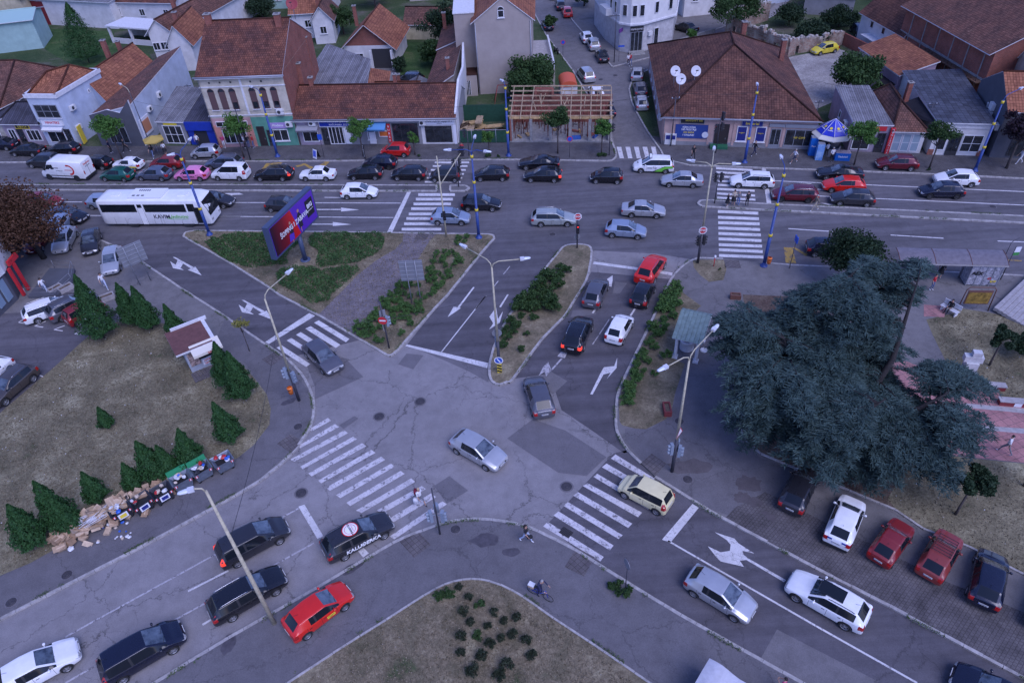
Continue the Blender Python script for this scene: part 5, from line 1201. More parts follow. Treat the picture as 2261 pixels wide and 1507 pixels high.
b=MB();b.box((9.1,6.6,1.4),(3.0,12,2.8),S_OLD);b.box((9.1,6.6,2.82),(2.9,11.9,.06),PALE);b.build('terrace',H.root)
b=MB()
for k in range(22):
 y=.9+k*.55;b.lathe([(.09,0),(.05,.1),(.1,.3),(.05,.5),(.09,.6)],TRIM,c=(10.5,y,2.84),n=6)
for k in range(5):b.lathe([(.09,0),(.05,.1),(.1,.3),(.05,.5),(.09,.6)],TRIM,c=(7.9+k*.55,.75,2.84),n=6)
b.box((10.5,6.6,3.5),(.22,12,.12),TRIM);b.box((9.1,.75,3.5),(2.9,.22,.12),TRIM);b.build('balustrade',H.root)
b=MB();b.box((12.0,-3.2,1.2),(2.2,3.2,2.4),S_WHT)
rows=[[(12.0+1.15*math.cos(a),-3.2+dy,2.35+.75*math.sin(a))for a in[R(k*22.5)for k in range(9)]]for dy in(-1.7,1.7)]
b.grid(rows,colmat('orange_canopy',(.55,.10,.04)));b.face([Vector(p)for p in rows[0]],colmat('orange_canopy',(.55,.10,.04)));b.build('covered_entrance',H.root)
for(x,y,w_,d_,h_,lab)in((-8.2,104,3.2,18,7.5,'narrow brick house with a worn roof left of the beige block'),):
 H=House('brick_house',lab,'house',[(x,y),(x+w_,y),(x+w_+1,y+d_),(x+1,y+d_)],5.2,BRICK);H.walls(hs=[4.6,5.6,5.6,4.6]);H.shed([4.7,5.9,5.9,4.7],T_OLD);H.chimney(1.0,8,5,7.2,.5)
# ---- pink corner building
H=House('corner_building','long pink single-storey building with a huge brown hipped roof and betting shops','building',[(19.2,79.8),(35.9,76.1),(39.0,98.6),(21.9,103.2)],3.75,S_PNK)
H.walls();H.hipfront=True;H.hip(((10.0,9.3,8.1),(10.8,13.8,8.1)),T_BRN,.45);H.gutter('front',3.62,.45,.08);H.cornice('front',.35,.5,.06,S_GRY,'plinth')
H.board('front',3.3,3.2,2.7,.72,SGNK,[('МОЗЗАРТ bet',.30,SGNY,.15,0)],frame=GUT);H.board('front',3.3,1.85,3.7,1.65,colmat('betposter',(.02,.05,.22)),[('IGRA KOJA',.30,SGNW,-.3,.52),('NE PRESTAJE',.30,SGNW,-.3,.22),('OD SADA',.28,SGNY,-.3,-.12),('I ONLINE!',.30,SGNW,-.3,-.45)],dep=.1)
p,d,n,ln=H.frame('front');b=MB();c=p+d*4.9+n*.10+Vector((0,0,1.5));b.face([c+d*(.38*math.cos(a))+Vector((0,0,.38*math.sin(a)))for a in[R(k*30)for k in range(12)]],SGNW);b.build('football_emblem',H.root)
b=MB();H.bx(b,'front',1.0,.85,1.3,1.35,.22,ACW);H.bx(b,'front',.7,1.1,.5,.5,.24,SGNB);H.bx(b,'front',1.3,1.1,.5,.5,.24,SGNB);b.build('meter_cabinet',H.root)
H.door('front',6.75,1.6,2.75);b=MB();H.bx(b,'front',6.6,.28,2.0,.3,.9,colmat('green_mat',(.02,.12,.06)));b.build('door_step',H.root)
H.board('front',10.0,3.05,2.3,.6,SGNB,[('Imperial',.46,SGNY,0,0)],frame=GUT);
for u in(9.0,11.1):H.window('front',u,1.75,1.15,1.85,mull=0,pane=SGNB);text_on(H.root,'Kingslot',.2,SGNY,H.frame('front')[0]+H.frame('front')[1]*u+H.frame('front')[2]*.06+Vector((0,0,1.9)),H.frame('front')[1])
H.door('front',12.75,1.15,2.4,m=GUT,fm=GUT,glass=True);b=MB();H.bx(b,'front',12.75,2.95,1.7,.35,.2,GUT);b.build('roller_box',H.root)
H.window('front',15.4,1.45,3.2,2.1,fm=GUT,mull=2,sill=False);b=MB();H.bx(b,'front',15.4,2.95,3.5,.4,.22,GUT);b.build('roller_box',H.root);text_on(H.root,'VIP GYM',.34,SGNY,H.frame('front')[0]+H.frame('front')[1]*15.4+H.frame('front')[2]*.07+Vector((0,0,1.5)),H.frame('front')[1])
for u in(5.3,8.1,12.0,13.6):H.strip('front',u-.12,u+.12,.3,3.5,S_PNK,.09,'pilaster')
for u in(3,6,9,12,15,18):H.window('left',u,1.9,1.0,1.5,mull=1)
H.ac('left',21.5,2.6);H.chimney(17.6,13.0,3.5,7.0,.55);H.chimney(13.5,17.0,5,8.2,.6)
# ---- building under construction
root=thing('construction_site','roofless building site with brick walls, steel props and raw timber rafters','building',(1.2,82.7,0),math.atan2(81.0-82.7,13.3-1.2));root['group']='buildings around the junction'
Lc,Dc,hc=12.3,5.6,3.05
b=MB();b.box((Lc/2,Dc/2,.2),(Lc,Dc,.2),CONCR);b.build('floor_slab',root)
for k in range(6):
 b=MB();b.box((.25+k*(Lc-.5)/5,.2,hc/2),(.35,.35,hc),CONCR);b.build('column',root)
b=MB();b.box((Lc/2,.2,hc+.1),(Lc,.3,.2),WOOD);b.build('front_beam',root)
b=MB();b.box((Lc/2,Dc,1.9),(Lc,.25,3.8),BRICK);b.build('back_wall',root)
b=MB();b.box((.15,Dc/2,1.5),(.22,Dc,3.0),BRICK);b.box((Lc-.15,Dc/2,1.5),(.22,Dc,3.0),S_OLD);b.build('side_wall',root)
rr=random.Random(5);PROP=mat('prop_red',(.20,.05,.04),.7,var=.3,world=True);WOODL=mat('sawn_timber',(.37,.27,.17),.85,var=.3,vs=2,world=True)
for k in range(85):
 b=MB();x=rr.uniform(.5,Lc-.5);y=rr.uniform(.5,Dc-.5);b.tube([(x,y,.3),(x+rr.uniform(-.08,.08),y,hc)],.045,PROP,n=5);b.build('steel_prop',root)
for k in range(7):
 y=.3+k*(Dc-.2)/6;z=hc+.3+1.5*k/6;b=MB();b.box((Lc/2-.2*k/6,y,z),(Lc+.3-.3*k/6,.11,.13),WOODL);b.build('purlin',root)
for k in range(11):
 x=.2+k*(Lc-.4)/10;b=MB()
 if k in(3,4):continue
 b.tube([(x,-.3,hc+.18),(x+rr.uniform(-.1,.1),Dc+rr.uniform(-.5,.3),hc+1.8)],.055,WOODL,n=4,smooth=False);b.build('rafter',root)
for k in range(10):
 b=MB();x=rr.uniform(.5,Lc-1);y=rr.uniform(.5,Dc-1);b.tube([(x,y,hc+.4),(x+rr.uniform(-.8,.8),y+rr.uniform(.2,1.2),hc+1.6)],.05,WOODL,n=4,smooth=False);b.build('timber_brace',root)
b=MB();b.box((3.9,Dc-.3,4.3),(2.2,.25,1.0),BRICK);b.box((2.9,Dc-.7,4.2),(.25,.9,.9),BRICK);b.box((5.0,Dc-.7,4.2),(.25,.9,.9),BRICK);b.build('brick_parapet',root)
for k in range(14):
 b=MB();b.box((rr.uniform(.6,Lc-.6),rr.uniform(.5,Dc-.6),.45),(rr.uniform(.4,1.6),rr.uniform(.15,.5),rr.uniform(.1,.4)),rr.choice([WOOD,BRICK,CONCR,colmat('blue_bucket',(.03,.10,.35))]),rz=rr.uniform(0,3));b.build('building_material',root)
# ---- storage plot next to it
f0,f1=Vector((-4.9,83.3,0)),Vector((1.0,82.6,0));d=(f1-f0).normalized();ang=math.atan2(d.y,d.x)
o=thing('mesh_fence','low wire fence with dark screening in front of stacked timber','fence',f0,ang);L=(f1-f0).length
b=MB();b.box((L/2,0,.95),(L,.04,1.5),GREENF);b.build('screen',o)
for k in range(5):b=MB();b.tube([(k*L/4,0,0),(k*L/4,0,1.9)],.035,GUT,n=6);b.build('post',o)
b=MB();b.tube([(0,0,1.8),(L,0,1.8)],.03,GUT,n=6);b.build('rail',o)
o=thing('green_fence','tall dark green screened fence around the playground by the beige building','fence',(-4.9,89.5,0),ang);b=MB();b.box((L/2,0,1.2),(L+.6,.06,2.4),GREENF);b.build('screen',o)
b=MB();b.box((L/2,2.2,.06),(L,4.2,.04),GREENF);b.build('turf',o)
rr=random.Random(11);base=Vector((-4.6,84.0,0))
for k in range(14):
 m_=[WOODL,WOOD,mat('red_beam',(.22,.05,.045),.8),T_OLD][k%4];b=MB();x,y=rr.uniform(.3,5.2),rr.uniform(.3,3.6)
 for j in range(5):b.box((0,j*.17,.2+(k%5)*.28),(rr.uniform(1.6,2.8),.14,.1),m_)
 o=b.build('timber_stack',loc=(base.x+x,base.y+y,0),rz=[1.45,0.1,-.5,.8][k%4]);props(o,'loose boards and beams piled inside the fenced plot','timber','timber and beams in the storage plot')
# swing frame
o=thing('swing_set','red metal swing frame at the foot of the beige wall','swing',(1.0,94.8,0));SWR=mat('swing_red',(.28,.06,.05),.6)
for s in(-1,1):
 b=MB();b.tube([(s*1.4-.1,-1.0,.1),(s*.9,0,2.6),(s*1.4-.1,1.0,.1)],.05,SWR,n=6);b.build('leg',o)
b=MB();b.tube([(-.9,0,2.6),(.9,0,2.6)],.05,SWR,n=6);b.build('crossbar',o)
b=MB();b.tube([(.35,0,2.6),(.35,0,.9)],.015,FRD,n=4);b.tube([(.75,0,2.6),(.75,0,.9)],.015,FRD,n=4);b.box((.55,0,.85),(.5,.3,.06),BLUE);b.build('swing_seat',o)
# ---- left end of the shopping street
H=House('corner_shop','white and pale blue two-storey shop with a red sign and a hipped orange roof','shop',[(-58.5,89.8),(-54.4,89.1),(-52.4,97.5),(-58.0,98.5)],6.6,S_BLU)
H.walls();b=MB();c=[p.copy()for p in H.c]
for i in range(4):
 p,q=c[i],c[(i+1)%4];mid=(p+q)/2;d=(q-p);b.box((mid.x,mid.y,6.7),(d.length+.3,.3,.5),TRIM,rz=math.atan2(d.y,d.x))
b.build('parapet',H.root);H.h=6.75;H.hip(((1.8,3.6,8.3),(3.8,5.6,8.3)),T_ORG,-.1);H.h=6.6
H.window('front',2.05,4.75,3.2,1.7,fm=GUT,mull=2,trans=1);H.board('front',2.05,3.25,2.9,.65,SGNW,[('NINATEKS',.42,RED_,0,0.03)],frame=TRIM);H.window('front',1.8,1.5,2.4,1.8,mull=1,sill=False);H.awning('front',1.8,2.7,2.8,.2,.6,TRIM);H.door('front',3.5,.8,2.3,glass=True);H.ac('right',1.6,4.6);H.ac('right',1.2,2.2);H.window('right',5.5,5.2,.4,.5,mull=0,sill=False)
b=MB();p,d,n,ln=H.frame('right');q=p+d*.6+n*.7;b.box((q.x,q.y,1.5),(.12,.9,2.3),SGNY);qq=b.build('yellow_sign_post',H.root)
H=House('low_shop','low grey shop with a black and yellow shoe sign','shop',[(-63.9,90.8),(-58.6,89.9),(-58.2,95.5),(-63.4,96.2)],3.2,S_LIL);H.walls();H.hip(((1.4,2.8,4.6),(3.8,2.6,4.6)),T_DRK,.4);H.board('front',2.9,2.65,1.9,.5,SGNK,[('OBUĆA',.38,SGNY,0,0)],frame=SGNY);H.window('front',1.0,1.4,1.0,1.8,mull=1,sill=False,pane=PANE);H.window('front',4.0,1.5,1.9,1.5,mull=2,sill=False);H.door('front',2.2,.9,2.2,glass=True)
H=House('low_shop','old low building with a shaded brown front at the left edge','shop',[(-72.0,92.4),(-64.0,90.9),(-63.6,97),(-71.6,98)],3.4,S_OLD);H.walls();H.shed([3.5,3.5,4.2,4.2],T_DRK);H.window('front',2.5,1.5,2.2,1.8,sill=False);H.window('front',6.5,1.6,1.8,1.8,sill=False);H.board('front',4.5,2.8,2.4,.5,SGNB,[('PEKARA',.34,SGNW,0,0)])
H=House('warehouse','large old building with a faded brown roof at the left edge','building',[(-84,96.5),(-65.0,93.2),(-60.5,105.5),(-80.0,110.0)],4.2,S_OLD);H.walls();H.hip(((5.0,6.5,7.2),(18.5,5.6,7.2)),T_OLD,.4)
H=House('tiled_house','house with a clean orange roof sloping toward the blue-white wall','house',[(-57.2,98.6),(-50.6,93.2),(-48.8,106.5),(-55.2,110.5)],4.0,S_BLU);H.walls();H.gable(6.6,T_ORG,'y',oe=.4,og=.15);H.chimney(1.5,9.2,5,7.4,.6);H.chimney(3.6,9.0,5,7.2,.5);H.window('right',5,3.0,1.2,.9);H.window('right',9,3.0,1.2,.9)
H=House('narrow_shop','dark grey fronted shop with a long pale blue side wall and narrow roof','shop',[(-51.2,88.9),(-45.3,88.0),(-43.3,103.5),(-47.0,104.0)],4.0,S_BLU);H.walls(hs=[4.0,5.4,7.2,5.8]);H.shed([4.1,5.5,7.3,5.9],T_OLD,.1)
b=MB();c=H.c;p,d,n,ln=H.frame('front');pts=[(0,0),(ln,0),(ln,6.1),(ln*.72,4.5),(ln*.45,4.9),(0,4.2)];P=[p+d*u+n*.12+Vector((0,0,z))for u,z in pts];b.face(P,S_DGR);b.face([q-n*.25 for q in P][::-1],S_DGR)
for i in range(len(P)):j=(i+1)%len(P);b.face([P[j],P[i],P[i]-n*.25,P[j]-n*.25],TRIM)
b.build('stepped_facade',H.root)
def offs(H,f):
 return f
for wall_,u_,z_,w__,h__ in(('front',2.9,1.6,2.6,2.2),):o=H.window(wall_,u_,z_,w__,h__,fm=GUT,mull=2,sill=False);o.location=n*.14
o=H.board('front',2.7,3.35,3.4,.6,S_DGR,[('REGIJA',.55,SGNW,0,0)]);o.location=n*.14
b=MB();p2,d2,n2,l2=H.frame('right');q=p2+d2*1.5+n2*.1;b.box((q.x,q.y,2.2),(.12,2.2,2.2),SGNW,rz=math.atan2(d2.y,d2.x)-math.pi/2);b.box((q.x+.07,q.y,2.2),(.03,1.7,1.5),colmat('poster_orange',(.5,.22,.12)),rz=math.atan2(d2.y,d2.x)-math.pi/2);b.build('poster',H.root)
H.ac('right',3.4,3.6);H.ac('right',6.5,4.2,.7,.7)
H=House('low_shop','small grey shop with a corrugated lean-to roof beneath the long blue wall','shop',[(-43.0,88.2),(-39.4,87.5),(-38.6,95),(-42.4,96)],3.2,S_GRY);H.walls(hs=[3.1,3.1,4.4,4.4]);H.shed([3.2,3.2,4.5,4.5],T_GRY,.2);H.window('front',1.9,1.45,2.6,2.4,mull=2,trans=1,sill=False);b=MB();H.bx(b,'front',1.8,2.85,1.8,.3,.1,SGNY);b.build('sign_board',H.root)
H=House('blue_shop','small shop with a bright blue front and open blue shutters','shop',[(-39.3,87.5),(-35.6,87.0),(-35.5,94),(-38.8,94.6)],3.2,S_BLK);H.walls(hs=[3.1,3.1,4.2,4.2]);H.shed([3.2,3.2,4.3,4.3],T_DRK,.1);H.strip('front',.1,3.6,2.1,3.2,BLUE,.3);H.strip('front',.1,.9,.1,2.1,BLUE,.06);H.strip('front',2.6,3.6,.1,2.1,BLUE,.06)
# houses farther back, placed by the ground line of their fronts
def back(name,label,fl,fr,depth,h,rz,wm,rm,along='x',hipd=False,skew=0.0,wins=2,ch=1,**k):
 a,b_=G(*fl),G(*fr);H=House(name,label,'house',quad(a[:2],b_[:2],depth,skew),h,wm);H.walls();W_=(b_-a).length
 if hipd:H.hip((((H.c[0]+H.c[3])/2+(H.c[1]-H.c[0])*.25+Vector((0,0,rz)))[:],((H.c[1]+H.c[2])/2+(H.c[0]-H.c[1])*.25+Vector((0,0,rz)))[:]),rm,.4)
 else:H.gable(rz,rm,along,oe=.5,og=.4,**k)
 for i in range(wins):H.window('front',W_*(i+.5)/wins,h*.55,1.1,1.2)
 if ch:H.chimney(W_*.3,depth*.4,h,rz+.8,.6)
 return H
H=back('porch_house','white house with a flat-roofed open porch and a red tiled roof',(248,58),(405,62),10,4.6,7.6,S_WHT,T_RED,wins=3,ch=0);H.chimney(3.0,2.5,4,8.4,.8)
a=G(253,96);b_=G(345,104);d=(b_-a);ang=math.atan2(d.y,d.x);L=d.length;b=MB();pr=thing('porch','open white porch with a flat roof and pillars before the red-roofed house','porch',a,ang);b.box((L/2,2.2,2.9),(L+.8,5.0,.22),TRIM);b.build('flat_roof',pr)
for u in(0,L/2,L):b=MB();b.box((u,0,1.4),(.35,.35,2.8),TRIM);b.build('pillar',pr)
b=MB();b.box((L/2,0,.5),(L,.15,1.0),S_WHT);b.build('parapet',pr);b=MB();b.box((L/2,4.2,1.4),(L,.2,2.8),S_OLD);b.build('back_wall',pr)
back('gable_house','white house with a glazed gable and a long roof running back',(352,142),(402,138),26,5.0,6.8,S_WHT,T_OLD,'y',skew=.35,wins=3)
back('tiled_house','orange-roofed wing with small dormers behind the blue side wall',(392,160),(440,157),9,4.6,7.0,S_WHT,T_ORG,'y',wins=0)
back('red_roof_shed','low shed with a faded pink-red metal roof beside the long roof',(405,96),(452,92),7,3.2,4.4,S_WHT,colmat('metal_red',(.28,.09,.11)),wins=0,ch=0)
back('tiled_house','house with orange tiled roof behind the cream house',(655,88),(720,84),8,4.5,7.2,S_WHT,T_ORG,wins=1)
back('tiled_house','white house with a balcony next to the orange-roofed house',(700,100),(742,97),7,4.2,6.0,S_WHT,T_OLD,'y',wins=1)
back('distant_house','distant house with an orange roof at the top beside the hedge',(560,24),(640,20),8,4.0,6.6,S_MNT,T_GRY,wins=2)
back('distant_house','distant red-roofed house at the top, left of the tall garden trees',(652,40),(735,36),8,4.5,7.2,S_WHT,T_ORG,'y',wins=2)
back('distant_house','distant house with brown tiles above the long yellow-walled shed',(760,-8),(900,-14),10,4.5,7.6,S_YEL,T_OLD,wins=3)
back('distant_house','distant house with brown tiles above the narrow brick house',(905,5),(985,0),12,5.5,8.6,S_OLD,T_BRN,wins=2)
H=back('warehouse','long white-walled hall with a flat grey roof and a red gate',(78,54),(262,66),14,4.8,5.4,S_WHT,T_GRY,wins=0,ch=0);H.strip('front',1.0,4.0,.1,4.2,colmat('gate_red',(.16,.01,.02)),.08,'gate')
back('warehouse','pale green rendered building at the left edge',(-40,125),(98,108),7,5.0,5.8,S_MNT,colmat('green_roof',(.30,.45,.42)),wins=0)
back('warehouse','building with a dark blue roof and cream wall in the top left corner',(-60,66),(72,64),16,5.5,8.5,S_YEL,T_DRK,'y',wins=0,ch=0)
# ---- white corner building with the rounded front
root=thing('corner_tower','tall white corner building with a rounded front and a small shop entrance','building',(19.2,111.7,0));root['group']='buildings around the junction';o0=Vector((19.2,111.7,0))
MARB=mat('stone_cladding',(.46,.45,.46),.5,var=.2,vs=1.5,world=True);S_W2=stucco('offwhite',(.62,.61,.60),.08)
pts=[Vector(p+(0,))-o0 for p in((16.9,125.5),(17.6,118.0),(19.0,112.2),(20.4,111.1),(22.4,111.3),(27.6,114.4),(31.2,127.0))]
def poly_wall(name,pts,z0,z1,m,off=0.0):
 cen=sum(pts,Vector())/len(pts);P=[p+(p-cen).normalized()*off for p in pts];b=MB();b.prism([(p.x,p.y)for p in P],z0,z1,m,bottom=True);return b.build(name,root)
poly_wall('ground_floor',pts,0,4.2,MARB);poly_wall('upper_floors',pts,4.2,15.5,S_W2,.25);poly_wall('string_course',pts,4.15,4.4,TRIM,.4)
def seg_box(i,u,z,w_,h_,m,name,dep=.08,parent=None,out=.1):
 p,q=pts[i],pts[i+1];d=(q-p).normalized();n=Vector((d.y,-d.x,0));c=p.lerp(q,u)+n*out;b=MB();b.box((c.x,c.y,z),(w_,dep,h_),m,rz=math.atan2(d.y,d.x));return b.build(name,parent or root),c,d,n
o,c,d,n=seg_box(3,.5,1.75,1.9,2.9,GUT,'door')
for k in(-1,0,1):c2=c+d*k*.6;b=MB();b.box((c2.x+n.x*.05,c2.y+n.y*.05,1.75),(.5,.04,2.7),PANE,rz=math.atan2(d.y,d.x));b.build('pane',o)
o,c,d,n=seg_box(3,.5,3.55,2.0,.7,SGNK,'sign_board',.15);text_on(o,'FAMILIJANO',.36,SGNW,c+n*.09+Vector((0,0,3.55))-Vector((0,0,0)),d)
b=MB();c3=c+n*.7
for k in range(3):b.box((c.x+n.x*(.9-k*.3),c.y+n.y*(.9-k*.3),.12+k*.12),(2.4,.6,.14),CONCR,rz=math.atan2(d.y,d.x))
b.build('steps',root)
for i,u in((3,.22),(3,.78),(2,.5),(1,.5),(1,.8),(4,.35),(4,.8),(0,.5)):
 for z in(6.2,9.4,12.6):
  o,c,d,n=seg_box(i,u,z,.75,1.6,FRW,'window',.1,out=.28);c2=c+n*.05;b=MB();b.box((c2.x,c2.y,z),(.6,.04,1.45),PANE,rz=math.atan2(d.y,d.x));b.build('pane',o)
o,c,d,n=seg_box(4,.42,2.0,.9,2.3,FRW,'window',.1);c2=c+n*.05;b=MB();b.box((c2.x,c2.y,2.0),(.75,.04,2.15),PANE,rz=math.atan2(d.y,d.x));b.build('pane',o)
o,c,d,n=seg_box(4,.2,2.6,.7,.6,ACW,'air_conditioner',.35,out=.2)
o,c,d,n=seg_box(1,.35,5.2,2.8,1.0,S_W2,'balcony',1.2,out=.7)
o,c,d,n=seg_box(2,.3,3.4,.12,.5,colmat('violet_sign',(.12,.03,.20)),'projecting_sign',1.0,out=.6)
# neighbours to its right
H=back('side_building','grey-white house wall with brown doors behind the parked black saloon',(1508,40),(1690,20),9,5.5,8,S_WHT,T_BRN,wins=4)
back('distant_house','house with pale blue wall beside the broad tree at the top',(1680,14),(1780,-4),8,4.5,6.8,S_BLU,T_GRY,wins=2)
# ---- right-hand shops
H=House('small_shop','small shop with a pale corrugated roof behind the blue-roofed kiosk','shop',[(39.6,75.2),(43.6,74.4),(44.6,83.8),(40.9,84.5)],3.3,S_LIL);H.walls(hs=[3.3,3.3,4.0,4.0]);H.shed([3.4,3.4,4.1,4.1],T_GRY,.15)
H.board('front',2.0,2.95,3.0,.55,RED_,[('KOPIRNICA',.3,SGNY,0,0)]);H.window('front',1.2,1.25,1.9,1.7,mull=1,sill=False);H.door('front',3.2,.9,2.3,glass=True);H.ac('left',7,2.4);H.window('left',4.0,2.2,.7,.9,mull=0)
H=House('small_shop','small shop with white door panels under a hipped patchy brown roof','shop',[(43.7,74.4),(47.2,73.7),(48.2,82.6),(44.7,83.8)],2.9,S_WHT);H.walls();H.hipfront=True;H.hip(((1.6,3.0,4.9),(2.4,7.6,4.9)),T_OLD,.35)
for u in(.75,1.75,2.75):H.window('front',u,1.35,.9,2.1,mull=0,trans=1,sill=False,pane=mat('frosted',(.30,.38,.44),.3))
b=MB();H.bx(b,'front',-.05,1.6,.45,3.0,.35,RED_,.1);o=b.build('vertical_sign',H.root);p,d,n,ln=H.frame('front')
for k,ch in enumerate('MENJAČNICA'):text_on(o,ch,.28,SGNW,p+d*-.05+n*.45+Vector((0,0,2.95-k*.3)),d)
H.chimney(3.9,6.0,3,5.6,.5)
H=House('white_shop','white fronted shop under a broad slate-blue roof','shop',[(47.9,73.3),(53.4,72.2),(56.6,86.0),(50.0,86.6)],3.9,S_WHT);H.walls(hs=[3.9,3.9,4.4,4.4]);H.shed([4.0,4.0,4.5,4.5],T_BLU,.35)
H.cornice('front',3.55,.5,.12);H.window('front',4.1,1.55,2.1,2.0,mull=1,trans=1,sill=False);H.door('front',2.3,1.2,2.6,glass=True);H.window('front',1.0,1.6,1.0,1.8,mull=0,sill=False)
b=MB();H.bx(b,'front',.2,.4,.6,.7,.08,BRICK);H.bx(b,'front',5.3,.4,.6,.7,.08,BRICK);b.build('plinth',H.root)
b=MB();b.face([(0,0,3.7),(1.2,7.0,3.9),(-1.0,7.2,3.1),(-.9,3.5,3.0)],T_BLU);b.face([(-.9,3.5,0),(-1.0,7.2,0),(-1.0,7.2,3.1),(-.9,3.5,3.0)][::-1],S_OLD);b.build('side_roof',H.root)
H=House('dark_building','dark grey building with an orange tiled roof at the right edge','building',quad((54.0,71.8),(66.0,69.2),9),5.4,S_DGR);H.walls();H.gable(8.0,T_ORG,oe=.1,og=0)
b=MB()
for z,s_ in((3.6,.9),(4.5,.9)):H.bx(b,'left',5.5,z,.9,.75,.36,ACW)
b.build('air_conditioner',H.root);H.ac('left',8.2,3.4);H.window('front',3,1.5,2.8,2.2,fm=FRD,sill=False);H.window('front',7.5,1.5,3.2,2.2,fm=FRD,sill=False);H.window('front',3,4.2,1.0,.6,fm=FRD);H.window('left',4,3.9,.3,.8,mull=0,sill=False)
H=House('brick_hall','big unfinished red brick building with timber scaffolding under its eaves','building',[(56.3,101.5),(57.7,82.5),(72,84),(70,104)],8.0,BRICK);H.walls();H.gable(11.2,T_OLD,oe=.9,og=.3)
for k in range(6):H.strip('front',2+k*3.1,2.15+k*3.1,.5,7.9,CONCR,.1,'concrete_column')
H.strip('front',0,19,4.2,4.5,CONCR,.1,'ring_beam')
for k in range(14):
 b=MB();H.bx(b,'front',7.5+k*.85,2.4,.12,4.2,.1,DWOOD,.75);b.build('scaffold_post',H.root)
b=MB();H.bx(b,'front',13,4.2,12,.12,1.0,DWOOD,.1);H.bx(b,'front',13,2.6,12,.1,.1,DWOOD,.75);b.build('scaffold_deck',H.root)
H=House('tall_house','light walled house with brown tiles beside the brick building','house',[(60,78.5),(72,76),(74,84),(61,83)],6.6,S_OLD);H.walls();H.gable(9.2,T_BRN,oe=.5,og=.2);H.chimney(3,3.0,6.5,10.5,.7)
H=House('pink_house','violet-pink house with a bright orange roof','house',[(49.6,86.8),(54.4,87.6),(53.6,97.6),(48.9,96.8)],3.9,S_VIO);H.walls(hs=[3.9,5.0,5.0,3.9]);H.shed([4.0,5.2,5.2,4.0],T_ORG,.35);H.window('left',2.2,2.4,.7,.9,mull=0);H.window('left',5.5,2.4,.8,.9,mull=0)
b=MB();b.box((-.7,2.5,2.7),(2.2,4.5,.12),T_DRK);b.build('porch_roof',H.root)
H=House('white_house','white walled house with small windows and a brown tiled roof','house',[(55.0,111.0),(56.4,100.0),(63.5,101),(62.5,112.5)],4.4,S_WHT);H.walls();H.gable(7.4,T_BRN,oe=.5,og=.3)
for u in(3.0,6.0,9.0):H.window('front',u,3.2,.55,.75,fm=SHUT,mull=0)
b=MB();H.bx(b,'front',4.5,1.9,3.4,.1,1.4,TRIM);b.build('canopy',H.root)
H=House('garage','small building with a bright white metal roof behind the overgrown ruin','building',quad((51.5,124.5),(58.5,121.5),6),2.8,S_GRY);H.walls();H.shed([3.0,3.0,3.6,3.6],TRIM)
back('distant_house','distant dark-tiled house in the top right corner',(2080,40),(2230,60),10,5,8.6,S_OLD,T_BRN,wins=2)
back('distant_house','distant brown-roofed house above the white house',(1900,-10),(2010,-2),10,4.5,7.6,S_WHT,T_BRN,wins=2)
H=House('tall_house','orange-tiled house behind the dark building at the right edge','house',[(60.5,79),(74,76),(76,82),(62,84)],7,S_OLD)if 0 else None
# ---- ruined walls
RUIN=brickmat('ruin_masonry',(.30,.13,.09),(.36,.30,.25),(.30,.27,.23),.4,.14,axes='wall',dirt=.6,mortar=.03,wear=(.40,.36,.31))
RTOP=mat('rubble',(.42,.38,.33),.95,var=.5,vs=4,world=True,bump=.8,bs=8)
rr=random.Random(3)
def ruin(label,pts,hs,th=.7,arches=()):
 o=thing('ruined_wall',label,'ruin',(*pts[0],0));b=MB();o0=V2(pts[0]);tb=MB()
 for(p,q,h0,h1)in zip(pts,pts[1:],hs,hs[1:]):
  p,q=V2(p)-o0,V2(q)-o0;L=(q-p).length;n_=max(2,int(L/.7));d=(q-p).normalized();nn=Vector((-d.y,d.x,0))
  for k in range(n_):
   c=p+d*(L*(k+.5)/n_);h=(h0+(h1-h0)*(k+.5)/n_)*rr.uniform(.86,1.1)
   lo_=0 if k not in arches else h*.62
   b.box((c.x,c.y,(h+lo_)/2),(L/n_+.02,th,h-lo_),RUIN,rz=math.atan2(d.y,d.x))
   for j in range(5):x=c+d*rr.uniform(-.35,.35)+nn*rr.uniform(-.3,.3);s_=rr.uniform(.12,.32);tb.box((x.x,x.y,h+s_*.3),(s_,s_*1.2,s_),RTOP,rz=rr.uniform(0,3))
 b.build('masonry',o);tb.build('rubble_top',o);return o
ruin('crumbling brick wall with arched openings behind the pink building',[(36.5,116),(39.5,111.0),(42.6,105.8),(44.6,107.0)],[3.4,3.0,2.6,2.3],arches=(2,5))
ruin('low stone wall behind the yellow car',[(44.6,107.0),(48.5,108.0),(52.0,109.4)],[2.2,2.0,2.2])
ruin('white plastered ruin wall above the overgrown plot',[(36.5,116),(40,119.5),(45,122.5)],[3.4,3.2,2.8],.5)
# walls of the yard
o=thing('yard_wall','brick garden wall right of the yellow car','wall',(52.2,109.2,0));b=MB();b.box((1.4,-5.2,.9),(.25,11.0,1.8),BRICK,rz=R(14));b.build('masonry',o)
o=thing('garden_wall','low concrete wall with railings beside the white corner building','wall',G(1440,130));b=MB();b.box((6,5.5,.5),(13,.25,1.0),CONCR,rz=R(32));b.build('masonry',o)
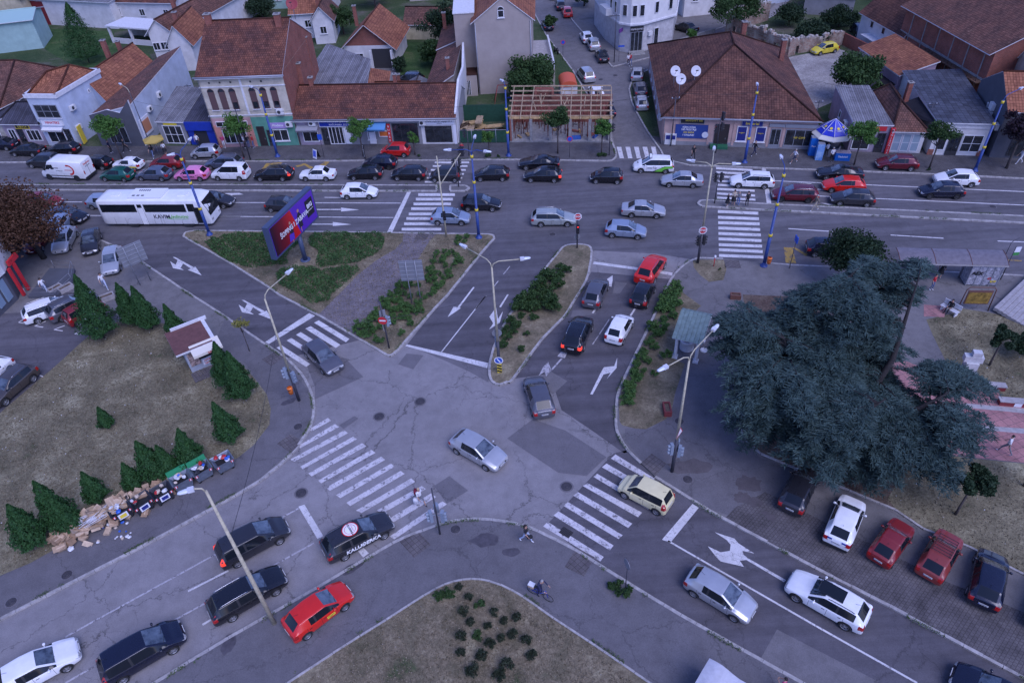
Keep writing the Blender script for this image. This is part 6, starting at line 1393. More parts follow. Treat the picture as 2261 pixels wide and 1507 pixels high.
# three satellite dishes on the pink building's roof
DISH=mat('dish_grey',(.52,.52,.56),.5)
def dish(label,base,r=.62):
 o=thing('satellite_dish',label,'antenna',base);b=MB();b.tube([(0,0,-.7),(0,0,1.0)],.035,GUT,n=6);b.build('mast',o)
 M=Matrix.Rotation(R(62),4,'X')@Matrix.Rotation(R(8),4,'Y');b=MB();b.lathe([(r*t,r*.22*t*t)for t in(0.001,.3,.6,.85,1.0)]+[(r,r*.22-.03),(r*.6,r*.06-.03),(0.001,-.03)],DISH,n=20);me=b.mesh('dish');me.transform(Matrix.Translation((0,-.1,1.15))@M);link('reflector',me,o)
 b=MB();b.tube([(0,-.15,.75),(0,-.75,1.45)],.02,FRD,n=5);b.box((0,-.78,1.48),(.3,.1,.1),FRD);b.build('receiver_arm',o);return o
for x,y,lab in((1488,178,'round satellite dish on the left of three on the big roof'),(1500,196,'satellite dish between and in front of its two neighbours'),(1533,178,'satellite dish at the right of three on the big roof')):
 g=G(x,y,5.6);o=dish(lab,(g.x,g.y,5.6))
o=dish('single red satellite dish on a chimney of the cream house',(-24.3,94.2,13.2),.7);
for ch in o.children:
 if ch.name.startswith('reflector'):ch.material_slots[0].link='OBJECT';ch.material_slots[0].material=colmat('dish_red',(.25,.03,.04))
# ================================================================ plants
import numpy as np
def folmat(name,c,c2,c3=None,sc=2.2,tr=.18):
 m,N,b=newmat('leaf_'+name,0.7,0.25);p=N.new('NewGeometry').outputs['Position']
 k=N.ramp(N.noise(p,sc,4,0.7),(0.32,c),(0.68,c2));k=N.mix(1.0,k,N.ramp(N.noise(p,11,2,0.8),(0.3,.62),(0.7,1.45)),'MULTIPLY')
 if c3:k=N.mix(N.ramp(N.noise(p,6,3,0.8),(0.62,0.0),(0.70,0.8)),k,c3)
 N.l.new(k,b.inputs['Base Color'])
 t=N.new('BsdfTranslucent');N.l.new(k,t.inputs['Color']);mx=N.new('MixShader');mx.inputs[0].default_value=tr
 o=next(q for q in N.n if q.type=='OUTPUT_MATERIAL');N.l.new(b.outputs[0],mx.inputs[1]);N.l.new(t.outputs[0],mx.inputs[2]);N.l.new(mx.outputs[0],o.inputs[0])
 return m
F_GRN=folmat('green',(.020,.050,.016),(.055,.105,.030));F_LGT=folmat('light_green',(.035,.10,.02),(.095,.20,.04));F_DRK=folmat('dark_green',(.012,.030,.014),(.032,.060,.026))
F_THU=folmat('thuja',(.014,.052,.016),(.038,.105,.028),sc=3.5);F_CED=folmat('cedar',(.014,.032,.031),(.066,.112,.104),(.115,.10,.07),sc=1.3,tr=.08);F_BRN=folmat('brown_red',(.050,.028,.018),(.115,.055,.030),(.03,.05,.02));F_PUR=folmat('purple',(.018,.012,.018),(.035,.02,.03))
F_BSH=folmat('bush',(.032,.085,.024),(.10,.19,.05));F_BSD=folmat('bush_dark',(.018,.030,.018),(.045,.058,.030),(.09,.05,.035));F_YEL=folmat('yellowish',(.12,.13,.03),(.25,.23,.06));F_COV=folmat('cover',(.028,.075,.024),(.075,.15,.045),(.11,.10,.06),sc=1.0)
BARK=mat('bark',(.075,.060,.055),.95,var=.35,vs=6,bump=.6,bs=20);BARKD=mat('bark_dark',(.022,.019,.019),.95,var=.35,vs=6,bump=.6)
def leaves(C,size,asp=.6,nrm=None,flat=.0,seed=0,droop=None):
 """quads at the rows of C; returns verts array (4N,3)"""
 g=np.random.default_rng(seed);n=len(C);a=g.normal(size=(n,3));
 if nrm is not None:a=a*(1-flat)+nrm*flat*2
 a/=np.linalg.norm(a,axis=1)[:,None]+1e-9;r=g.normal(size=(n,3))
 if droop is not None:r=r*.5+droop
 u=np.cross(a,r);u/=np.linalg.norm(u,axis=1)[:,None]+1e-9;v=np.cross(a,u);s=(size*g.uniform(.6,1.35,n))[:,None]
 u=u*s*asp*.5;v=v*s*.5
 return np.stack([C-v,C+u,C+v,C-u],1).reshape(-1,3)
def quadmesh(name,V,m):
 n=len(V)//4;me=bpy.data.meshes.new(name);me.vertices.add(4*n);me.vertices.foreach_set('co',V.astype(np.float32).ravel())
 me.loops.add(4*n);me.loops.foreach_set('vertex_index',np.arange(4*n,dtype=np.int32));me.polygons.add(n);me.polygons.foreach_set('loop_start',np.arange(0,4*n,4,dtype=np.int32));me.polygons.foreach_set('loop_total',np.full(n,4,dtype=np.int32))
 me.materials.append(m);me.update(calc_edges=True);me.validate();return me
def crown_pts(r,rzv,n,seed,clumps=None,hollow=.45,jit=.35):
 """leaf centres in clumps spread through an uneven ellipsoid"""
 g=np.random.default_rng(seed);k=clumps or max(8,int(14*(r/1.5)**1.5));d=g.normal(size=(k,3));d/=np.linalg.norm(d,axis=1)[:,None];d[:,2]=np.where(d[:,2]<-.55,-d[:,2]*.4,d[:,2])
 rad=g.uniform(hollow,1.0,k)[:,None]*(1+.22*np.sin(d[:,:1]*5+seed));c=d*rad*np.array([r,r,rzv])*.82
 cr=r*g.uniform(.20,.40,k);idx=g.integers(0,k,n);q=g.normal(size=(n,3));q/=np.linalg.norm(q,axis=1)[:,None];q*=(g.uniform(0,1,n)**.45)[:,None]
 P=c[idx]+q*cr[idx][:,None]*np.array([1.15,1.15,.75]);return P,c
TCACHE={}
def tree(name,label,base,h,r,m,n=2600,ls=.22,trunk=.10,crz=None,seed=1,cb=None,lean=(0,0),group=None,bark=BARK,cat='tree',clumps=None):
 """base: world point; h: full height; r crown radius; cb: height where the crown starts"""
 crz=crz or(h-(cb if cb is not None else h*.35))/2;cz=h-crz;key=(round(h,1),r,m.name,n,seed,lean)
 rr=random.Random(seed);cx,cy=lean[0],lean[1]
 o=thing(name,label,cat,base,0,group)
 if key not in TCACHE:
  P,c=crown_pts(r,crz,n,seed,clumps);P=P+np.array([cx,cy,cz]);b=MB()
  top=Vector((cx,cy,cz));b.tube([(0,0,-.1),(cx*.1,cy*.1,cz*.3),(cx*.5,cy*.5,cz*.7),top],[trunk*1.25,trunk,trunk*.8,trunk*.5],bark,n=8)
  for q in range(min(len(c),14)):
   e=Vector(c[q])+top;s_=Vector((cx*.5,cy*.5,cz*(.62+.3*rr.random())));mid=s_.lerp(e,.5)+Vector((0,0,-.1*r));b.tube([s_,mid,e],[trunk*.45,trunk*.28,trunk*.1],bark,n=5)
  TCACHE[key]=(quadmesh('crown',leaves(P,ls,.7,seed=seed),m),b.mesh('trunk'))
 a,t=TCACHE[key];link('crown',a,o);link('trunk',t,o);return o
def HB(base,top):return G(*base),HG(*base,*top)
ST='young street trees along the shops'
for i,(bs,tp,r,lab,mt,n)in enumerate((
((271,353),(235,250),1.65,'street tree in front of the dark grey shop',F_LGT,3200),((540,350),(512,249),1.45,'street tree in front of the cream two-storey house',F_LGT,2600),
((803,347),(792,262),1.35,'street tree before the light blue awning',F_LGT,2600),((917,344),(907,292),.55,'very thin young tree before the grey shop window',F_LGT,500),
((1081,344),(1070,285),.65,'thin young tree before the fenced timber plot',F_LGT,800),((1231.6,341),(1234.7,238),1.45,'bushy street tree in front of the building site',F_GRN,3400),
((1328,342.5),(1320,264),1.1,'small street tree at the corner of the building site',F_LGT,2200),((1885,366),(1893,260),1.5,'street tree between the kiosk and the parked red hatchback',F_LGT,3000),
((2051,374),(2070,267),1.4,'street tree in a round bed before the white shop',F_GRN,3000))):
 g_,h=HB(bs,tp);o=tree('street_tree',lab,(g_.x,g_.y,K),h*1.04,r*1.22,mt,int(n*1.4),.2,.085,cb=h*.36,seed=20+i,group=ST,clumps=26)
g_=G(2221,374);tree('plum_tree','dark purple plum tree at the right edge of the far pavement',(g_.x,g_.y,K),6.2,2.3,F_PUR,5000,.26,.13,cb=2.2,seed=41)
BG='trees behind the buildings'
for i,(px,h,r,mt,n,lab,cb)in enumerate((
((1872,230),6.2,3.3,F_GRN,13000,'broad willow-like tree behind the corrugated roof shop',.9),((1618,88),9.0,4.2,F_GRN,12000,'big broad tree behind the pink corner building',2.0),((1178,222),5.6,3.3,F_GRN,14000,'dense dark tree behind the building site',.6),
((985,118),7.5,3.4,F_DRK,8000,'dark leafy tree beside the narrow brick house',.8),((958,150),4.2,2.4,F_GRN,6000,'green shrub-like tree beside the lawn of the gardens',.3),((890,98),3.6,1.1,F_DRK,2000,'small round tree in front of the pale yellow wall',1.0),((1010,60),9,3.2,F_DRK,6000,'tall dark tree above the gardens',1.5),
((760,78),5.0,2.6,F_GRN,5000,'leafy bush-like tree left of the garden house',.6),((830,20),7.0,3.4,F_DRK,6000,'tall hedge tree at the top behind the gardens',.6),((700,8),7.0,3.6,F_DRK,6000,'dark tree at the top left of the gardens',.6),((580,40),3.6,3.8,F_DRK,5000,'broad dark shrub mass at the top centre left',.2),
((520,20),4.6,3.6,F_DRK,5000,'dark tree behind the long roof at the top',.4),((1215,68),2.6,1.3,F_GRN,1500,'green bush beside the parked blue saloon in the side street',.1),((1525,92),1.9,1.0,F_LGT,900,'light green bush next to the black saloon',.1),((885,160),2.4,1.2,F_DRK,2000,'clipped dark bush by the mint green shed',.1),
((1790,95),3.0,3.2,F_DRK,5000,'overgrown bushes inside the ruin',.1),((1740,60),3.4,3.0,F_DRK,5000,'dark shrubs on top of the ruined walls',.1),((1850,62),3.0,3.0,F_DRK,5000,'dark hedge beside the white house',.1),((1810,20),6.0,4.0,F_DRK,6000,'dark tree at the top right of the ruin',.5),((1690,238),2.2,1.6,F_DRK,1800,'dark bush in the shade behind the pink building',.1),
((1900,262),3.4,1.3,F_DRK,2600,'dark shrub squeezed beside the lilac shop wall',.1),((1505,14),6.5,3.4,F_GRN,5000,'green tree behind the white corner building',1.0),((1290,15),3.2,2.0,F_DRK,2600,'hedge bush along the upper side street',.1),((2000,8),7.0,4.0,F_DRK,5000,'dark tree above the brown-roofed houses',.6))):
 g_=G(*px);tree('garden_tree' if r>1.6 else 'garden_bush',lab,(g_.x,g_.y,K),h,r,mt,n,.30,.14,cb=cb,seed=60+i,group=BG,clumps=int(20+r*9),cat='tree' if r>1.6 else 'bush')
g_=G(99,572);tree('brown_tree','big tree with reddish-brown leaves over the parked cars at the left',(g_.x,g_.y,K),8.4,5.6,F_BRN,28000,.24,.24,cb=1.3,seed=90,lean=(-1.4,-1.2),bark=BARKD,clumps=75)
g_=G(1868,640);tree('green_tree','dense green deciduous tree between the cedar and the bus bay',(g_.x,g_.y,K),5.6,3.2,F_DRK,13000,.22,.18,cb=1.0,seed=91,clumps=60)
g_=G(2182.7,809);tree('park_tree','small round tree on the dry lawn beside the monument',(g_.x,g_.y,K),3.9,1.25,F_DRK,2800,.2,.07,cb=1.9,seed=92,group='small park trees')
g_=G(2107.6,1138);tree('park_tree','small dark tree behind the cars on the bricks',(g_.x,g_.y,K),4.1,1.35,F_DRK,3600,.19,.07,cb=2.0,seed=93,group='small park trees')
g_=G(2258,1075);tree('park_tree','small tree cut off by the right edge beside the red slabs',(g_.x,g_.y,K),4.2,1.2,F_DRK,2600,.2,.07,cb=2.0,seed=94,group='small park trees')
g_=G(2262,790);tree('park_tree','dark shrub at the right edge of the upper dry lawn',(g_.x,g_.y,K),2.4,1.4,F_DRK,2600,.2,.07,cb=.2,seed=95,group='small park trees')
g_=G(552,777);tree('sapling','thin sapling with sparse yellowish leaves beside the kiosk',(g_.x,g_.y,K),3.5,.95,F_YEL,380,.17,.035,cb=2.1,seed=96,clumps=14)
# conical evergreens
def thuja_mesh(h,r,n,seed):
 g=np.random.default_rng(seed);t=g.uniform(0,1,n)**1.25;z=.12*h+t*.86*h;a=g.uniform(0,2*np.pi,n)
 lump=1+.24*np.sin(a*5+z*2.5+seed)+.12*np.sin(a*3-z*5.1+seed*2)+.10*np.sin(a*9+z*7);prof=np.clip((1-t)**.95,0,1)*np.clip(.45+t*5,0,1);rad=r*prof*lump*g.uniform(.60,1.06,n)+.03
 C=np.stack([rad*np.cos(a),rad*np.sin(a),z],1);C[:,0]+=z*.06*np.sin(seed*1.7);C[:,1]+=z*.05*np.cos(seed*2.3);nr=np.stack([np.cos(a),np.sin(a),np.full(n,.5)],1)
 V=leaves(C,.17,.55,nrm=nr,flat=.45,seed=seed,droop=np.array([0,0,1.2]));me=quadmesh('crown',V,F_THU);b=MB();b.tube([(0,0,0),(0,0,h*.85)],[.07,.02],BARKD,n=6)
 return me,b.mesh('trunk')
for i,(bs,tp,lab)in enumerate((
((232,748),(176,600),'tallest dark thuja, right of the small red and white car'),((300,716),(268,617),'left of two touching thujas above the dry lawn'),((338,728),(301,632),'right of two touching thujas above the dry lawn'),((398,745),(373,668),'thuja directly behind the kiosk'),
((506,850),(487,746),'slimmer thuja tight against the kiosk front'),((538,880),(513,775),'broad thuja to the right of the kiosk'),((518,973),(493,878),'single thuja near the curved edge of the pavement'),((242,944),(219,899),'very small young thuja alone in the middle of the dry lawn'),
((427,1034),(392,947),'thuja right behind the open green-lidded container'),((352,1053),(320,962),'thuja behind the gap in the row of containers'),((385,1052),(352,985),'low thuja between two pointed ones behind the containers'),((302,1080),(274,1020),'low thuja behind the piled cardboard'),
((222,1106),(192,1032),'thuja behind the heap of white rods'),((150,1165),(101,1054),'pointed thuja at the left of the rubbish heap'),((168,1168),(143,1078),'low thuja merged with the pointed one by the rubbish heap'),((84,1203),(30,1100),'leftmost thuja at the bottom edge of the dry lawn'))):
 g_,h=HB(bs,tp);me,tm=thuja_mesh(h,h*(.26 if h<3.4 else.24)+.12*(i in(5,8,9,15)),int(1500+1500*h),200+i)
 o=thing('thuja',lab,'evergreen',(g_.x,g_.y,K),0,'conical thujas around the dry lawn');link('crown',me,o);link('trunk',tm,o)
g_=G(198,140);h=9.4;me,tm=thuja_mesh(h,3.4,16000,301);o=thing('spruce','dark pointed conifer behind the orange roofs at the top left','evergreen',(g_.x,g_.y,K));link('crown',me,o);link('trunk',tm,o)
# ---- the big blue cedar
def cedar():
 g=np.random.default_rng(5);base=G(1796,980);root=thing('blue_cedar','huge blue-grey cedar with drooping branches covering the small square','tree',(base.x,base.y,K))
 stems=[([0,0,0],[.3,1.0,3.5],[.9,2.6,7.0],[1.4,4.4,11.0]),([0,0,.5],[-1.4,.4,3.5],[-2.6,1.0,6.0],[-3.2,1.6,8.4]),([0,0,.5],[2.2,-.2,3.5],[3.8,.8,6.8],[5.4,3.6,11.2]),([0,0,.5],[-.4,-1.4,3.0],[.4,-2.6,5.2],[1.4,-3.2,7.4]),([0,0,.5],[2.4,-1.4,2.8],[4.4,-2.0,4.8],[6.0,-2.2,6.6])]
 tb=MB();C=[];D=[];DR=[]
 for si,st_ in enumerate(stems):tb.tube([tuple(p)for p in st_],[.42 if si==0 else.25,.30,.18,.04],BARKD,n=8)
 def stem(si,t):
  s_=np.array(stems[si],float);k=min(int(t*3),2);f=t*3-k;return s_[k]*(1-f)+s_[k+1]*f
 anch=[(int(g.choice(5,p=[.30,.18,.20,.16,.16])),g.uniform(.24,1.0)**.9,g.uniform(0,2*np.pi),g.uniform(.72,1.2))for _ in range(46)]
 for i in range(325):
  si,t,a,lf=anch[i%46];t=float(np.clip(t+g.normal()*.05,.2,1));a=a+g.normal()*.27;o_=stem(si,t);ztop=o_[2]
  L=(6.6 if si==0 else 5.2)*(1-((ztop-3.5)/11.0).clip(0,1)**1.3*.74)*lf*g.uniform(.75,1.1)
  if si==0:L*=.95
  d=np.array([np.cos(a),np.sin(a),0]);rise=g.uniform(-.02,.22);sag=g.uniform(.12,.30)
  n_=int(L/.24);prev=None;pts=[]
  for k in range(n_+1):
   s_=k/n_;p=o_+d*L*s_+np.array([0,0,L*(rise*s_-sag*s_**2.4*1.6)]);pts.append(p)
   if s_>.07:
    for side in(-1,1):
     if g.uniform()<.15:continue
     tl=(.35+1.15*(1-abs(s_-.5)*1.3))*g.uniform(.6,1.15)*(.7+.1*L/2);ta=a+side*g.uniform(.6,1.15);td=np.array([np.cos(ta),np.sin(ta),g.uniform(-.30,.06)]);m_=max(3,int(tl/.07))
     for q in range(m_):
      u=(q+.5)/m_;c=p+td*tl*u+np.array([0,0,-.28*tl*u*u])+g.normal(size=3)*.035;C.append(c);D.append(td);
  tb.tube([tuple(p)for p in pts[::3]],[max(.010,.05*(1-k/max(1,len(pts[::3]))))for k in range(len(pts[::3]))],BARKD,n=4)
 C=np.array(C);D=np.array(D);n=len(C)
# little needle sprigs: narrow blades leaving each twig point to both sides
 V=[]
 for s_ in(-1,1,.35):
  ang=s_*1.0;ca,sa=np.cos(ang),np.sin(ang);E=np.stack([D[:,0]*ca-D[:,1]*sa,D[:,0]*sa+D[:,1]*ca,g.uniform(-.35,.30,n)],1);E/=np.linalg.norm(E,axis=1)[:,None]
  ln=g.uniform(.18,.40,n)[:,None];w_=np.cross(E,np.array([0,0,1.0])+g.normal(size=(n,3))*.5);w_/=np.linalg.norm(w_,axis=1)[:,None];w_*=.036
  V.append(np.stack([C-w_*.8,C+w_*.8,C+E*ln+w_*.5,C+E*ln-w_*.5],1).reshape(-1,3))
 me=quadmesh('crown',np.concatenate(V),F_CED);link('crown',me,root);link('trunk',tb.mesh('trunk'),root);return n
cedar()
# ---- bushes
def bush_mesh(r,n,m,seed,squash=.8):
 P,c=crown_pts(r,r*squash,n,seed,clumps=14,hollow=.55);P[:,2]+=r*squash*.9;P=P[P[:,2]>.02];return quadmesh('foliage',leaves(P,.12,.65,seed=seed),m)
BV=[bush_mesh(.5,650,F_BSH,400+k)for k in range(4)];BD=[bush_mesh(.5,650,F_BSD,410+k,.95)for k in range(3)];BL=[bush_mesh(.5,700,F_GRN,420+k)for k in range(3)]
STEM=MB();
for k in range(4):STEM.tube([(0,0,0),(.18*math.cos(k*1.6),.18*math.sin(k*1.6),.42)],[.02,.008],BARK,n=4)
STEMM=STEM.mesh('stem')
rr=random.Random(77)
def bushes(f,pts,meshes,s0,s1,label,group,z=K):
 for p in pts:
  g_=f([p[:2]],z)[0];s_=rr.uniform(s0,s1)*(p[2]if len(p)>2 else 1);o=thing('bush',label,'bush',(g_.x,g_.y,z),rr.uniform(0,6),group);o.scale=(s_,s_,s_*rr.uniform(.85,1.1));link('foliage',rr.choice(meshes),o);link('stem',STEMM,o)
GI='round bushes on the big traffic island'
bushes(B_,[(1720,1060),(1745,1010),(1760,980),(1815,970),(1870,975),(1905,995),(1940,1020),(1950,1060,1.2),(1900,1080),(1810,1020),(1800,1055),(1825,1095),(1840,1000),(1920,1045),(1710,1105),(1735,1140),(1765,1160),(1690,1130),(1700,1165),(1670,1195),(1740,1205),(1690,1220),(1840,1150),(1860,1185,1.2),(1810,1195),(1860,1135),(1800,1240),(1740,1255),(1770,1275),(1720,1290),(1740,1310),(1700,1335),(1655,1355),(1610,1330),(1490,1220),(1460,1260,1.2),(1500,1270),(1430,1265),(1430,1310,1.2),(1470,1330),(1380,1340,1.2),(1400,1385,1.2),(1340,1390),(1440,1370),(1330,1430,1.3),(1380,1460,1.3),(1460,1400),(1530,1350),(1540,1245),(1600,1255),(1940,870,1.2),(1980,890),(1920,905),(2000,850,1.1),(1500,1420,1.2),(1600,1410,1.3),(1560,1470,1.3),(1500,1480,1.2),(1440,1460,1.2),(1620,1470,1.2)],BV,.62,.85,'round leafy bush on the big traffic island right of the brick path',GI)
bushes(E_,[(1200,245),(1345,262),(1330,220),(1195,145),(1110,65),(1160,65),(1240,65),(1270,125),(1300,195),(1260,205),(1390,165),(1410,115),(1330,125),(920,300,1.4),(960,265,1.3),(1000,300,1.3),(1040,215,1.3),(980,355,1.2),(1080,405,1.3),(1090,290),(1060,180,1.2),(1010,240,1.3),(1150,110),(1200,190),(1275,335,.9),(930,345,1.1),(1040,320,1.1),(1110,240,1.1)],BV,.68,.92,'leafy bush behind the no-entry sign on the big traffic island','bushes around the no-entry sign')
bushes(C_,[(720,1130,1.5),(760,1140,1.2),(580,1165,1.4),(620,1205,1.5),(700,1205,1.3),(560,1265,1.5),(500,1305,1.5),(640,1305,1.4),(680,1265,1.3),(470,1375,1.6),(560,1385,1.5),(640,1440,1.8),(390,1405,1.6),(360,1455,1.4),(440,1455,1.6),(500,1440,1.5),(600,1350,1.4),(540,1210,1.2)],BL,.85,1.15,'dense green bush on the narrow traffic island','bushes on the narrow traffic island')
bushes(F_,[(200,60,1.5),(290,60,1.5),(420,110,1.5),(460,100,1.3),(160,120,1.2),(290,205,1.2),(190,195,1.1),(110,245,1.2),(150,285,1.2),(70,305),(90,385,1.2),(40,445,1.2),(190,475,.8),(240,345,.8),(30,355,1.2),(240,130,1.2),(120,330,1.1)],BL,.8,1.05,'leafy bush at the lower end of the narrow traffic island','bushes at the tip of the narrow island')
bushes(F_,[(1380,60,1.3),(1440,70,1.3),(1350,140,1.3),(1420,140,1.3),(1450,200,1.2),(1490,100,1.1),(1380,235,1.2),(1290,280,1.2),(1380,300,1.2),(1320,350,1.1),(1270,290),(1350,330,1.1),(1260,420,1.1),(1300,460,1.1),(1215,500,1.1),(1390,525,1.2),(1180,545),(1240,575,.8),(1150,600,1.1),(1210,645,.7),(1140,680,1.2),(1160,690),(1295,675,.8),(1140,740,1.2),(1080,780,1.2),(1090,850,1.3),(1080,920,1.3),(1110,800,1.1),(1070,880,1.1)],BV,.8,1.0,'bush in the planted strip between the waiting lanes and the pavilion','bushes in the strip beside the waiting lanes')
bushes(C_,[(1660,1270,1.3),(1600,1330,1.2),(1650,1350,1.3),(1560,1400,1.3),(1600,1420,1.3),(1650,1440,1.3),(1690,1300,1.1),(1530,1450,1.2)],BV,.85,1.1,'bush at the top of the strip beside the red off-roader','bushes in the strip beside the red off-roader')
bed=[(1095,950,1.3),(1165,945,1.2),(1230,890),(1297,955),(1375,1010,1.2),(1262,1045,1.2),(1460,1055,1.1),(1608,1090,1.2),(1305,1120,1.1),(1530,1110),(1420,1145),(1250,1215,1.2),(1355,1205,1.2),(1505,1225,1.1),(1585,1200,1.1),(1675,1240,1.1),(1433,1270,1.1),(1245,1320),(1378,1345,1.2),(1710,1340,1.1),(1545,1405,1.4),(1320,1445,1.6),(1490,1480,1.4)]
bushes(I_,[p for i,p in enumerate(bed)if i in(0,1,4,12)],BL,.62,.75,'greener round bush in the dry bed at the bottom','green bushes in the bottom bed',K+.02)
bushes(I_,[p for i,p in enumerate(bed)if i not in(0,1,4,12)],BD,.56,.72,'small brownish-green round bush in the dry bed at the bottom','dark bushes in the bottom bed',K+.02)
bushes(J_,[(750,890,.9),(800,870,1),(830,930,1.1),(790,920,.9),(860,900,.7),(730,870,.6)],BL,.65,.8,'weedy bush around the foot of the small round sign','weeds at the small sign')
bushes(P_,[(2051,376,.7),(2048,377,.6),(1081,346,1.1),(1075,347,.9),(1330,345,1.2),(1322,346,1.1),(1336,346,1),(1100,347,.8),(925,346,.7),(1590,596,.6)],BL,.5,.7,'small tuft of weeds at the foot of a street tree','weeds under the street trees')
# ---- ground cover and fallen leaves (uncountable)
def inside(P,poly):
 x,y=P[:,0],P[:,1];r_=np.zeros(len(P),bool);n=len(poly);j=n-1
 for i in range(n):
  xi,yi,xj,yj=poly[i].x,poly[i].y,poly[j].x,poly[j].y;c=((yi>y)!=(yj>y))&(x<(xj-xi)*(y-yi)/(yj-yi+1e-12)+xi);r_^=c;j=i
 return r_
def cover(name,label,pix,m,dens,hmax,size,seed,z=K,cat='ground cover',lump=True):
 poly=P_(pix,z);g=np.random.default_rng(seed);x0,x1=min(p.x for p in poly),max(p.x for p in poly);y0,y1=min(p.y for p in poly),max(p.y for p in poly);n=int((x1-x0)*(y1-y0)*dens)
 P=np.stack([g.uniform(x0,x1,n),g.uniform(y0,y1,n),np.zeros(n)],1);P=P[inside(P,poly)]
 hh=hmax*(.55+.3*np.sin(P[:,0]*1.9+seed)*np.cos(P[:,1]*1.6)+.2*np.sin(P[:,0]*4.3+P[:,1]*3.7));
 if lump:P=P[g.uniform(0,1,len(P))<np.clip(.35+1.1*hh/hmax,0,1)];hh=hmax*(.55+.3*np.sin(P[:,0]*1.9+seed)*np.cos(P[:,1]*1.6)+.2*np.sin(P[:,0]*4.3+P[:,1]*3.7))
 P[:,2]=z+g.uniform(0,1,len(P))**.6*np.clip(hh,.02,9);me=quadmesh(name,leaves(P,size,.7,seed=seed),m);o=link(name,me);props(o,label,cat,kind='stuff');return o
cover('ground_cover','low dark green ground cover left of the billboard',[(452,535),(470,527),(495,519),(540,515),(600,514),(667,520),(665,535),(640,555),(632,570),(638,582),(620,585),(560,591),(540,590),(500,575),(470,555)],F_COV,240,.42,.15,1)
cover('ground_cover','low dark green ground cover right of the billboard',[(683,526),(696,516),(765,514),(840,516),(850,528),(845,549),(824,565),(792,579),(707,591),(696,584),(704,555),(683,541)],F_COV,240,.42,.15,2)
cover('ground_cover','low dark green ground cover in the lower tip below the billboard',[(609,605),(627,592),(659,589),(686,589),(702,595),(789,587),(795,595),(765,624),(734,650),(726,664),(686,672),(675,661),(649,645),(617,629)],F_COV,240,.42,.15,3)
WEED=folmat('weeds',(.045,.09,.025),(.10,.14,.05),(.20,.16,.09),sc=1.6)
def weeds(label,pix,off,seed,z=K+.01,dens=110,hm=.13):
 g=np.random.default_rng(seed);Q=[]
 for p,q in zip(P_(pix,z)[:-1],P_(pix,z)[1:]):
  L=(q-p).length;n=int(L*dens);t=g.uniform(0,1,n)[:,None];nn=np.array([-(q-p).y/L,(q-p).x/L,0]);Q.append(np.array(p)[None]*(1-t)+np.array(q)[None]*t+nn[None]*(off*.12+g.normal(size=n)*.07)[:,None])
 P=np.concatenate(Q);k=np.sin(P[:,0]*1.3+seed)+np.sin(P[:,1]*2.1)+.6*np.sin(P[:,0]*5.7);P=P[k>.75];P[:,2]+=g.uniform(0,hm,len(P));o=link('weeds',quadmesh('weeds',leaves(P,.085,.5,seed=seed),WEED));props(o,label,'weeds',kind='stuff')
LITT=mat('leaf_litter',(.25,.19,.12),.95,var=.5,vs=30,world=True);PAPR=mat('paper_scraps',(.55,.55,.56),.9)
DRYG=folmat('dry_grass',(.11,.09,.055),(.24,.20,.14),(.04,.075,.025),sc=.8,tr=.1)
for i,(pix,lab)in enumerate((([(0,911),(82,841),(114,815),(202,738),(240,715),(300,702),(365,715),(385,760),(420,800),(480,805),(530,800),(563,838),(587,870),(596,902),(593,937),(560,980),(525,1008),(430,1048),(300,1108),(160,1188),(67,1240),(0,1268)],'dry patchy grass of the left lawn'),
([(600,1600),(736,1443),(854,1368),(938,1315),(1020,1281),(1061,1280),(1105,1292),(1222,1366),(1300,1417),(1500,1600)],'dry patchy grass of the bottom bed'),
([(1810,1060),(1978,1130),(2038,1170),(2139,1212),(2400,1330),(2400,1060),(2117,1012),(2006,1000),(1850,1010)],'dry grass and litter beneath the cedar'),
([(425,518),(700,514),(1085,520),(988,648),(862,778),(740,708),(600,632),(412,522)],'dry grass of the big traffic island'),
([(2060,705),(2110,692),(2185,692),(2400,745),(2400,900),(2218,880),(2140,848),(2090,800)],'dry grass beside the monument'))):
 cover('dry_grass',lab,pix,DRYG,(70,70,40,45,40)[i],.07,.10,30+i,K+.02,'grass',False)
 cover('litter','scattered pale scraps and fallen leaves on the '+('left lawn','bottom bed','soil beneath the cedar','big traffic island','lawn by the monument')[i],pix,PAPR if i%2==0 else LITT,.6,.02,.10,50+i,K+.03,'litter',False)
for pix,off,sd,lab in((kE,-1,1,'weeds growing behind the near pavement kerb'),(kE2,1,2,'weeds along the kerb of the bottom bed'),(kD,-1,3,'weeds behind the kerb of the left pavement'),(kC,-1,4,'weeds behind the kerb of the planted strip'),(kC2,-1,5,'weeds along the kerb of the paving bricks'),(triL,-1,6,'weeds along the kerb of the big traffic island'),(triM,1,7,'weeds along the kerb of the narrow island'),(kF,1,8,'weeds along the far kerb'),(m3,1,9,'weeds along the right median'),(med,1,10,'weeds along the left median')):weeds(lab,pix,off,sd)
